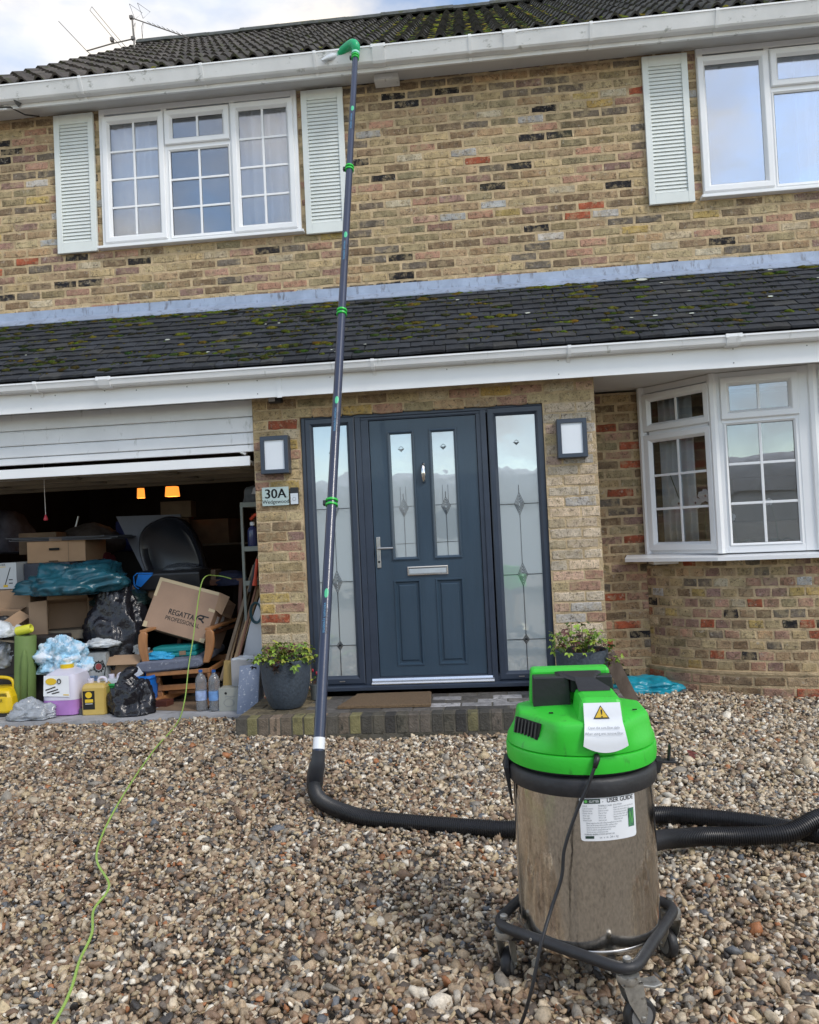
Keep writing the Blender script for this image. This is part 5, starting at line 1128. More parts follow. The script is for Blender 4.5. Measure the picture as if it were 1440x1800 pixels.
q = MB(); q.box(-3.72, -3.10, 1.95, 2.2, .02, 1.238); base(q, 'cupboard', mat('old cupboard', (.03, .028, .026), .7), 'dark low cupboard under the blue crate', 'cupboard', bevel=.005)
crumple('cloth_bundle', (-3.62, 1.55, .98), .13, .14, .20, M_REDF, 'dark red cloth hanging left of the grey board', 'cloth', 5, n_=20)
crumple('cloth_bundle', (-3.28, 2.62, 1.56), .12, .10, .05, mat('orange cloth', (.40, .06, .02), .7), 'small orange red cloth on top of the back shelf boxes', 'cloth', 6, n_=16)
crumple('clothes_pile', (-5.0, 2.2, 1.30), .22, .25, .33, mat('grey clothes', (.10, .10, .13), .8, var=.5, bump=.2), 'grey clothes heaped in the far left corner of the garage', 'clothes', 9, n_=22)
q = MB(); q.tube([(-4.18, 1.9, 1.28), (-4.10, 1.95, 1.62)], .012, 8); base(q, 'metal_tube', M_STEEL, 'thin grey tube standing in the gloom behind the flat box lids', 'tube')
q = MB(); q.box(-2.45, -2.20, 3.2, 3.24, 1.20, 1.60); base(q, 'picture_board', mat('grey print', (.14, .14, .14), .6, var=.7, scale=14), 'small grey picture board on the back wall beside the shelf', 'board')
# lamps
M_SHADE = mat('glowing lampshade', (.7, .35, .12), .7, var=.1, bump=0, emit=((1, .27, .035), 1.3))
for x, w_, lb, bent in ((-3.33, .066, 'glowing orange lampshade, the squarer right one of the two in the dark garage', 0), (-3.68, .042, 'glowing orange lampshade, the slim half hidden one on the left', 1)):
    t = thing('hanging_lamp', lb, 'lamp', (x, 2.5, 1.9)); q = MB(Matrix.Translation((x, 2.5, 1.805))); q.lathe([(w_, 0), (w_*.86, .105), (w_*.84, .105), (w_*.97, 0)], n=20, sq=6 if not bent else None, caps=False); q.build('lamp_shade', M_SHADE, t)
    q = MB(Matrix.Translation((x, 2.5, 1.85))); q.lathe([(.005, -.03), (.022, -.01), (.025, .015), (.012, .04), (.010, .06)], n=12); q.build('bulb', mat('lit bulb', (1, .6, .3), .5, var=0, bump=0, emit=((1, .5, .15), 3)), t)
    q = MB(); q.tube([(x, 2.5, 1.91), (x, 2.5, 2.30)], .004, 6); q.build('flex', M_BLACK, t)
    l_ = bpy.data.lights.new('lamp light', 'POINT'); l_.energy = .9; l_.color = (1, .5, .2); l_.shadow_soft_size = .05; lo = bpy.data.objects.new('lamp light', l_); COL.objects.link(lo); lo.location = (x, 2.5, 1.78)
t = thing('pull_cord', 'white pull cord with a red handle hanging inside the garage', 'pull cord', (-3.55, .4, 1.50))
q = MB(); q.tube([(-3.553, .4, 2.30), (-3.556, .4, 1.80), (-3.552, .4, 1.575)], .0035, 6); q.build('cord', mat('off white cord', (.5, .48, .46), .7), t)
q = MB(Matrix.Translation((-3.552, .4, 1.53))); q.lathe([(.014, -.0), (.018, .008), (.012, .03), (.005, .048)], n=12); q.build('handle', mat('pinkish red plastic', (.45, .03, .05), .4), t, smooth=True)

# --- left stack
t, T = carton('cardboard_box', (-4.16, .98, .972), .24, .45, .225, .0, mat('white printed card', (.60, .62, .62), .55, var=.03, bump=0), 'white appliance box printed with a floor cleaner and KÄRCHER heading')
q = MB(T)
for z, a, b in ((.075, -.10, -.07), (.04, -.10, -.07), (.115, -.10, -.07), (.045, .05, .085), (.075, .05, .085)): q.box(a, b, -.2265, -.2255, z, z+.008)
q.box(-.095, -.065, -.2265, -.2255, .055, .085)
q.add([(.063, -.2262, .185), (.070, -.2262, .183), (.020, -.2262, .035), (.012, -.2262, .037)], [(0, 1, 2, 3)]); q.build('print', M_INK, t, fix=False)
q = MB(T); text(q, 'KÄRCHER', .026, lambda a, b: (-.035+a, -.2262, .200+b), sx=1.0); q.build('lettering', M_INK, t, fix=False)
q = MB(T); q.box(-.095, .025, -.2264, -.2255, .188, .193); q.box(.0, .04, -.2266, -.2255, .016, .036); q.build('yellow_print', M_YEL, t)['kind'] = 'stuff'
t, T = carton('storage_box', (-3.82, 1.05, .955), .42, .40, .225, .0, mat('dark grey card', (.06, .065, .085), .7), 'dark grey box right of the white appliance box, under the peach carton')
# peach archive box with hand hole
t, T = carton('archive_box', (-3.82, 1.22, 1.182), .50, .58, .185, .16, M_CARDP, 'peach cardboard archive box with a hand hole, flat lids lying on it')
q = MB(T); q.box(-.055, .035, -.3125, -.3095, .105, .125); q.box(-.06, .02, -.3125, -.3095, .006, .014); q.build('hand_hole', M_DARK, t, bevel=.001)
q = MB(T); q.box(.11, .113, -.3122, -.3095, 0, .184); q.build('seam', M_CARDD, t)
q = MB(T); q.box(-.05, .06, -.313, -.308, .184, .215); q.build('tab', M_CARDP, t)
t = thing('flat_trays', 'thin grey plastic trays laid flat on the peach archive box', 'tray', (-3.7, 1.2, 1.37))
for k, (dz, rz, dx) in enumerate(((0, .02, 0), (.012, .08, .03), (.024, -.05, -.03))):
    q = MB(Matrix.Translation((-3.72+dx, 1.18, 1.372+dz)) @ Matrix.Rotation(rz, 4, 'Z') @ Matrix.Rotation(.018, 4, 'Y')); q.box(-.47, .46, -.28, .28, 0, .006)
    for x in (-.47, .453): q.box(x, x+.007, -.28, .28, .006, .011)
    q.build('tray', mat('slate plastic', (.085, .09, .105), .5), t)
q = MB(); q.box(-4.55, -3.35, .55, 1.45, .55, .62); q.box(-4.5, -4.42, .6, .68, FZ, .55); q.box(-3.5, -3.42, .62, .70, FZ, .55); q.box(-4.5, -4.42, 1.3, 1.38, FZ, .55); q.box(-3.5, -3.42, 1.3, 1.38, FZ, .55); base(q, 'workbench', M_WOODD, 'rough low workbench under the stacked boxes at the left', 'bench')
t, T = carton('cardboard_box', (-4.05, .80, .622), .40, .38, .345, .05, M_CARD, 'brown carton with torn corner below the white appliance box')
t, T = carton('cardboard_box', (-3.66, 1.05, .622), .34, .30, .33, .05, M_CARDD, 'dull carton supporting the dark grey box behind the tarpaulin')
# open tilted carton
t, T = carton('open_carton', (-3.60, .78, .640), .32, .40, .20, .50, M_CARD, 'brown carton lying on its side with its mouth open toward the drive', lid='open', tiltx=R(78), tilty=0)
q = MB(T); q.box(-.10, .06, -.2125, -.2105, .12, .135); q.build('print', M_INK, t)
t, T = carton('open_carton', (-4.00, .50, .60), .22, .24, .17, -.15, M_CARD, 'small open brown carton with black straps inside at the far left', lid='open', tiltx=R(20))
crumple('strap_bundle', (-4.0, .47, .70), .08, .07, .06, M_BLACK, 'tangle of black straps in the small open carton', 'straps', 13, n_=20)
q = MB(); q.box(-4.45, -3.45, .35, .75, FZ, .60); base(q, 'tool_chest', mat('dark chest', (.025, .02, .02), .6), 'dark chest mostly hidden behind the olive green roll', 'chest', bevel=.01)
# teal tarpaulin and bags
M_TARP = mat('teal tarpaulin', (.012, .075, .105), .30, var=.35, scale=10, bump=.35, bscale=30)
crumple('tarpaulin', (-3.42, .60, .93), .37, .26, .19, M_TARP, 'teal blue tarpaulin bundled on top of the cartons', 'tarpaulin', 17, n_=64, fold=7, amp=.95)
M_BAGG = mat('dark green bag', (.008, .022, .022), .38, var=.3, bump=.3, bscale=30)
crumple('garden_bag', (-3.10, .80, .80), .22, .20, .11, M_BAGG, 'dark green plastic sack right of the tarpaulin', 'sack', 19, n_=36, fold=6, amp=.7)
M_BIN = mat('black bin bag', (.012, .012, .016), .22, var=.2, bump=.5, bscale=35)
crumple('bin_bag', (-3.10, .62, FZ), .25, .20, .50, M_BIN, 'tall stuffed black bin bag under the green sack', 'bin bag', 23, n_=56, fold=9, amp=.55, flat=.9)
crumple('bin_bag', (-2.745, .12, FZ+.01), .155, .12, .20, M_BIN, 'small knotted black bin bag on the concrete edge before the rocking chair', 'bin bag', 29, n_=48, fold=8, amp=.8)
q = MB(); q.tube(smooth_path([(-2.765, .11, .16), (-2.80, .11, .26), (-2.76, .12, .33), (-2.70, .13, .35)], 4), [.07, .068, .066, .062, .058, .054, .05, .046, .042, .036, .03, .022, .012], 9)
for v in q.v: v += Vector((mnoise.noise(v*28), mnoise.noise(v*28+Vector((9, 0, 0))), 0))*.018
base(q, 'bag_neck', M_BIN, 'twisted neck of the small black bin bag', 'bag neck', smooth=True)
# foreground row
M_OLIVE = mat('olive green foam', (.13, .20, .055), .7, var=.08, bump=.1)
t = thing('rolled_mat', 'olive green rolled mat standing upright left of the pink container', 'mat', (-3.70, .30, FZ))
q = MB(Matrix.Translation((-3.70, .26, FZ)) @ Matrix.Rotation(.045, 4, 'Y')); q.lathe([(.078, 0), (.080, .01), (.080, .60), (.076, .605), (.03, .600), (0, .598)], n=28); q.build('roll', M_OLIVE, t, smooth=40)
q = MB(Matrix.Translation((-3.655, .172, FZ)) @ Matrix.Rotation(.045, 4, 'Y')); q.lathe([(.026, 0), (.027, .40), (.018, .46), (.010, .50), (0, .505)], n=16); q.build('inner_roll', M_OLIVE, t, smooth=True)
q = MB(Matrix.Translation((-3.70, .28, .665)) @ Matrix.Rotation(R(80), 4, 'Y') @ Matrix.Translation((0, 0, -.06))); q.lathe([(.030, 0), (.036, .006), (.036, .12), (.030, .128), (.022, .125), (0, .10)], n=20); base(q, 'yellow_roll', mat('lemon yellow plastic', (.60, .60, .05), .45), 'lemon yellow roll lying on top of the olive mat', 'roll', smooth=40)
M_CLEAR = mat('clear crinkled plastic', (.46, .49, .53), .18, var=.25, scale=25, bump=.7, bscale=45, coat=.5, trans=.35)
crumple('clear_plastic_bag', (-3.94, .42, .36), .12, .10, .16, M_CLEAR, 'clear crinkled plastic bag left of the olive roll', 'plastic bag', 31, n_=36, fold=9, amp=.6, flat=.8)
q = MB(); q.box(-4.12, -3.80, .34, .56, FZ, .30); base(q, 'black_crate', M_BLACK, 'black crate below the clear plastic bag', 'crate', bevel=.01)
crumple('plastic_wrap', (-3.50, .04, FZ+.01), .17, .10, .10, M_CLEAR, 'heap of clear plastic wrap on the concrete edge', 'plastic wrap', 37, n_=52, fold=8, amp=.75)
# yellow pressure washer at the frame edge
M_KY = mat('bright yellow plastic', (.70, .48, .01), .35, var=.04, bump=0)
t = thing('pressure_washer', 'yellow KÄRCHER cleaner cut by the left picture edge', 'pressure washer', (-3.90, .2, FZ))
q = MB(Matrix.Translation((-3.88, .22, FZ))); q.loft([[(x*.17*s_, y*.13*s_, z) for x, y in ((-1, -.8), (-.8, -1), (.8, -1), (1, -.8), (1, .8), (.8, 1), (-.8, 1), (-1, .8))] for z, s_ in ((.03, 1.02), (.05, 1.05), (.15, .98), (.20, .80), (.215, .6))]); q.build('body', M_KY, t, bevel=.01)
q = MB(Matrix.Translation((-3.88, .22, FZ))); q.tube(smooth_path([(-.12, 0, .20), (-.08, 0, .28), (.05, 0, .285), (.11, 0, .26), (.12, 0, .20)], 5), .013, 8); q.build('handle', M_KY, t, smooth=True)
q = MB(Matrix.Translation((-3.88, .22, FZ))); q.box(-.17, .16, -.12, .12, 0, .03); q.build('base', M_BLACK, t, bevel=.006)
q = MB(); text(q, 'KÄRCHER', .034, lambda a, b: (-3.845+a, .082+(b*.05), .135+b)); q.build('lettering', M_INK, t, fix=False)
q = MB()
for k in range(3): q.box(-3.82, -3.745, .10, .104, .175+.010*k, .179+.010*k)
q.v = [v+Vector((0, -.004, 0)) for v in q.v]; q.build('vent_slots', M_DARK, t)['kind'] = 'stuff'
# pink detergent container with label
M_PINK = mat('pink detergent', (.42, .20, .52), .30, var=.12, bump=0, coat=.4); M_MILK = mat('milky plastic', (.62, .60, .70), .35, var=.05, bump=0)
t = thing('detergent_container', 'large clear container of pink liquid with a white and yellow label', 'container', (-3.315, .22, FZ))
q = MB(Matrix.Translation((-3.315, .22, FZ))); q.lathe([(.13, 0), (.148, .01), (.146, .12)], n=40, sq=5); q.build('pink_contents', M_PINK, t, smooth=40)
q = MB(Matrix.Translation((-3.315, .22, FZ))); q.lathe([(.1455, .121), (.142, .24), (.125, .31), (.06, .345), (.0, .35)], n=40, sq=5); q.build('jar', M_MILK, t, smooth=40)
q = MB(Matrix.Translation((-3.315, .22, FZ))); q.lathe([(.05, .345), (.05, .375), (0, .376)], n=20); q.build('lid', M_KY, t, smooth=40)
yF = .22-.1505
q = MB(); q.add([(-3.43, yF, .175), (-3.22, yF, .165), (-3.225, yF+.006, .325), (-3.425, yF+.006, .33)], [(0, 1, 2, 3)]); lb2 = q.build('label', M_LABEL, t, fix=False)
q = MB(); q.add([(-3.365+.045*math.cos(k*.52), yF-.001, .285+.026*math.sin(k*.52)) for k in range(12)], [tuple(range(12))]); q.add([(-3.27, yF-.001, .178), (-3.225, yF-.001, .176), (-3.225, yF-.001, .184), (-3.27, yF-.001, .186)], [(0, 1, 2, 3)]); q.build('yellow_print', M_YEL, lb2, fix=False)['kind'] = 'stuff'
q = MB()
for a, b in (((-3.41, .22), (-3.33, .245)), ((-3.40, .20), (-3.31, .225)), ((-3.36, .192), (-3.30, .205))): came(q, [a, b], .004, yF-.001, .001)
q.tube([(-3.30+.014*math.cos(k*.7), yF-.002, .285+.018*math.sin(k*.7)) for k in range(9)], .0035, 5, closed=True); q.build('print', M_INK, lb2, fix=False)['kind'] = 'stuff'
# jerrycans
def jerry(x, y, s_, m_, label, lab_, capcol, rot=0):
    t = thing('jerrycan', label, 'jerrycan', (x, y, FZ), 'plastic jerrycans on the garage edge'); T = Matrix.Translation((x, y, FZ)) @ Matrix.Rotation(rot, 4, 'Z') @ Matrix.Scale(s_, 4)
    q = MB(T); q.loft([[(cx*.095*k, cy*.075*k, z) for cx, cy in ((-1, -.75), (-.85, -1), (.85, -1), (1, -.75), (1, .75), (.85, 1), (-.85, 1), (-1, .75))] for z, k in ((0, .95), (.006, 1), (.205, 1), (.228, .88), (.238, .72))]); q.build('body', m_, t, bevel=.006)
    q = MB(T); q.tube(smooth_path([(.015, 0, .236), (.020, 0, .262), (.045, 0, .272), (.070, 0, .262), (.078, 0, .232)], 4), .0115, 8); q.build('handle', M_MILK, t, smooth=True)
    q = MB(T); q.lathe([(.022, .236), (.024, .240), (.024, .265), (.020, .268), (0, .268)], (-.045, 0, 0), n=18); q.build('cap', capcol, t, smooth=40)
    if lab_:
        q = MB(T); q.box(-.078, .012, -.0765, -.0755, .045, .185); l2 = q.build('label', M_INK, t)
        q = MB(T); q.add([(-.033+.026*math.cos(k*.4488), -.0770, .155+.024*math.sin(k*.4488)) for k in range(14)], [tuple(range(14))]); q.box(-.062, .0, -.0775, -.0766, .098, .122); q.build('yellow_print', M_YEL, l2, fix=False)['kind'] = 'stuff'
        q = MB(T); q.box(-.06, -.005, -.0776, -.0766, .086, .090); q.build('white_print', M_LABEL, l2)
jerry(-3.045, .155, 1.0, mat('yellow liquid in plastic', (.52, .37, .10), .3, var=.10, bump=0, coat=.4), 'jerrycan full of yellow liquid with a black label', True, M_MILK, .08)
jerry(-2.985, .36, .98, mat('clear white plastic', (.50, .54, .58), .3, var=.05, bump=0, coat=.3), 'empty whitish jerrycan behind the yellow one', False, M_MILK, -.15)
M_BLUEB = mat('pale blue plastic bag', (.30, .52, .68), .25, var=.5, scale=18, bump=.8, bscale=30, coat=.4, dirt=((.72, .78, .84), .47, 12))
crumple('plastic_bag', (-3.42, .32, .31), .19, .09, .15, M_BLUEB, 'pale blue plastic bag heaped on the pink container', 'plastic bag', 41, n_=56, fold=11, amp=1.0, flat=.6)
t, T = carton('printed_box', (-3.185, .42, FZ), .26, .20, .44, .05, mat('grey printed card', (.30, .32, .32), .6, var=.25, scale=20), 'grey printed box behind the blue bag, a cog wheel drawn on it')
q = MB(T); cx, cz = .07, .33
q.tube([(cx+.036*math.cos(a), -.1015, cz+.036*math.sin(a)) for a in [k*math.pi/12 for k in range(24)]], .005, 5, closed=True)
for k in range(12): a = k*math.pi/6; q.box(-.004, .004, -.102, -.1005, .036, .048, T=Matrix.Translation((cx, 0, cz)) @ Matrix.Rotation(a, 4, 'Y'))
q.tube([(-.11, -.102, .38), (-.03, -.102, .355), (.02, -.102, .34)], .008, 6); q.tube([(.10, -.102, .38), (.125, -.102, .32), (.115, -.102, .26)], .004, 5); q.build('print', M_INK, t, fix=False)['kind'] = 'stuff'
q = MB(T); q.add([(cx+.026*math.cos(k*.52), -.1012, cz+.026*math.sin(k*.52)) for k in range(12)], [tuple(range(12))]); q.build('red_disc', mat('dull red print', (.25, .04, .04), .5, bump=0), t, fix=False)
q = MB(T); q.box(-.125, -.03, -.1015, -.1003, .17, .27); q.box(-.02, .06, -.1015, -.1003, .17, .26); q.build('picture_print', mat('blue photo print', (.12, .18, .28), .5, var=.9, scale=60, bump=0), t)['kind'] = 'stuff'
crumple('paper_sheets', (-3.12, .40, .50), .13, .09, .045, mat('grey white paper', (.50, .53, .55), .5, var=.3, bump=.2), 'crumpled pale papers lying on the grey printed box', 'paper', 43, n_=30, fold=9, amp=.9)
# brown boxes left of the rocking chair
t, T = carton('cardboard_box', (-2.925, .52, .235), .285, .22, .185, .02, M_CARD, 'open brown box full of small grey cartons left of the rocking chair', lid='open')
for k, (dx, dz, rr) in enumerate(((-.06, .20, .5), (.03, .215, -.3), (.09, .195, .2))):
    q = MB(T @ Matrix.Translation((dx, 0, dz)) @ Matrix.Rotation(rr, 4, 'Y') @ Matrix.Rotation(rr, 4, 'Z')); q.box(-.05, .05, -.04, .04, -.02, .03); base(q, 'small_carton', mat('pale grey card', (.42, .43, .42), .6, bump=0), ('pale grey carton at the left in the open brown box', 'pale grey carton topmost in the open brown box', 'pale grey carton at the right in the open brown box')[k], 'carton')
t, T = carton('cardboard_box', (-2.925, .52, FZ), .30, .26, .215, .0, mat('striped card', (.33, .24, .17), .85, var=.15, scale=20, stretch=(1, 1, .05), bump=.1), 'lower brown box under the open box of small cartons')
q = MB(Matrix.Translation((-2.80, .30, .285)) @ Matrix.Rotation(-.5, 4, 'Y') @ Matrix.Rotation(.3, 4, 'X')); q.box(-.055, .055, -.002, .002, -.03, .04); base(q, 'paper_label', M_LABEL, 'white torn address label leaning above the black bin bag', 'label')
t = thing('green_crate', 'bright green plastic tub behind the small black bin bag', 'tub', (-2.97, .42, FZ)); q = MB(Matrix.Translation((-2.96, .24, FZ))); q.lathe([(.055, 0), (.07, .20), (.078, .205), (.076, .22), (.066, .22), (.055, .02), (0, .02)], n=32, sq=5, caps=False); q.build('tub', mat('leaf green plastic', (.02, .33, .08), .4, bump=0), t, smooth=40)
t = thing('blue_tub', 'bright blue plastic tub between the bin bag and the rocking chair', 'tub', (-2.74, .38, FZ)); q = MB(Matrix.Translation((-2.745, .34, FZ))); q.lathe([(.075, 0), (.09, .23), (.10, .235), (.098, .255), (.086, .255), (.07, .02), (0, .02)], n=32, sq=5, caps=False); q.build('tub', mat('bright blue plastic', (.01, .16, .60), .4, bump=0), t, smooth=40)

# --- rocking chair
M_OAK = mat('honey oak', (.36, .165, .065), .42, var=.22, scale=14, bump=.1, bscale=40, stretch=(1, .3, .3), coat=.15); M_OAKD = mat('dark stained wood', (.17, .07, .035), .45, var=.25, scale=12, stretch=(1, .3, .3), bump=.1)
M_CUSH = mat('grey patterned cushion', (.135, .15, .20), .85, var=.15, scale=40, bump=.3, bscale=200, dirt=((.55, .56, .58), .60, 22))
ch = thing('rocking_chair', 'honey wood glider rocking chair with grey patterned seat cushion', 'chair', (-2.47, .6, FZ))
q = MB(); q.loft([[(x, y, z) for x, z in ((-2.80, .335), (-2.79, .30), (-2.70, .288), (-2.30, .318), (-2.26, .33), (-2.25, .365), (-2.28, .395), (-2.50, .385), (-2.74, .378), (-2.79, .365))] for y in (.30, .33)]+[[(x, .86, z+.04) for x, z in ((-2.76, .335), (-2.75, .30), (-2.68, .288), (-2.30, .318), (-2.26, .33), (-2.25, .365), (-2.28, .395), (-2.50, .385), (-2.72, .378), (-2.75, .365))]]); q.build('seat_cushion', M_CUSH, ch, bevel=.015, smooth=50)
def bar(q, a, b, w_, h_, up=(0, 0, 1)):
    a, b = Vector(a), Vector(b); d = (b-a).normalized(); s_ = d.cross(Vector(up)).normalized()*w_/2; u_ = s_.cross(d).normalized()*h_/2
    q.loft([[p-s_-u_, p+s_-u_, p+s_+u_, p-s_+u_] for p in (a, b)])
def cb(name, *bars, m_=M_OAK, bev=.005, **k):
    q = MB()
    for b_ in bars: bar(q, *b_)
    return q.build(name, m_, ch, bevel=bev, **k)
cb('seat_rail', ((-2.72, .33, .272), (-2.20, .33, .292), .03, .034)); cb('seat_rail', ((-2.68, .86, .30), (-2.20, .86, .315), .03, .05)); cb('seat_rail', ((-2.71, .33, .275), (-2.68, .86, .30), .03, .035)); cb('seat_rail', ((-2.205, .33, .292), (-2.17, .88, .33), .03, .035))
for x0, x1 in ((-2.715, -2.73), (-2.235, -2.20)):     # flat curved arm fronts
    q = MB(); rings = []
    for k in range(9):
        t_ = k/8; z = .35+.27*t_; xc = x0+(x1-x0)*t_+.02*math.sin(t_*3.1)*(1 if x0 > -2.5 else -1); w_ = .026+.010*math.sin(t_*2.4)*(1 if t_ < .95 else .7)
        if k == 8: w_ = .018; z -= .01
        rings.append([(xc-w_, .315, z), (xc+w_, .315, z), (xc+w_, .345, z), (xc-w_, .345, z)])
    q.loft(rings); q.build('arm_front', M_OAK, ch, bevel=.008, smooth=50)
cb('arm_rest', ((-2.735, .32, .612), (-2.70, .86, .63), .055, .022)); cb('arm_rest', ((-2.205, .32, .612), (-2.16, .86, .63), .055, .022))
cb('back_post', ((-2.13, .80, .33), (-2.165, 1.10, .955), .035, .055), m_=M_OAKD); cb('back_post', ((-2.66, .84, .33), (-2.68, 1.10, .95), .035, .055), m_=M_OAKD)
cb('back_rail', ((-2.68, 1.10, .93), (-2.16, 1.10, .94), .03, .05), m_=M_OAKD); cb('side_rail', ((-2.235, .345, .56), (-2.15, .93, .58), .022, .03), m_=M_OAKD)
for z in (.055, ): cb('base_foot', ((-2.70, .30, .045), (-2.52, .62, .095), .045, .05)); cb('base_foot', ((-2.22, .34, .045), (-2.16, .84, .07), .045, .05))
cb('base_leg', ((-2.64, .42, .07), (-2.68, .42, .265), .045, .05, (0, 1, 0))); cb('base_leg', ((-2.205, .36, .06), (-2.215, .34, .275), .026, .045, (0, 1, 0)))
cb('stretcher', ((-2.66, .40, .150), (-2.22, .40, .165), .025, .045)); cb('stretcher', ((-2.60, .46, .105), (-2.22, .46, .115), .03, .028)); cb('stretcher', ((-2.62, .60, .205), (-2.22, .60, .215), .03, .035), m_=M_OAKD)
q = MB(Matrix.Translation((-2.655, .375, .225)) @ Matrix.Rotation(R(90), 4, 'X')); q.lathe([(.024, -.012), (.028, -.006), (.028, .010), (.022, .014)], n=20); q.build('glider_pivot', M_OAK, ch, smooth=40)
# on the chair
t = thing('tool_case', 'turquoise plastic tool case on the rocking chair cushion', 'tool case', (-2.5, .5, .40))
q = MB(Matrix.Translation((-2.52, .50, .392)) @ Matrix.Rotation(R(-2), 4, 'Y')); q.box(-.185, .185, -.10, .10, 0, .034); q.build('case_base', mat('turquoise plastic', (.005, .20, .20), .4, var=.1, bump=0), t, bevel=.010)
q = MB(Matrix.Translation((-2.52, .50, .392)) @ Matrix.Rotation(R(-2), 4, 'Y')); q.box(-.18, .18, -.095, .095, .0345, .085); q.build('case_lid', MATS['turquoise plastic'], t, bevel=.014)
q = MB(Matrix.Translation((-2.52, .50, .392)) @ Matrix.Rotation(R(-2), 4, 'Y')); q.box(.045, .10, -.106, -.1005, .012, .045); q.build('latch', M_CARDD, t, bevel=.002)
crumple('blue_cloth', (-2.63, .40, .388), .11, .07, .040, mat('sky blue cloth', (.03, .35, .62), .6, var=.2, bump=.3), 'sky blue plastic cloth on the chair cushion before the tool case', 'cloth', 47, n_=30, fold=9, amp=.8)
# big printed carton, tilted on the chair arms
P0 = Vector((-2.820, .50, .640)); ux = (Vector((-2.283, .42, .493))-P0); uz = Vector((-2.715, .62, 1.035))-P0; Wc, Hc = ux.length, uz.length; ux.normalize(); uz = (uz-ux*uz.dot(ux)).normalized(); uy = uz.cross(ux).normalized()
Wc = .565; Hc = .420; Dc = .34
TC = Matrix(((ux.x, uy.x, uz.x, P0.x), (ux.y, uy.y, uz.y, P0.y), (ux.z, uy.z, uz.z, P0.z), (0, 0, 0, 1)))
if uy.y < 0: raise SystemExit('carton axis')
t = thing('printed_carton', 'big brown carton marked REGATTA PROFESSIONAL tilted across the rocking chair arms', 'box', P0)
q = MB(TC); q.add([(0, 0, 0), (Wc, 0, 0), (Wc, 0, Hc*.72), (Wc*.98, 0, Hc), (.0, .0, Hc), (0, Dc, 0), (Wc, Dc, 0), (Wc, Dc, Hc*.95), (Wc*.98, Dc, Hc*.95), (0, Dc, Hc)], [(0, 1, 2, 3, 4), (9, 8, 7, 6, 5), (0, 5, 6, 1), (1, 6, 7, 2), (2, 7, 8, 3), (3, 8, 9, 4), (4, 9, 5, 0)]); q.build('carton', mat('brown carton', (.34, .225, .155), .8, var=.08, scale=4, bump=.08), t, bevel=.004)
q = MB(TC); q.add([(Wc*.98, -.004, Hc*1.0), (Wc*.99, -.005, Hc*.66), (Wc*1.09, .03, Hc*.60), (Wc*1.10, .05, Hc*.98)], [(0, 1, 2, 3)]); q.add([(Wc*.985, 0, Hc*.66), (Wc*1.09, .031, Hc*.60), (Wc*1.09, .25, Hc*.62), (Wc*1.0, .25, Hc*.70)], [(0, 1, 2, 3)]); q.build('flap', M_CARD, t, fix=False)
q = MB(TC)
for a in (((0, Hc-.028), (Wc*.97, Hc-.028), (Wc*.97, Hc-.002), (0, Hc-.002)), ((0, Hc*.62), (.026, Hc*.62), (.026, Hc-.028), (0, Hc-.028)), ((0, 0), (.04, 0), (.035, .045), (0, .045)), ((Wc-.045, 0), (Wc, 0), (Wc, .035), (Wc-.045, .03)), ((Wc*.90, Hc*.60), (Wc, Hc*.60), (Wc, Hc*.65), (Wc*.90, Hc*.66))):
    q.add([(x, -.0015, z) for x, z in a], [(0, 1, 2, 3)])
q.build('tape', M_TAPE, t, fix=False)['kind'] = 'stuff'
q = MB(TC)
for dx in (0, .0022): text(q, 'REGATTA', .062, lambda a, b, dx=dx: (.295+a+dx, -.0022-dx*.05, .150+b), sx=.86)
q.build('lettering', M_INK, t, fix=False); q = MB(TC); text(q, 'PROFESSIONAL', .047, lambda a, b: (.325+a, -.0022, .100+b), sx=.98); q.build('lettering', M_INK, t, fix=False)
q = MB(TC); c_ = (.448, .150)     # emblem: a rounded R-like loop with a tail
loop = [(c_[0]+x*.06, c_[1]+z*.055) for x, z in ((-.35, 0), (-.2, .62), (.1, .95), (.55, .95), (.72, .70), (.55, .48), (.0, .45), (.5, .35), (.95, .0))]
came(q, loop, .006, -.002, .0006); came(q, [(c_[0]+.03, c_[1]+.052), (c_[0]+.085, c_[1]+.052)], .005, -.002, .0006); q.build('emblem', M_INK, t, fix=False)
q = MB(TC)
for y0, z0, z1 in ((.07, .10, .24), (.16, .15, .26)): q.add([(Wc+.0012, y0, z0), (Wc+.0012, y0+.05, z0), (Wc+.0012, y0+.05, z1), (Wc+.0012, y0, z1)], [(0, 1, 2, 3)])
q.build('address_label', M_LABEL, t, fix=False)['kind'] = 'stuff'
# dark dome, grey board, blue edged bag behind
q = MB(Matrix.Translation((-2.80, 1.16, 1.17)) @ Matrix.Rotation(R(-20), 4, 'Y') @ Matrix.Scale(.90, 4)); q.loft([[(x*s_, d_, z*s_*1.02) for x, z in [(.30*abs(math.cos(a))**.7*(1 if math.cos(a) > 0 else -1), .40*abs(math.sin(a))**.8*(1 if math.sin(a) > 0 else -1)) for a in [k*math.pi/20 for k in range(40)]]] for d_, s_ in ((0, .78), (-.05, .90), (-.06, .96), (-.045, 1.0), (.04, 1.0), (.10, .9))])
base(q, 'wheelbarrow_tray', mat('black moulded plastic', (.012, .013, .018), .28, var=.2, bump=.05), 'large shiny black moulded tub standing on edge behind the brown carton', 'tub', smooth=50)
q = MB(); q.loft([[(-3.44, 1.40, 1.575), (-2.86, 1.50, 1.57), (-2.66, 1.35, .95), (-3.10, 1.30, .95)], [(-3.44, 1.42, 1.575), (-2.86, 1.52, 1.57), (-2.66, 1.37, .95), (-3.10, 1.32, .95)]]); base(q, 'grey_board', mat('grey laminate', (.16, .165, .19), .4, var=.05, bump=0), 'smooth grey board leaning behind the black tub', 'board')
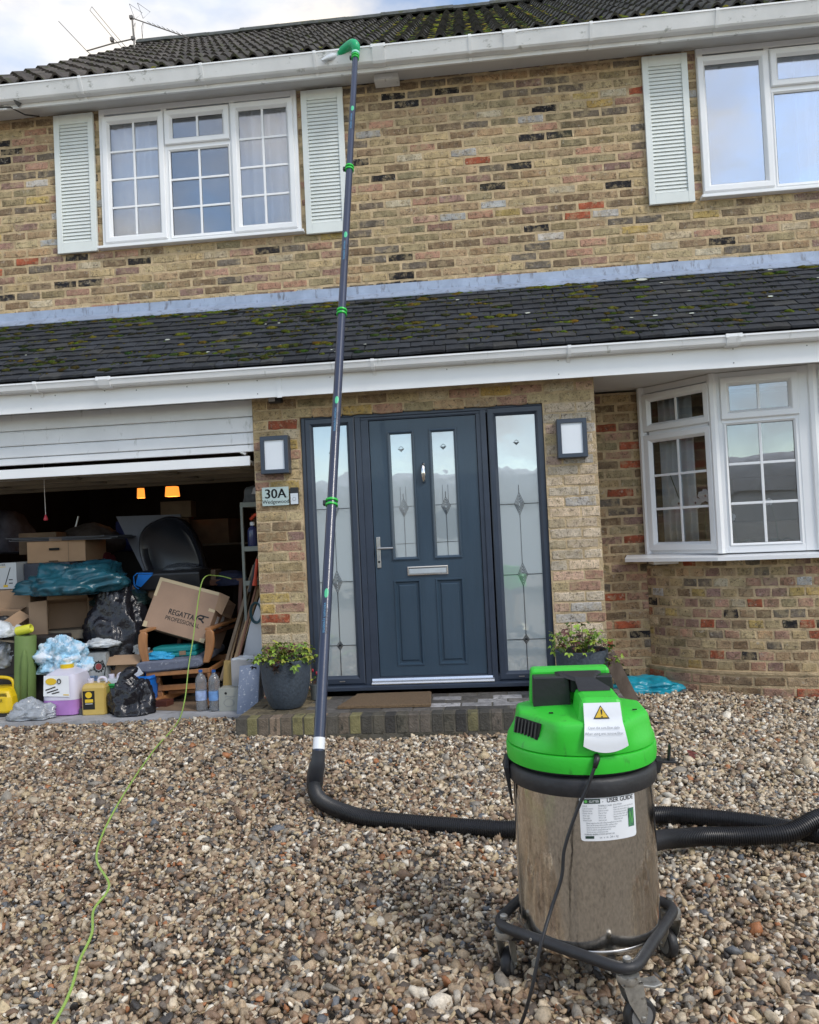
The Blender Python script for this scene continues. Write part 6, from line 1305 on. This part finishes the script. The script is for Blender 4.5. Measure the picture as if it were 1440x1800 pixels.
q = MB(); q.box(-3.2, -2.45, 1.18, 1.7, FZ, .90); base(q, 'black_cabinet', M_DARK, 'black cabinet carrying the black tub and the grey board', 'cabinet', bevel=.01)
t = thing('cool_bag', 'black bag with a bright blue piped corner behind the brown carton', 'bag', (-2.9, .95, .9))
q = MB(); q.prism([(.85, .90), (.84, 1.045), (.87, 1.065), (1.15, 1.07), (1.16, .90)], -3.03, -2.45); q.build('bag', M_BLACK, t, bevel=.015)
q = MB(); q.add([(-3.02, .838, .955), (-2.97, .838, .935), (-2.86, .838, 1.04), (-2.99, .838, 1.045)], [(0, 1, 2, 3)]); q.build('blue_panel', mat('electric blue', (.02, .25, .80), .5, bump=0), t, fix=False)
q = MB(); q.tube([(-2.86, .838, 1.05), (-3.00, .838, 1.055), (-3.032, .838, 1.03), (-3.03, .838, .95), (-2.99, .838, .92)], .006, 6); q.build('piping', MATS['electric blue'], t, smooth=True)
# --- right: shelf rack with bottle, planks, boards
M_RACK = mat('grey green painted steel', (.20, .22, .19), .5, var=.08, bump=0)
t = thing('shelf_rack', 'grey green metal shelf rack beside the garage pier', 'shelf rack', (-1.85, .6, FZ))
q = MB(); q.box(-1.965, -1.945, .50, .525, FZ, 1.60); q.build('upright', M_RACK, t); q = MB(); q.box(-1.965, -1.945, .95, .975, FZ, 1.60); q.build('upright', M_RACK, t)
for z in (.93, 1.205, 1.56): q = MB(); q.box(-1.944, -1.64, .498, .98, z, z+.038); q.build('shelf', M_RACK, t)
t = thing('bottle', 'dark blue bottle with a white cap on the middle rack shelf', 'bottle', (-1.885, .55, 1.243))
q = MB(Matrix.Translation((-1.885, .555, 1.2435))); q.lathe([(.040, 0), (.043, .005), (.043, .120), (.036, .145), (.018, .160), (.016, .168)], n=24); q.build('body', mat('indigo bottle', (.03, .04, .12), .25, bump=0, coat=.4), t, smooth=40)
q = MB(Matrix.Translation((-1.885, .555, 1.2435))); q.lathe([(.019, .168), (.019, .195), (0, .196)], n=16); q.build('cap', M_LABEL, t, smooth=40)
crumple('carrier_bag', (-1.87, .60, 1.60), .09, .09, .10, mat('grey cloth', (.08, .085, .09), .7, var=.6, bump=.2), 'dark bag on the top rack shelf by the pier', 'bag', 53, n_=20, flat=.2)
crumple('white_cloth', (-1.82, .54, 1.665), .05, .05, .05, mat('pale cloth', (.45, .45, .47), .7, bump=.2), 'pale cloth on top of the dark bag', 'cloth', 54, n_=16)
q = MB(Matrix.Translation((-1.80, .62, 1.243))); q.lathe([(.03, 0), (.034, .004), (.034, .17), (.02, .19), (0, .20)], n=18); base(q, 'yellow_bottle', M_KY, 'yellow bottle beside the dark blue bottle on the rack', 'bottle', smooth=40)
q = MB(); q.tube(smooth_path([(-1.90, .56, 1.46), (-1.84, .54, 1.50), (-1.80, .53, 1.44), (-1.79, .53, 1.36)], 4), .014, 8); base(q, 'orange_strap', mat('orange red plastic', (.55, .06, .02), .5, bump=0), 'orange red strap looped under the top rack shelf', 'strap', smooth=True)
M_PINE = mat('planed pine', (.42, .27, .14), .65, var=.18, scale=16, stretch=(1, 1, .12), bump=.1); M_PINEG = mat('greyed pine', (.25, .185, .125), .8, var=.25, scale=16, stretch=(1, 1, .12), bump=.15)
M_PINED = mat('reddish batten', (.24, .11, .065), .7, var=.2, bump=.1)
for a, b, w_, h_, m_, lb in (((-2.06, .36, .20), (-1.865, .60, .915), .042, .020, M_PINE, 'widest pale plank leaning against the rack'), ((-2.13, .36, .20), (-1.955, .80, 1.08), .026, .026, M_PINEG, 'round grey batten, leftmost of the leaning timbers'), ((-2.09, .40, .25), (-1.985, .78, .98), .016, .02, M_PINE, 'thin pale batten behind the widest plank'), ((-2.07, .45, .25), (-1.96, .82, 1.02), .014, .02, M_PINEG, 'thin grey batten between the round batten and the plank'), ((-2.00, .34, .30), (-1.855, .58, 1.00), .016, .02, M_PINED, 'reddish batten right of the widest plank')):
    q = MB(); bar(q, a, b, w_, h_, (0, 1, 0)); a_ = base(q, 'timber', m_, lb, 'timber', 'timbers leaning in the garage corner', bevel=.002)
t = thing('long_tool', 'black and orange garden tool handle propped by the pier', 'garden tool', (-1.85, .5, .9)); q = MB(); q.tube([(-1.90, .45, .88), (-1.855, .50, 1.10)], .014, 8); q.build('grip', M_BLACK, t); q = MB(); q.tube([(-1.835, .48, 1.14), (-1.85, .46, 1.00), (-1.86, .46, .93)], [.012, .012, .022], 8); q.build('orange_sleeve', mat('orange red plastic', (.55, .06, .02), .5), t)
q = MB(); q.tube([(-1.96, .55, .90), (-1.875, .72, 1.20)], .010, 8); base(q, 'broom_handle', M_PINEG, 'thin broom handle leaning behind the rack upright', 'handle')
q = MB(); q.loft([[(-1.965, .42, .38), (-1.72, .42, .38), (-1.72, .42, .60), (-1.80, .42, .86), (-1.90, .42, .62)], [(-1.965, .44, .38), (-1.72, .44, .38), (-1.72, .44, .60), (-1.80, .44, .86), (-1.90, .44, .62)]]); base(q, 'white_board', mat('cool white board', (.55, .58, .62), .5, var=.04, bump=0), 'white cut board leaning against the inside of the pier', 'board')
q = MB()
for k in range(4): q.tube([(-1.835+(.045+.006*k)*math.cos(a)*.8, .395-.004*k, .72+(.07+.005*k)*math.sin(a)) for a in [j*math.pi/12 for j in range(24)]], .003, 5, closed=True)
base(q, 'cable_coil', mat('teal cable', (.03, .09, .11), .5, bump=0), 'loose coil of thin teal cable hanging before the white board', 'cable', smooth=True)
crumple('paper_sheets', (-1.86, .26, .375), .11, .07, .03, mat('cool white paper', (.50, .53, .56), .5, var=.15, bump=.1), 'pale folded papers resting on the pier side boards', 'paper', 59, n_=24, fold=8, amp=.9)
q = MB(); q.box(-1.985, -1.77, .18, .21, .17, .385); base(q, 'grey_slab', mat('pale grey slab', (.33, .33, .34), .7, var=.1, bump=.1), 'pale grey slab behind the speckled blue one', 'slab', bevel=.002)
q = MB(Matrix.Translation((-2.025, .235, .19)) @ Matrix.Rotation(.08, 4, 'Y')); q.box(-.042, .042, -.02, .02, -.02, .185); base(q, 'wood_block', mat('green treated pine', (.30, .21, .075), .7, var=.2, scale=16, stretch=(1, 1, .1), bump=.1), 'upright olive brown wood block on the grey box', 'wood block', bevel=.002)
q = MB(); q.box(-1.975, -1.93, .19, .23, .19, .30); base(q, 'wood_block', M_CARD, 'pinkish brown block between the wood block and the speckled slab', 'wood block', bevel=.002)
t, T = carton('grey_box', (-1.985, .165, FZ), .155, .14, .172, .02, mat('pale grey box', (.31, .32, .29), .7, var=.1), 'small pale grey box with a round hole beside the speckled slab')
q = MB(T); q.add([(-.022+.010*math.cos(k*.63), -.0712, .135+.010*math.sin(k*.63)) for k in range(10)], [tuple(range(10))]); q.build('hole', M_DARK, t, fix=False)
q = MB(T); q.tube([(.0+.030*math.cos(a)*1.3, -.0715, .065+.030*math.sin(a)) for a in [j*math.pi/8 for j in range(16)]], .0012, 4, closed=True); q.tube([(-.03, -.0715, .108), (-.01, -.0715, .112), (.02, -.0715, .107), (.045, -.0715, .112)], .0015, 4); q.build('faint_drawing', M_GREYI, t, fix=False)['kind'] = 'stuff'
M_TERR = mat('speckled blue terrazzo', (.17, .21, .30), .5, var=.08, bump=.05, dirt=((.72, .74, .78), .575, 55))
q = MB(); q.loft([[(-1.895, -.005, FZ), (-1.745, .02, FZ), (-1.735, .10, .365), (-1.885, .075, .355)], [(-1.893, .02, FZ), (-1.743, .045, FZ), (-1.733, .125, .365), (-1.883, .10, .355)]]); base(q, 'terrazzo_slab', M_TERR, 'speckled blue stone slab leaning at the corner of the step', 'slab', bevel=.002)
# water bottles
def wbottle(x, y, label, lm):
    t = thing('water_bottle', label, 'water bottle', (x, y, FZ), 'clear water bottles by the rocking chair'); M_ = Matrix.Translation((x, y, FZ))
    q = MB(M_); q.lathe([(.030, 0), (.040, .006), (.042, .02), (.042, .075), (.0405, .080)]+[(.0415+.0015*(k % 2), .16+.014*k) for k in range(5)]+[(.042, .232), (.034, .256), (.018, .275), (.013, .285), (.013, .292)], n=28); q.build('bottle', mat('clear bottle', (.60, .64, .68), .08, var=0, bump=.3, bscale=60, trans=.75, alpha=.8), t, smooth=50)
    q = MB(M_); q.lathe([(.0432, .082), (.0435, .085), (.0435, .150), (.0432, .153)], n=28, caps=False); q.build('label', lm, t, smooth=True)
    q = MB(M_); q.lathe([(.015, .290), (.015, .308), (0, .309)], n=16); q.build('cap', mat('blue cap', (.02, .10, .35), .4, bump=0), t, smooth=40)
wbottle(-2.215, .15, 'clear water bottle with a white and blue label, left of the pair', mat('white blue label', (.35, .45, .68), .4, var=.3, scale=30, bump=0)); wbottle(-2.105, .13, 'clear water bottle with a red marked blue label, right of the pair', mat('blue red label', (.16, .32, .62), .4, var=.2, scale=30, bump=0, dirt=((.6, .5, .55), .58, 24)))
q = MB(); q.add([(-2.62, .20, FZ+.002), (-2.22, .12, FZ+.002), (-2.10, .60, FZ+.002), (-2.55, .70, FZ+.002), (-2.62, .20, FZ+.006), (-2.22, .12, FZ+.006), (-2.10, .60, FZ+.006), (-2.55, .70, FZ+.006)], [(3, 2, 1, 0), (4, 5, 6, 7), (0, 1, 5, 4), (1, 2, 6, 5), (2, 3, 7, 6), (3, 0, 4, 7)]); base(q, 'cardboard_sheet', M_CARDD, 'flat piece of old cardboard on the garage floor under the chair', 'cardboard')

# ------------------------------------------------------------------ behind the windows
def curtain(x0, x1, y, z0, z1, label, amp=.018, waves=7, m_=M_CURT, T=None, kind='curtain'):
    q = MB(T); n_ = waves*10; ph_ = random.random()*6
    rings = []
    for i in range(n_+1):
        t_ = i/n_; x = x0+(x1-x0)*t_; o_ = amp*math.sin(t_*waves*2*math.pi+ph_)+.4*amp*math.sin(t_*waves*5.1)
        rings.append([(x, y+o_, z1), (x+.004*math.sin(i), y+o_*1.2, (z0+z1)/2), (x, y+o_*1.1, z0), (x, y+o_*1.1+.003, z0), (x+.004*math.sin(i), y+o_*1.2+.003, (z0+z1)/2), (x, y+o_+.003, z1)])
    q.loft(rings); return base(q, kind, m_, label, 'curtain', smooth=True)
curtain(-3.10, -2.66, .815, 3.80, 5.02, 'thin white curtain at the left pane of the small paned window', amp=.008, waves=4)
curtain(-2.70, -2.58, .86, 3.80, 5.02, 'narrow folded curtain behind the left casement of the small paned window', amp=.02, waves=3)
curtain(-1.96, -1.42, .83, 3.80, 5.02, 'pale gathered curtain at the right casement of the small paned window', amp=.02, waves=4)
curtain(2.66, 2.95, .88, 3.80, 5.02, 'pale gathered curtain behind the plain upstairs window', amp=.022, waves=4)
q = MB(); q.box(-2.6, -1.98, .96, .97, 3.9, 5.0); base(q, 'roller_blind', mat('dim blind', (.30, .31, .34), .9, bump=0), 'grey blind drawn behind the small paned upstairs window', 'blind')
CT = LT(A+(B-A).normalized()*.06+Vector((.075, .075, 0)), B-A)
curtain(.0, .30, .02, 1.06, 2.30, 'grey white gathered curtain at the left facet of the bay', amp=.022, waves=5, T=CT, m_=mat('grey lined curtain', (.78, .80, .82), .9, var=.08, bump=.1)); curtain(.36, .46, .10, 1.5, 2.30, 'tied back edge of a cream curtain in the bay', amp=.016, waves=2, T=CT, m_=mat('cream curtain', (.36, .33, .28), .9, var=.2, bump=.1))
M_PETAL = mat('white orchid petal', (.80, .80, .80), .5, var=.03, bump=0)
def orchid(x, y, label, stems, flowers, leaves=5):
    t = thing('orchid', label, 'orchid', (x, y, .985), 'orchids on the bay window board'); q = MB(Matrix.Translation((x, y, .985))); q.lathe([(.045, 0), (.060, .09), (.066, .092), (.064, .10), (.055, .10), (.05, .08), (0, .08)], n=24); q.build('pot', M_LABEL, t, smooth=40)
    for s_ in stems: q = MB(); q.tube(smooth_path([Vector((x, y, 1.06))+Vector(p) for p in s_], 5), .0035, 6); q.build('stem', mat('orchid stem', (.05, .09, .03), .6), t, smooth=True)
    for k in range(leaves):
        a = k*1.3+.4; d = Vector((math.cos(a), math.sin(a)*.6, 0)); p = Vector((x, y, 1.065)); q = MB(); sd_ = Vector((-d.y, d.x, 0)).normalized()
        q.loft([[p+d*(.13*u_)+Vector((0, 0, .06*math.sin(u_*2.4)))+sd_*(w_) , p+d*(.13*u_)+Vector((0, 0, .06*math.sin(u_*2.4)-.006)), p+d*(.13*u_)+Vector((0, 0, .06*math.sin(u_*2.4)))-sd_*w_] for u_, w_ in ((0, .008), (.3, .026), (.65, .028), (.9, .015), (1, .002))], close=False); q.build('leaf', mat('orchid leaf', (.035, .09, .02), .4), t, smooth=True, fix=False)
    for fx, fz, s_ in flowers:
        q = MB(); c = Vector((x+fx, y-.03, 1.06+fz))
        for k in range(5):
            a = math.pi/2+k*2*math.pi/5; w_ = .020*s_ if k not in (1, 4) else .026*s_; d = Vector((math.cos(a), 0, math.sin(a))); sd_ = Vector((-d.z, 0, d.x)); L_ = .040*s_
            o_ = len(q.v); q.v += [c, c+d*L_*.45+sd_*w_+Vector((0, -.004, 0)), c+d*L_+sd_*w_*.5, c+d*L_-sd_*w_*.5, c+d*L_*.45-sd_*w_+Vector((0, -.004, 0))]; q.f.append((o_, o_+1, o_+2, o_+3, o_+4))
        fl_ = q.build('flower', M_PETAL, t, fix=False); q = MB(Matrix.Translation(c+Vector((0, -.008, 0)))); q.lathe([(.001, -.008*s_), (.007*s_, 0), (.001, .008*s_)], n=8); q.build('flower_centre', mat('plum lip', (.12, .02, .05), .5, bump=0), fl_, smooth=True)
orchid(1.575, .62, 'orchid with single white flower before the bay curtain', [[(0, 0, 0), (-.03, -.02, .2), (-.08, -.03, .40), (-.14, -.03, .60)]], [(-.085, .36, 1.3)])
orchid(1.66, .50, 'orchid with two white flowers in the left bay facet', [[(0, 0, 0), (.0, 0, .2), (.01, -.02, .36), (-.04, -.02, .42)]], [(-.075, .355, 1.2), (.0, .405, 1.3)])
orchid(1.88, .42, 'orchid in a white pot with pale pink sprays in the middle facet', [[(0, 0, 0), (-.03, 0, .15), (-.08, -.02, .22)]], [(-.09, .215, .8), (-.06, .235, .8), (-.12, .20, .7)], 3)
orchid(2.15, .40, 'orchid in a low white bowl at the right of the middle facet', [[(0, 0, 0), (-.01, 0, .2), (-.05, -.02, .34)]], [(-.06, .335, .7)], 5)
q = MB(); q.box(1.95, 2.05, 1.1, 1.5, 1.25, 1.62); q.box(2.05, 2.6, 1.1, 1.15, 1.25, 1.62); base(q, 'television', M_BLACK, 'dark television seen from behind inside the bay room', 'television', bevel=.01)
q = MB(); q.box(1.8, 2.8, 1.05, 1.55, .02, 1.248); base(q, 'sideboard', M_WOODD, 'dark sideboard under the television inside the bay room', 'sideboard', bevel=.01)

# ------------------------------------------------------------------ across the drive, seen only as reflections in the door and bay glass
t = thing('covered_caravan', 'cream caravan under a wrinkled grey cover, seen only as a reflection in the glass', 'caravan', (1.5, -11.2, 0))
q = MB(); q.box(-5.5, 8.5, -12.3, -10.05, .35, 2.35); q.build('body', mat('cream panel', (.74, .74, .70), .5, var=.04, bump=0), t, bevel=.08)
q = MB(); rings = []
for i in range(90):
    x = -5.7+14.4*i/89; w1, w2 = .05*mnoise.noise(Vector((x*1.7, 0, 0))), .10*mnoise.noise(Vector((x*.9, 5, 0)))
    ring = []
    for k, (y, z) in enumerate(((-9.98, 1.78), (-9.96, 1.95), (-9.99, 2.15), (-10.1, 2.36), (-10.5, 2.50), (-11.2, 2.56), (-11.9, 2.5), (-12.4, 2.3), (-12.4, 1.7))):
        ring.append((x, y+.04*mnoise.noise(Vector((x*3, k*1.3, 2))), z+w1+w2*(k/8)+.06*mnoise.noise(Vector((x*2.2, k*.9, 7)))))
    rings.append(ring)
q.loft(rings, close=False); q.build('cover', mat('grey cover', (.68, .67, .64), .6, var=.1, bump=.2), t, smooth=True, fix=False)
for x0 in (-1.35, 4.6): q = MB(); q.box(x0, x0+1.2, -10.045, -10.02, 1.15, 1.72); q.build('window', mat('dark caravan window', (.03, .05, .09), .15, bump=0), t, bevel=.02)
for x0 in (-4.0, 1.5, 6.5):
    q = MB(Matrix.Translation((x0, -10.15, .33)) @ Matrix.Rotation(R(90), 4, 'X')); q.lathe([(.20, -.10), (.33, -.09), (.33, .09), (.20, .10)], n=28); q.build('wheel', M_BLACK, t)

# a few more things heaped in the garage
for c, s_, rz, m_, lb in (((-3.32, .95, .52), (.30, .26, .26), .3, M_CARD, 'brown carton wedged between the tarpaulin and the tall bin bag'), ((-4.30, .62, .60), (.26, .3, .22), .1, M_CARDP, 'peach coloured carton at the very left edge'),
        ((-3.25, .55, .02), (.22, .2, .30), -.2, M_CARDD, 'dull carton behind the grey printed box'), ((-2.60, 1.25, .905), (.34, .3, .14), .15, M_CARDD, 'flat dull carton on the black cabinet behind the brown one')):
    carton('cardboard_box', c, *s_, rz, m_, lb)
crumple('clothes_pile', (-3.95, 1.9, 1.26), .30, .2, .22, mat('brown blanket', (.09, .07, .06), .9, var=.5, bump=.3), 'brown blanket heap in the dark behind the peach archive box', 'blanket', 61, n_=24)
q = MB(); bar(q, (-3.98, .30, .60), (-3.62, .22, .56), .05, .006); base(q, 'board_offcut', M_WOODD, 'dark flat strip of board lying in front of the open cartons', 'board')
crumple('bubble_wrap', (-2.70, 1.1, 1.045), .16, .14, .06, mat('dark film', (.10, .11, .12), .2, var=.3, bump=.4), 'dark shiny film heaped behind the brown carton', 'plastic film', 67, n_=28)
for c, s_, rz, m_, lb in (((-2.98, .98, .80), (.24, .2, .15), .4, M_CARD, 'small brown carton behind the top of the tall bin bag'), ((-3.05, .80, .36), (.18, .18, .2), -.3, M_CARDP, 'peach carton half buried behind the open box of small cartons'),
        ((-4.25, 1.55, 1.26), (.34, .3, .20), .2, M_CARDD, 'dull carton in the shadow at the far left behind the archive box'), ((-3.05, 1.95, 1.555), (.30, .2, .16), .1, M_CARDD, 'dim carton on the dark blue crate above the grey board'), ((-2.35, 2.7, 1.28), (.30, .3, .3), .1, M_CARDD, 'dim carton at the right end of the back shelf')):
    carton('cardboard_box', c, *s_, rz, m_, lb)
crumple('plastic_bag', (-3.02, .34, .02), .10, .07, .15, mat('green white film', (.35, .48, .40), .3, var=.4, bump=.4), 'pale green plastic film stuffed between the jerrycans and the brown boxes', 'plastic film', 71, n_=28)
crumple('cloth_bundle', (-2.28, 1.2, .905), .16, .14, .10, mat('navy cloth', (.02, .025, .06), .8, var=.4, bump=.3), 'navy cloth bundle on the black cabinet right of the tub', 'cloth', 73, n_=26)
crumple('plastic_bag', (-3.92, .34, .62), .13, .09, .09, mat('white film', (.55, .58, .60), .25, var=.4, bump=.5), 'white plastic film spilling over the dark chest beside the lemon yellow roll', 'plastic film', 79, n_=28, amp=.8)
for k, (x, y, z, rz, col, lb) in enumerate(((-3.12, .16, FZ, .3, (.06, .06, .07), 'flat dark packet on the slab between the pink container and the yellow jerrycan'), (-2.60, .35, FZ, -.2, (.10, .03, .02), 'dark red packet under the rocking chair'))):
    q = MB(Matrix.Translation((x, y, z)) @ Matrix.Rotation(rz, 4, 'Z')); q.box(-.06, .06, -.05, .05, 0, .05); base(q, 'packet', mat('packet %d' % k, col, .6), lb, 'packet', bevel=.004)
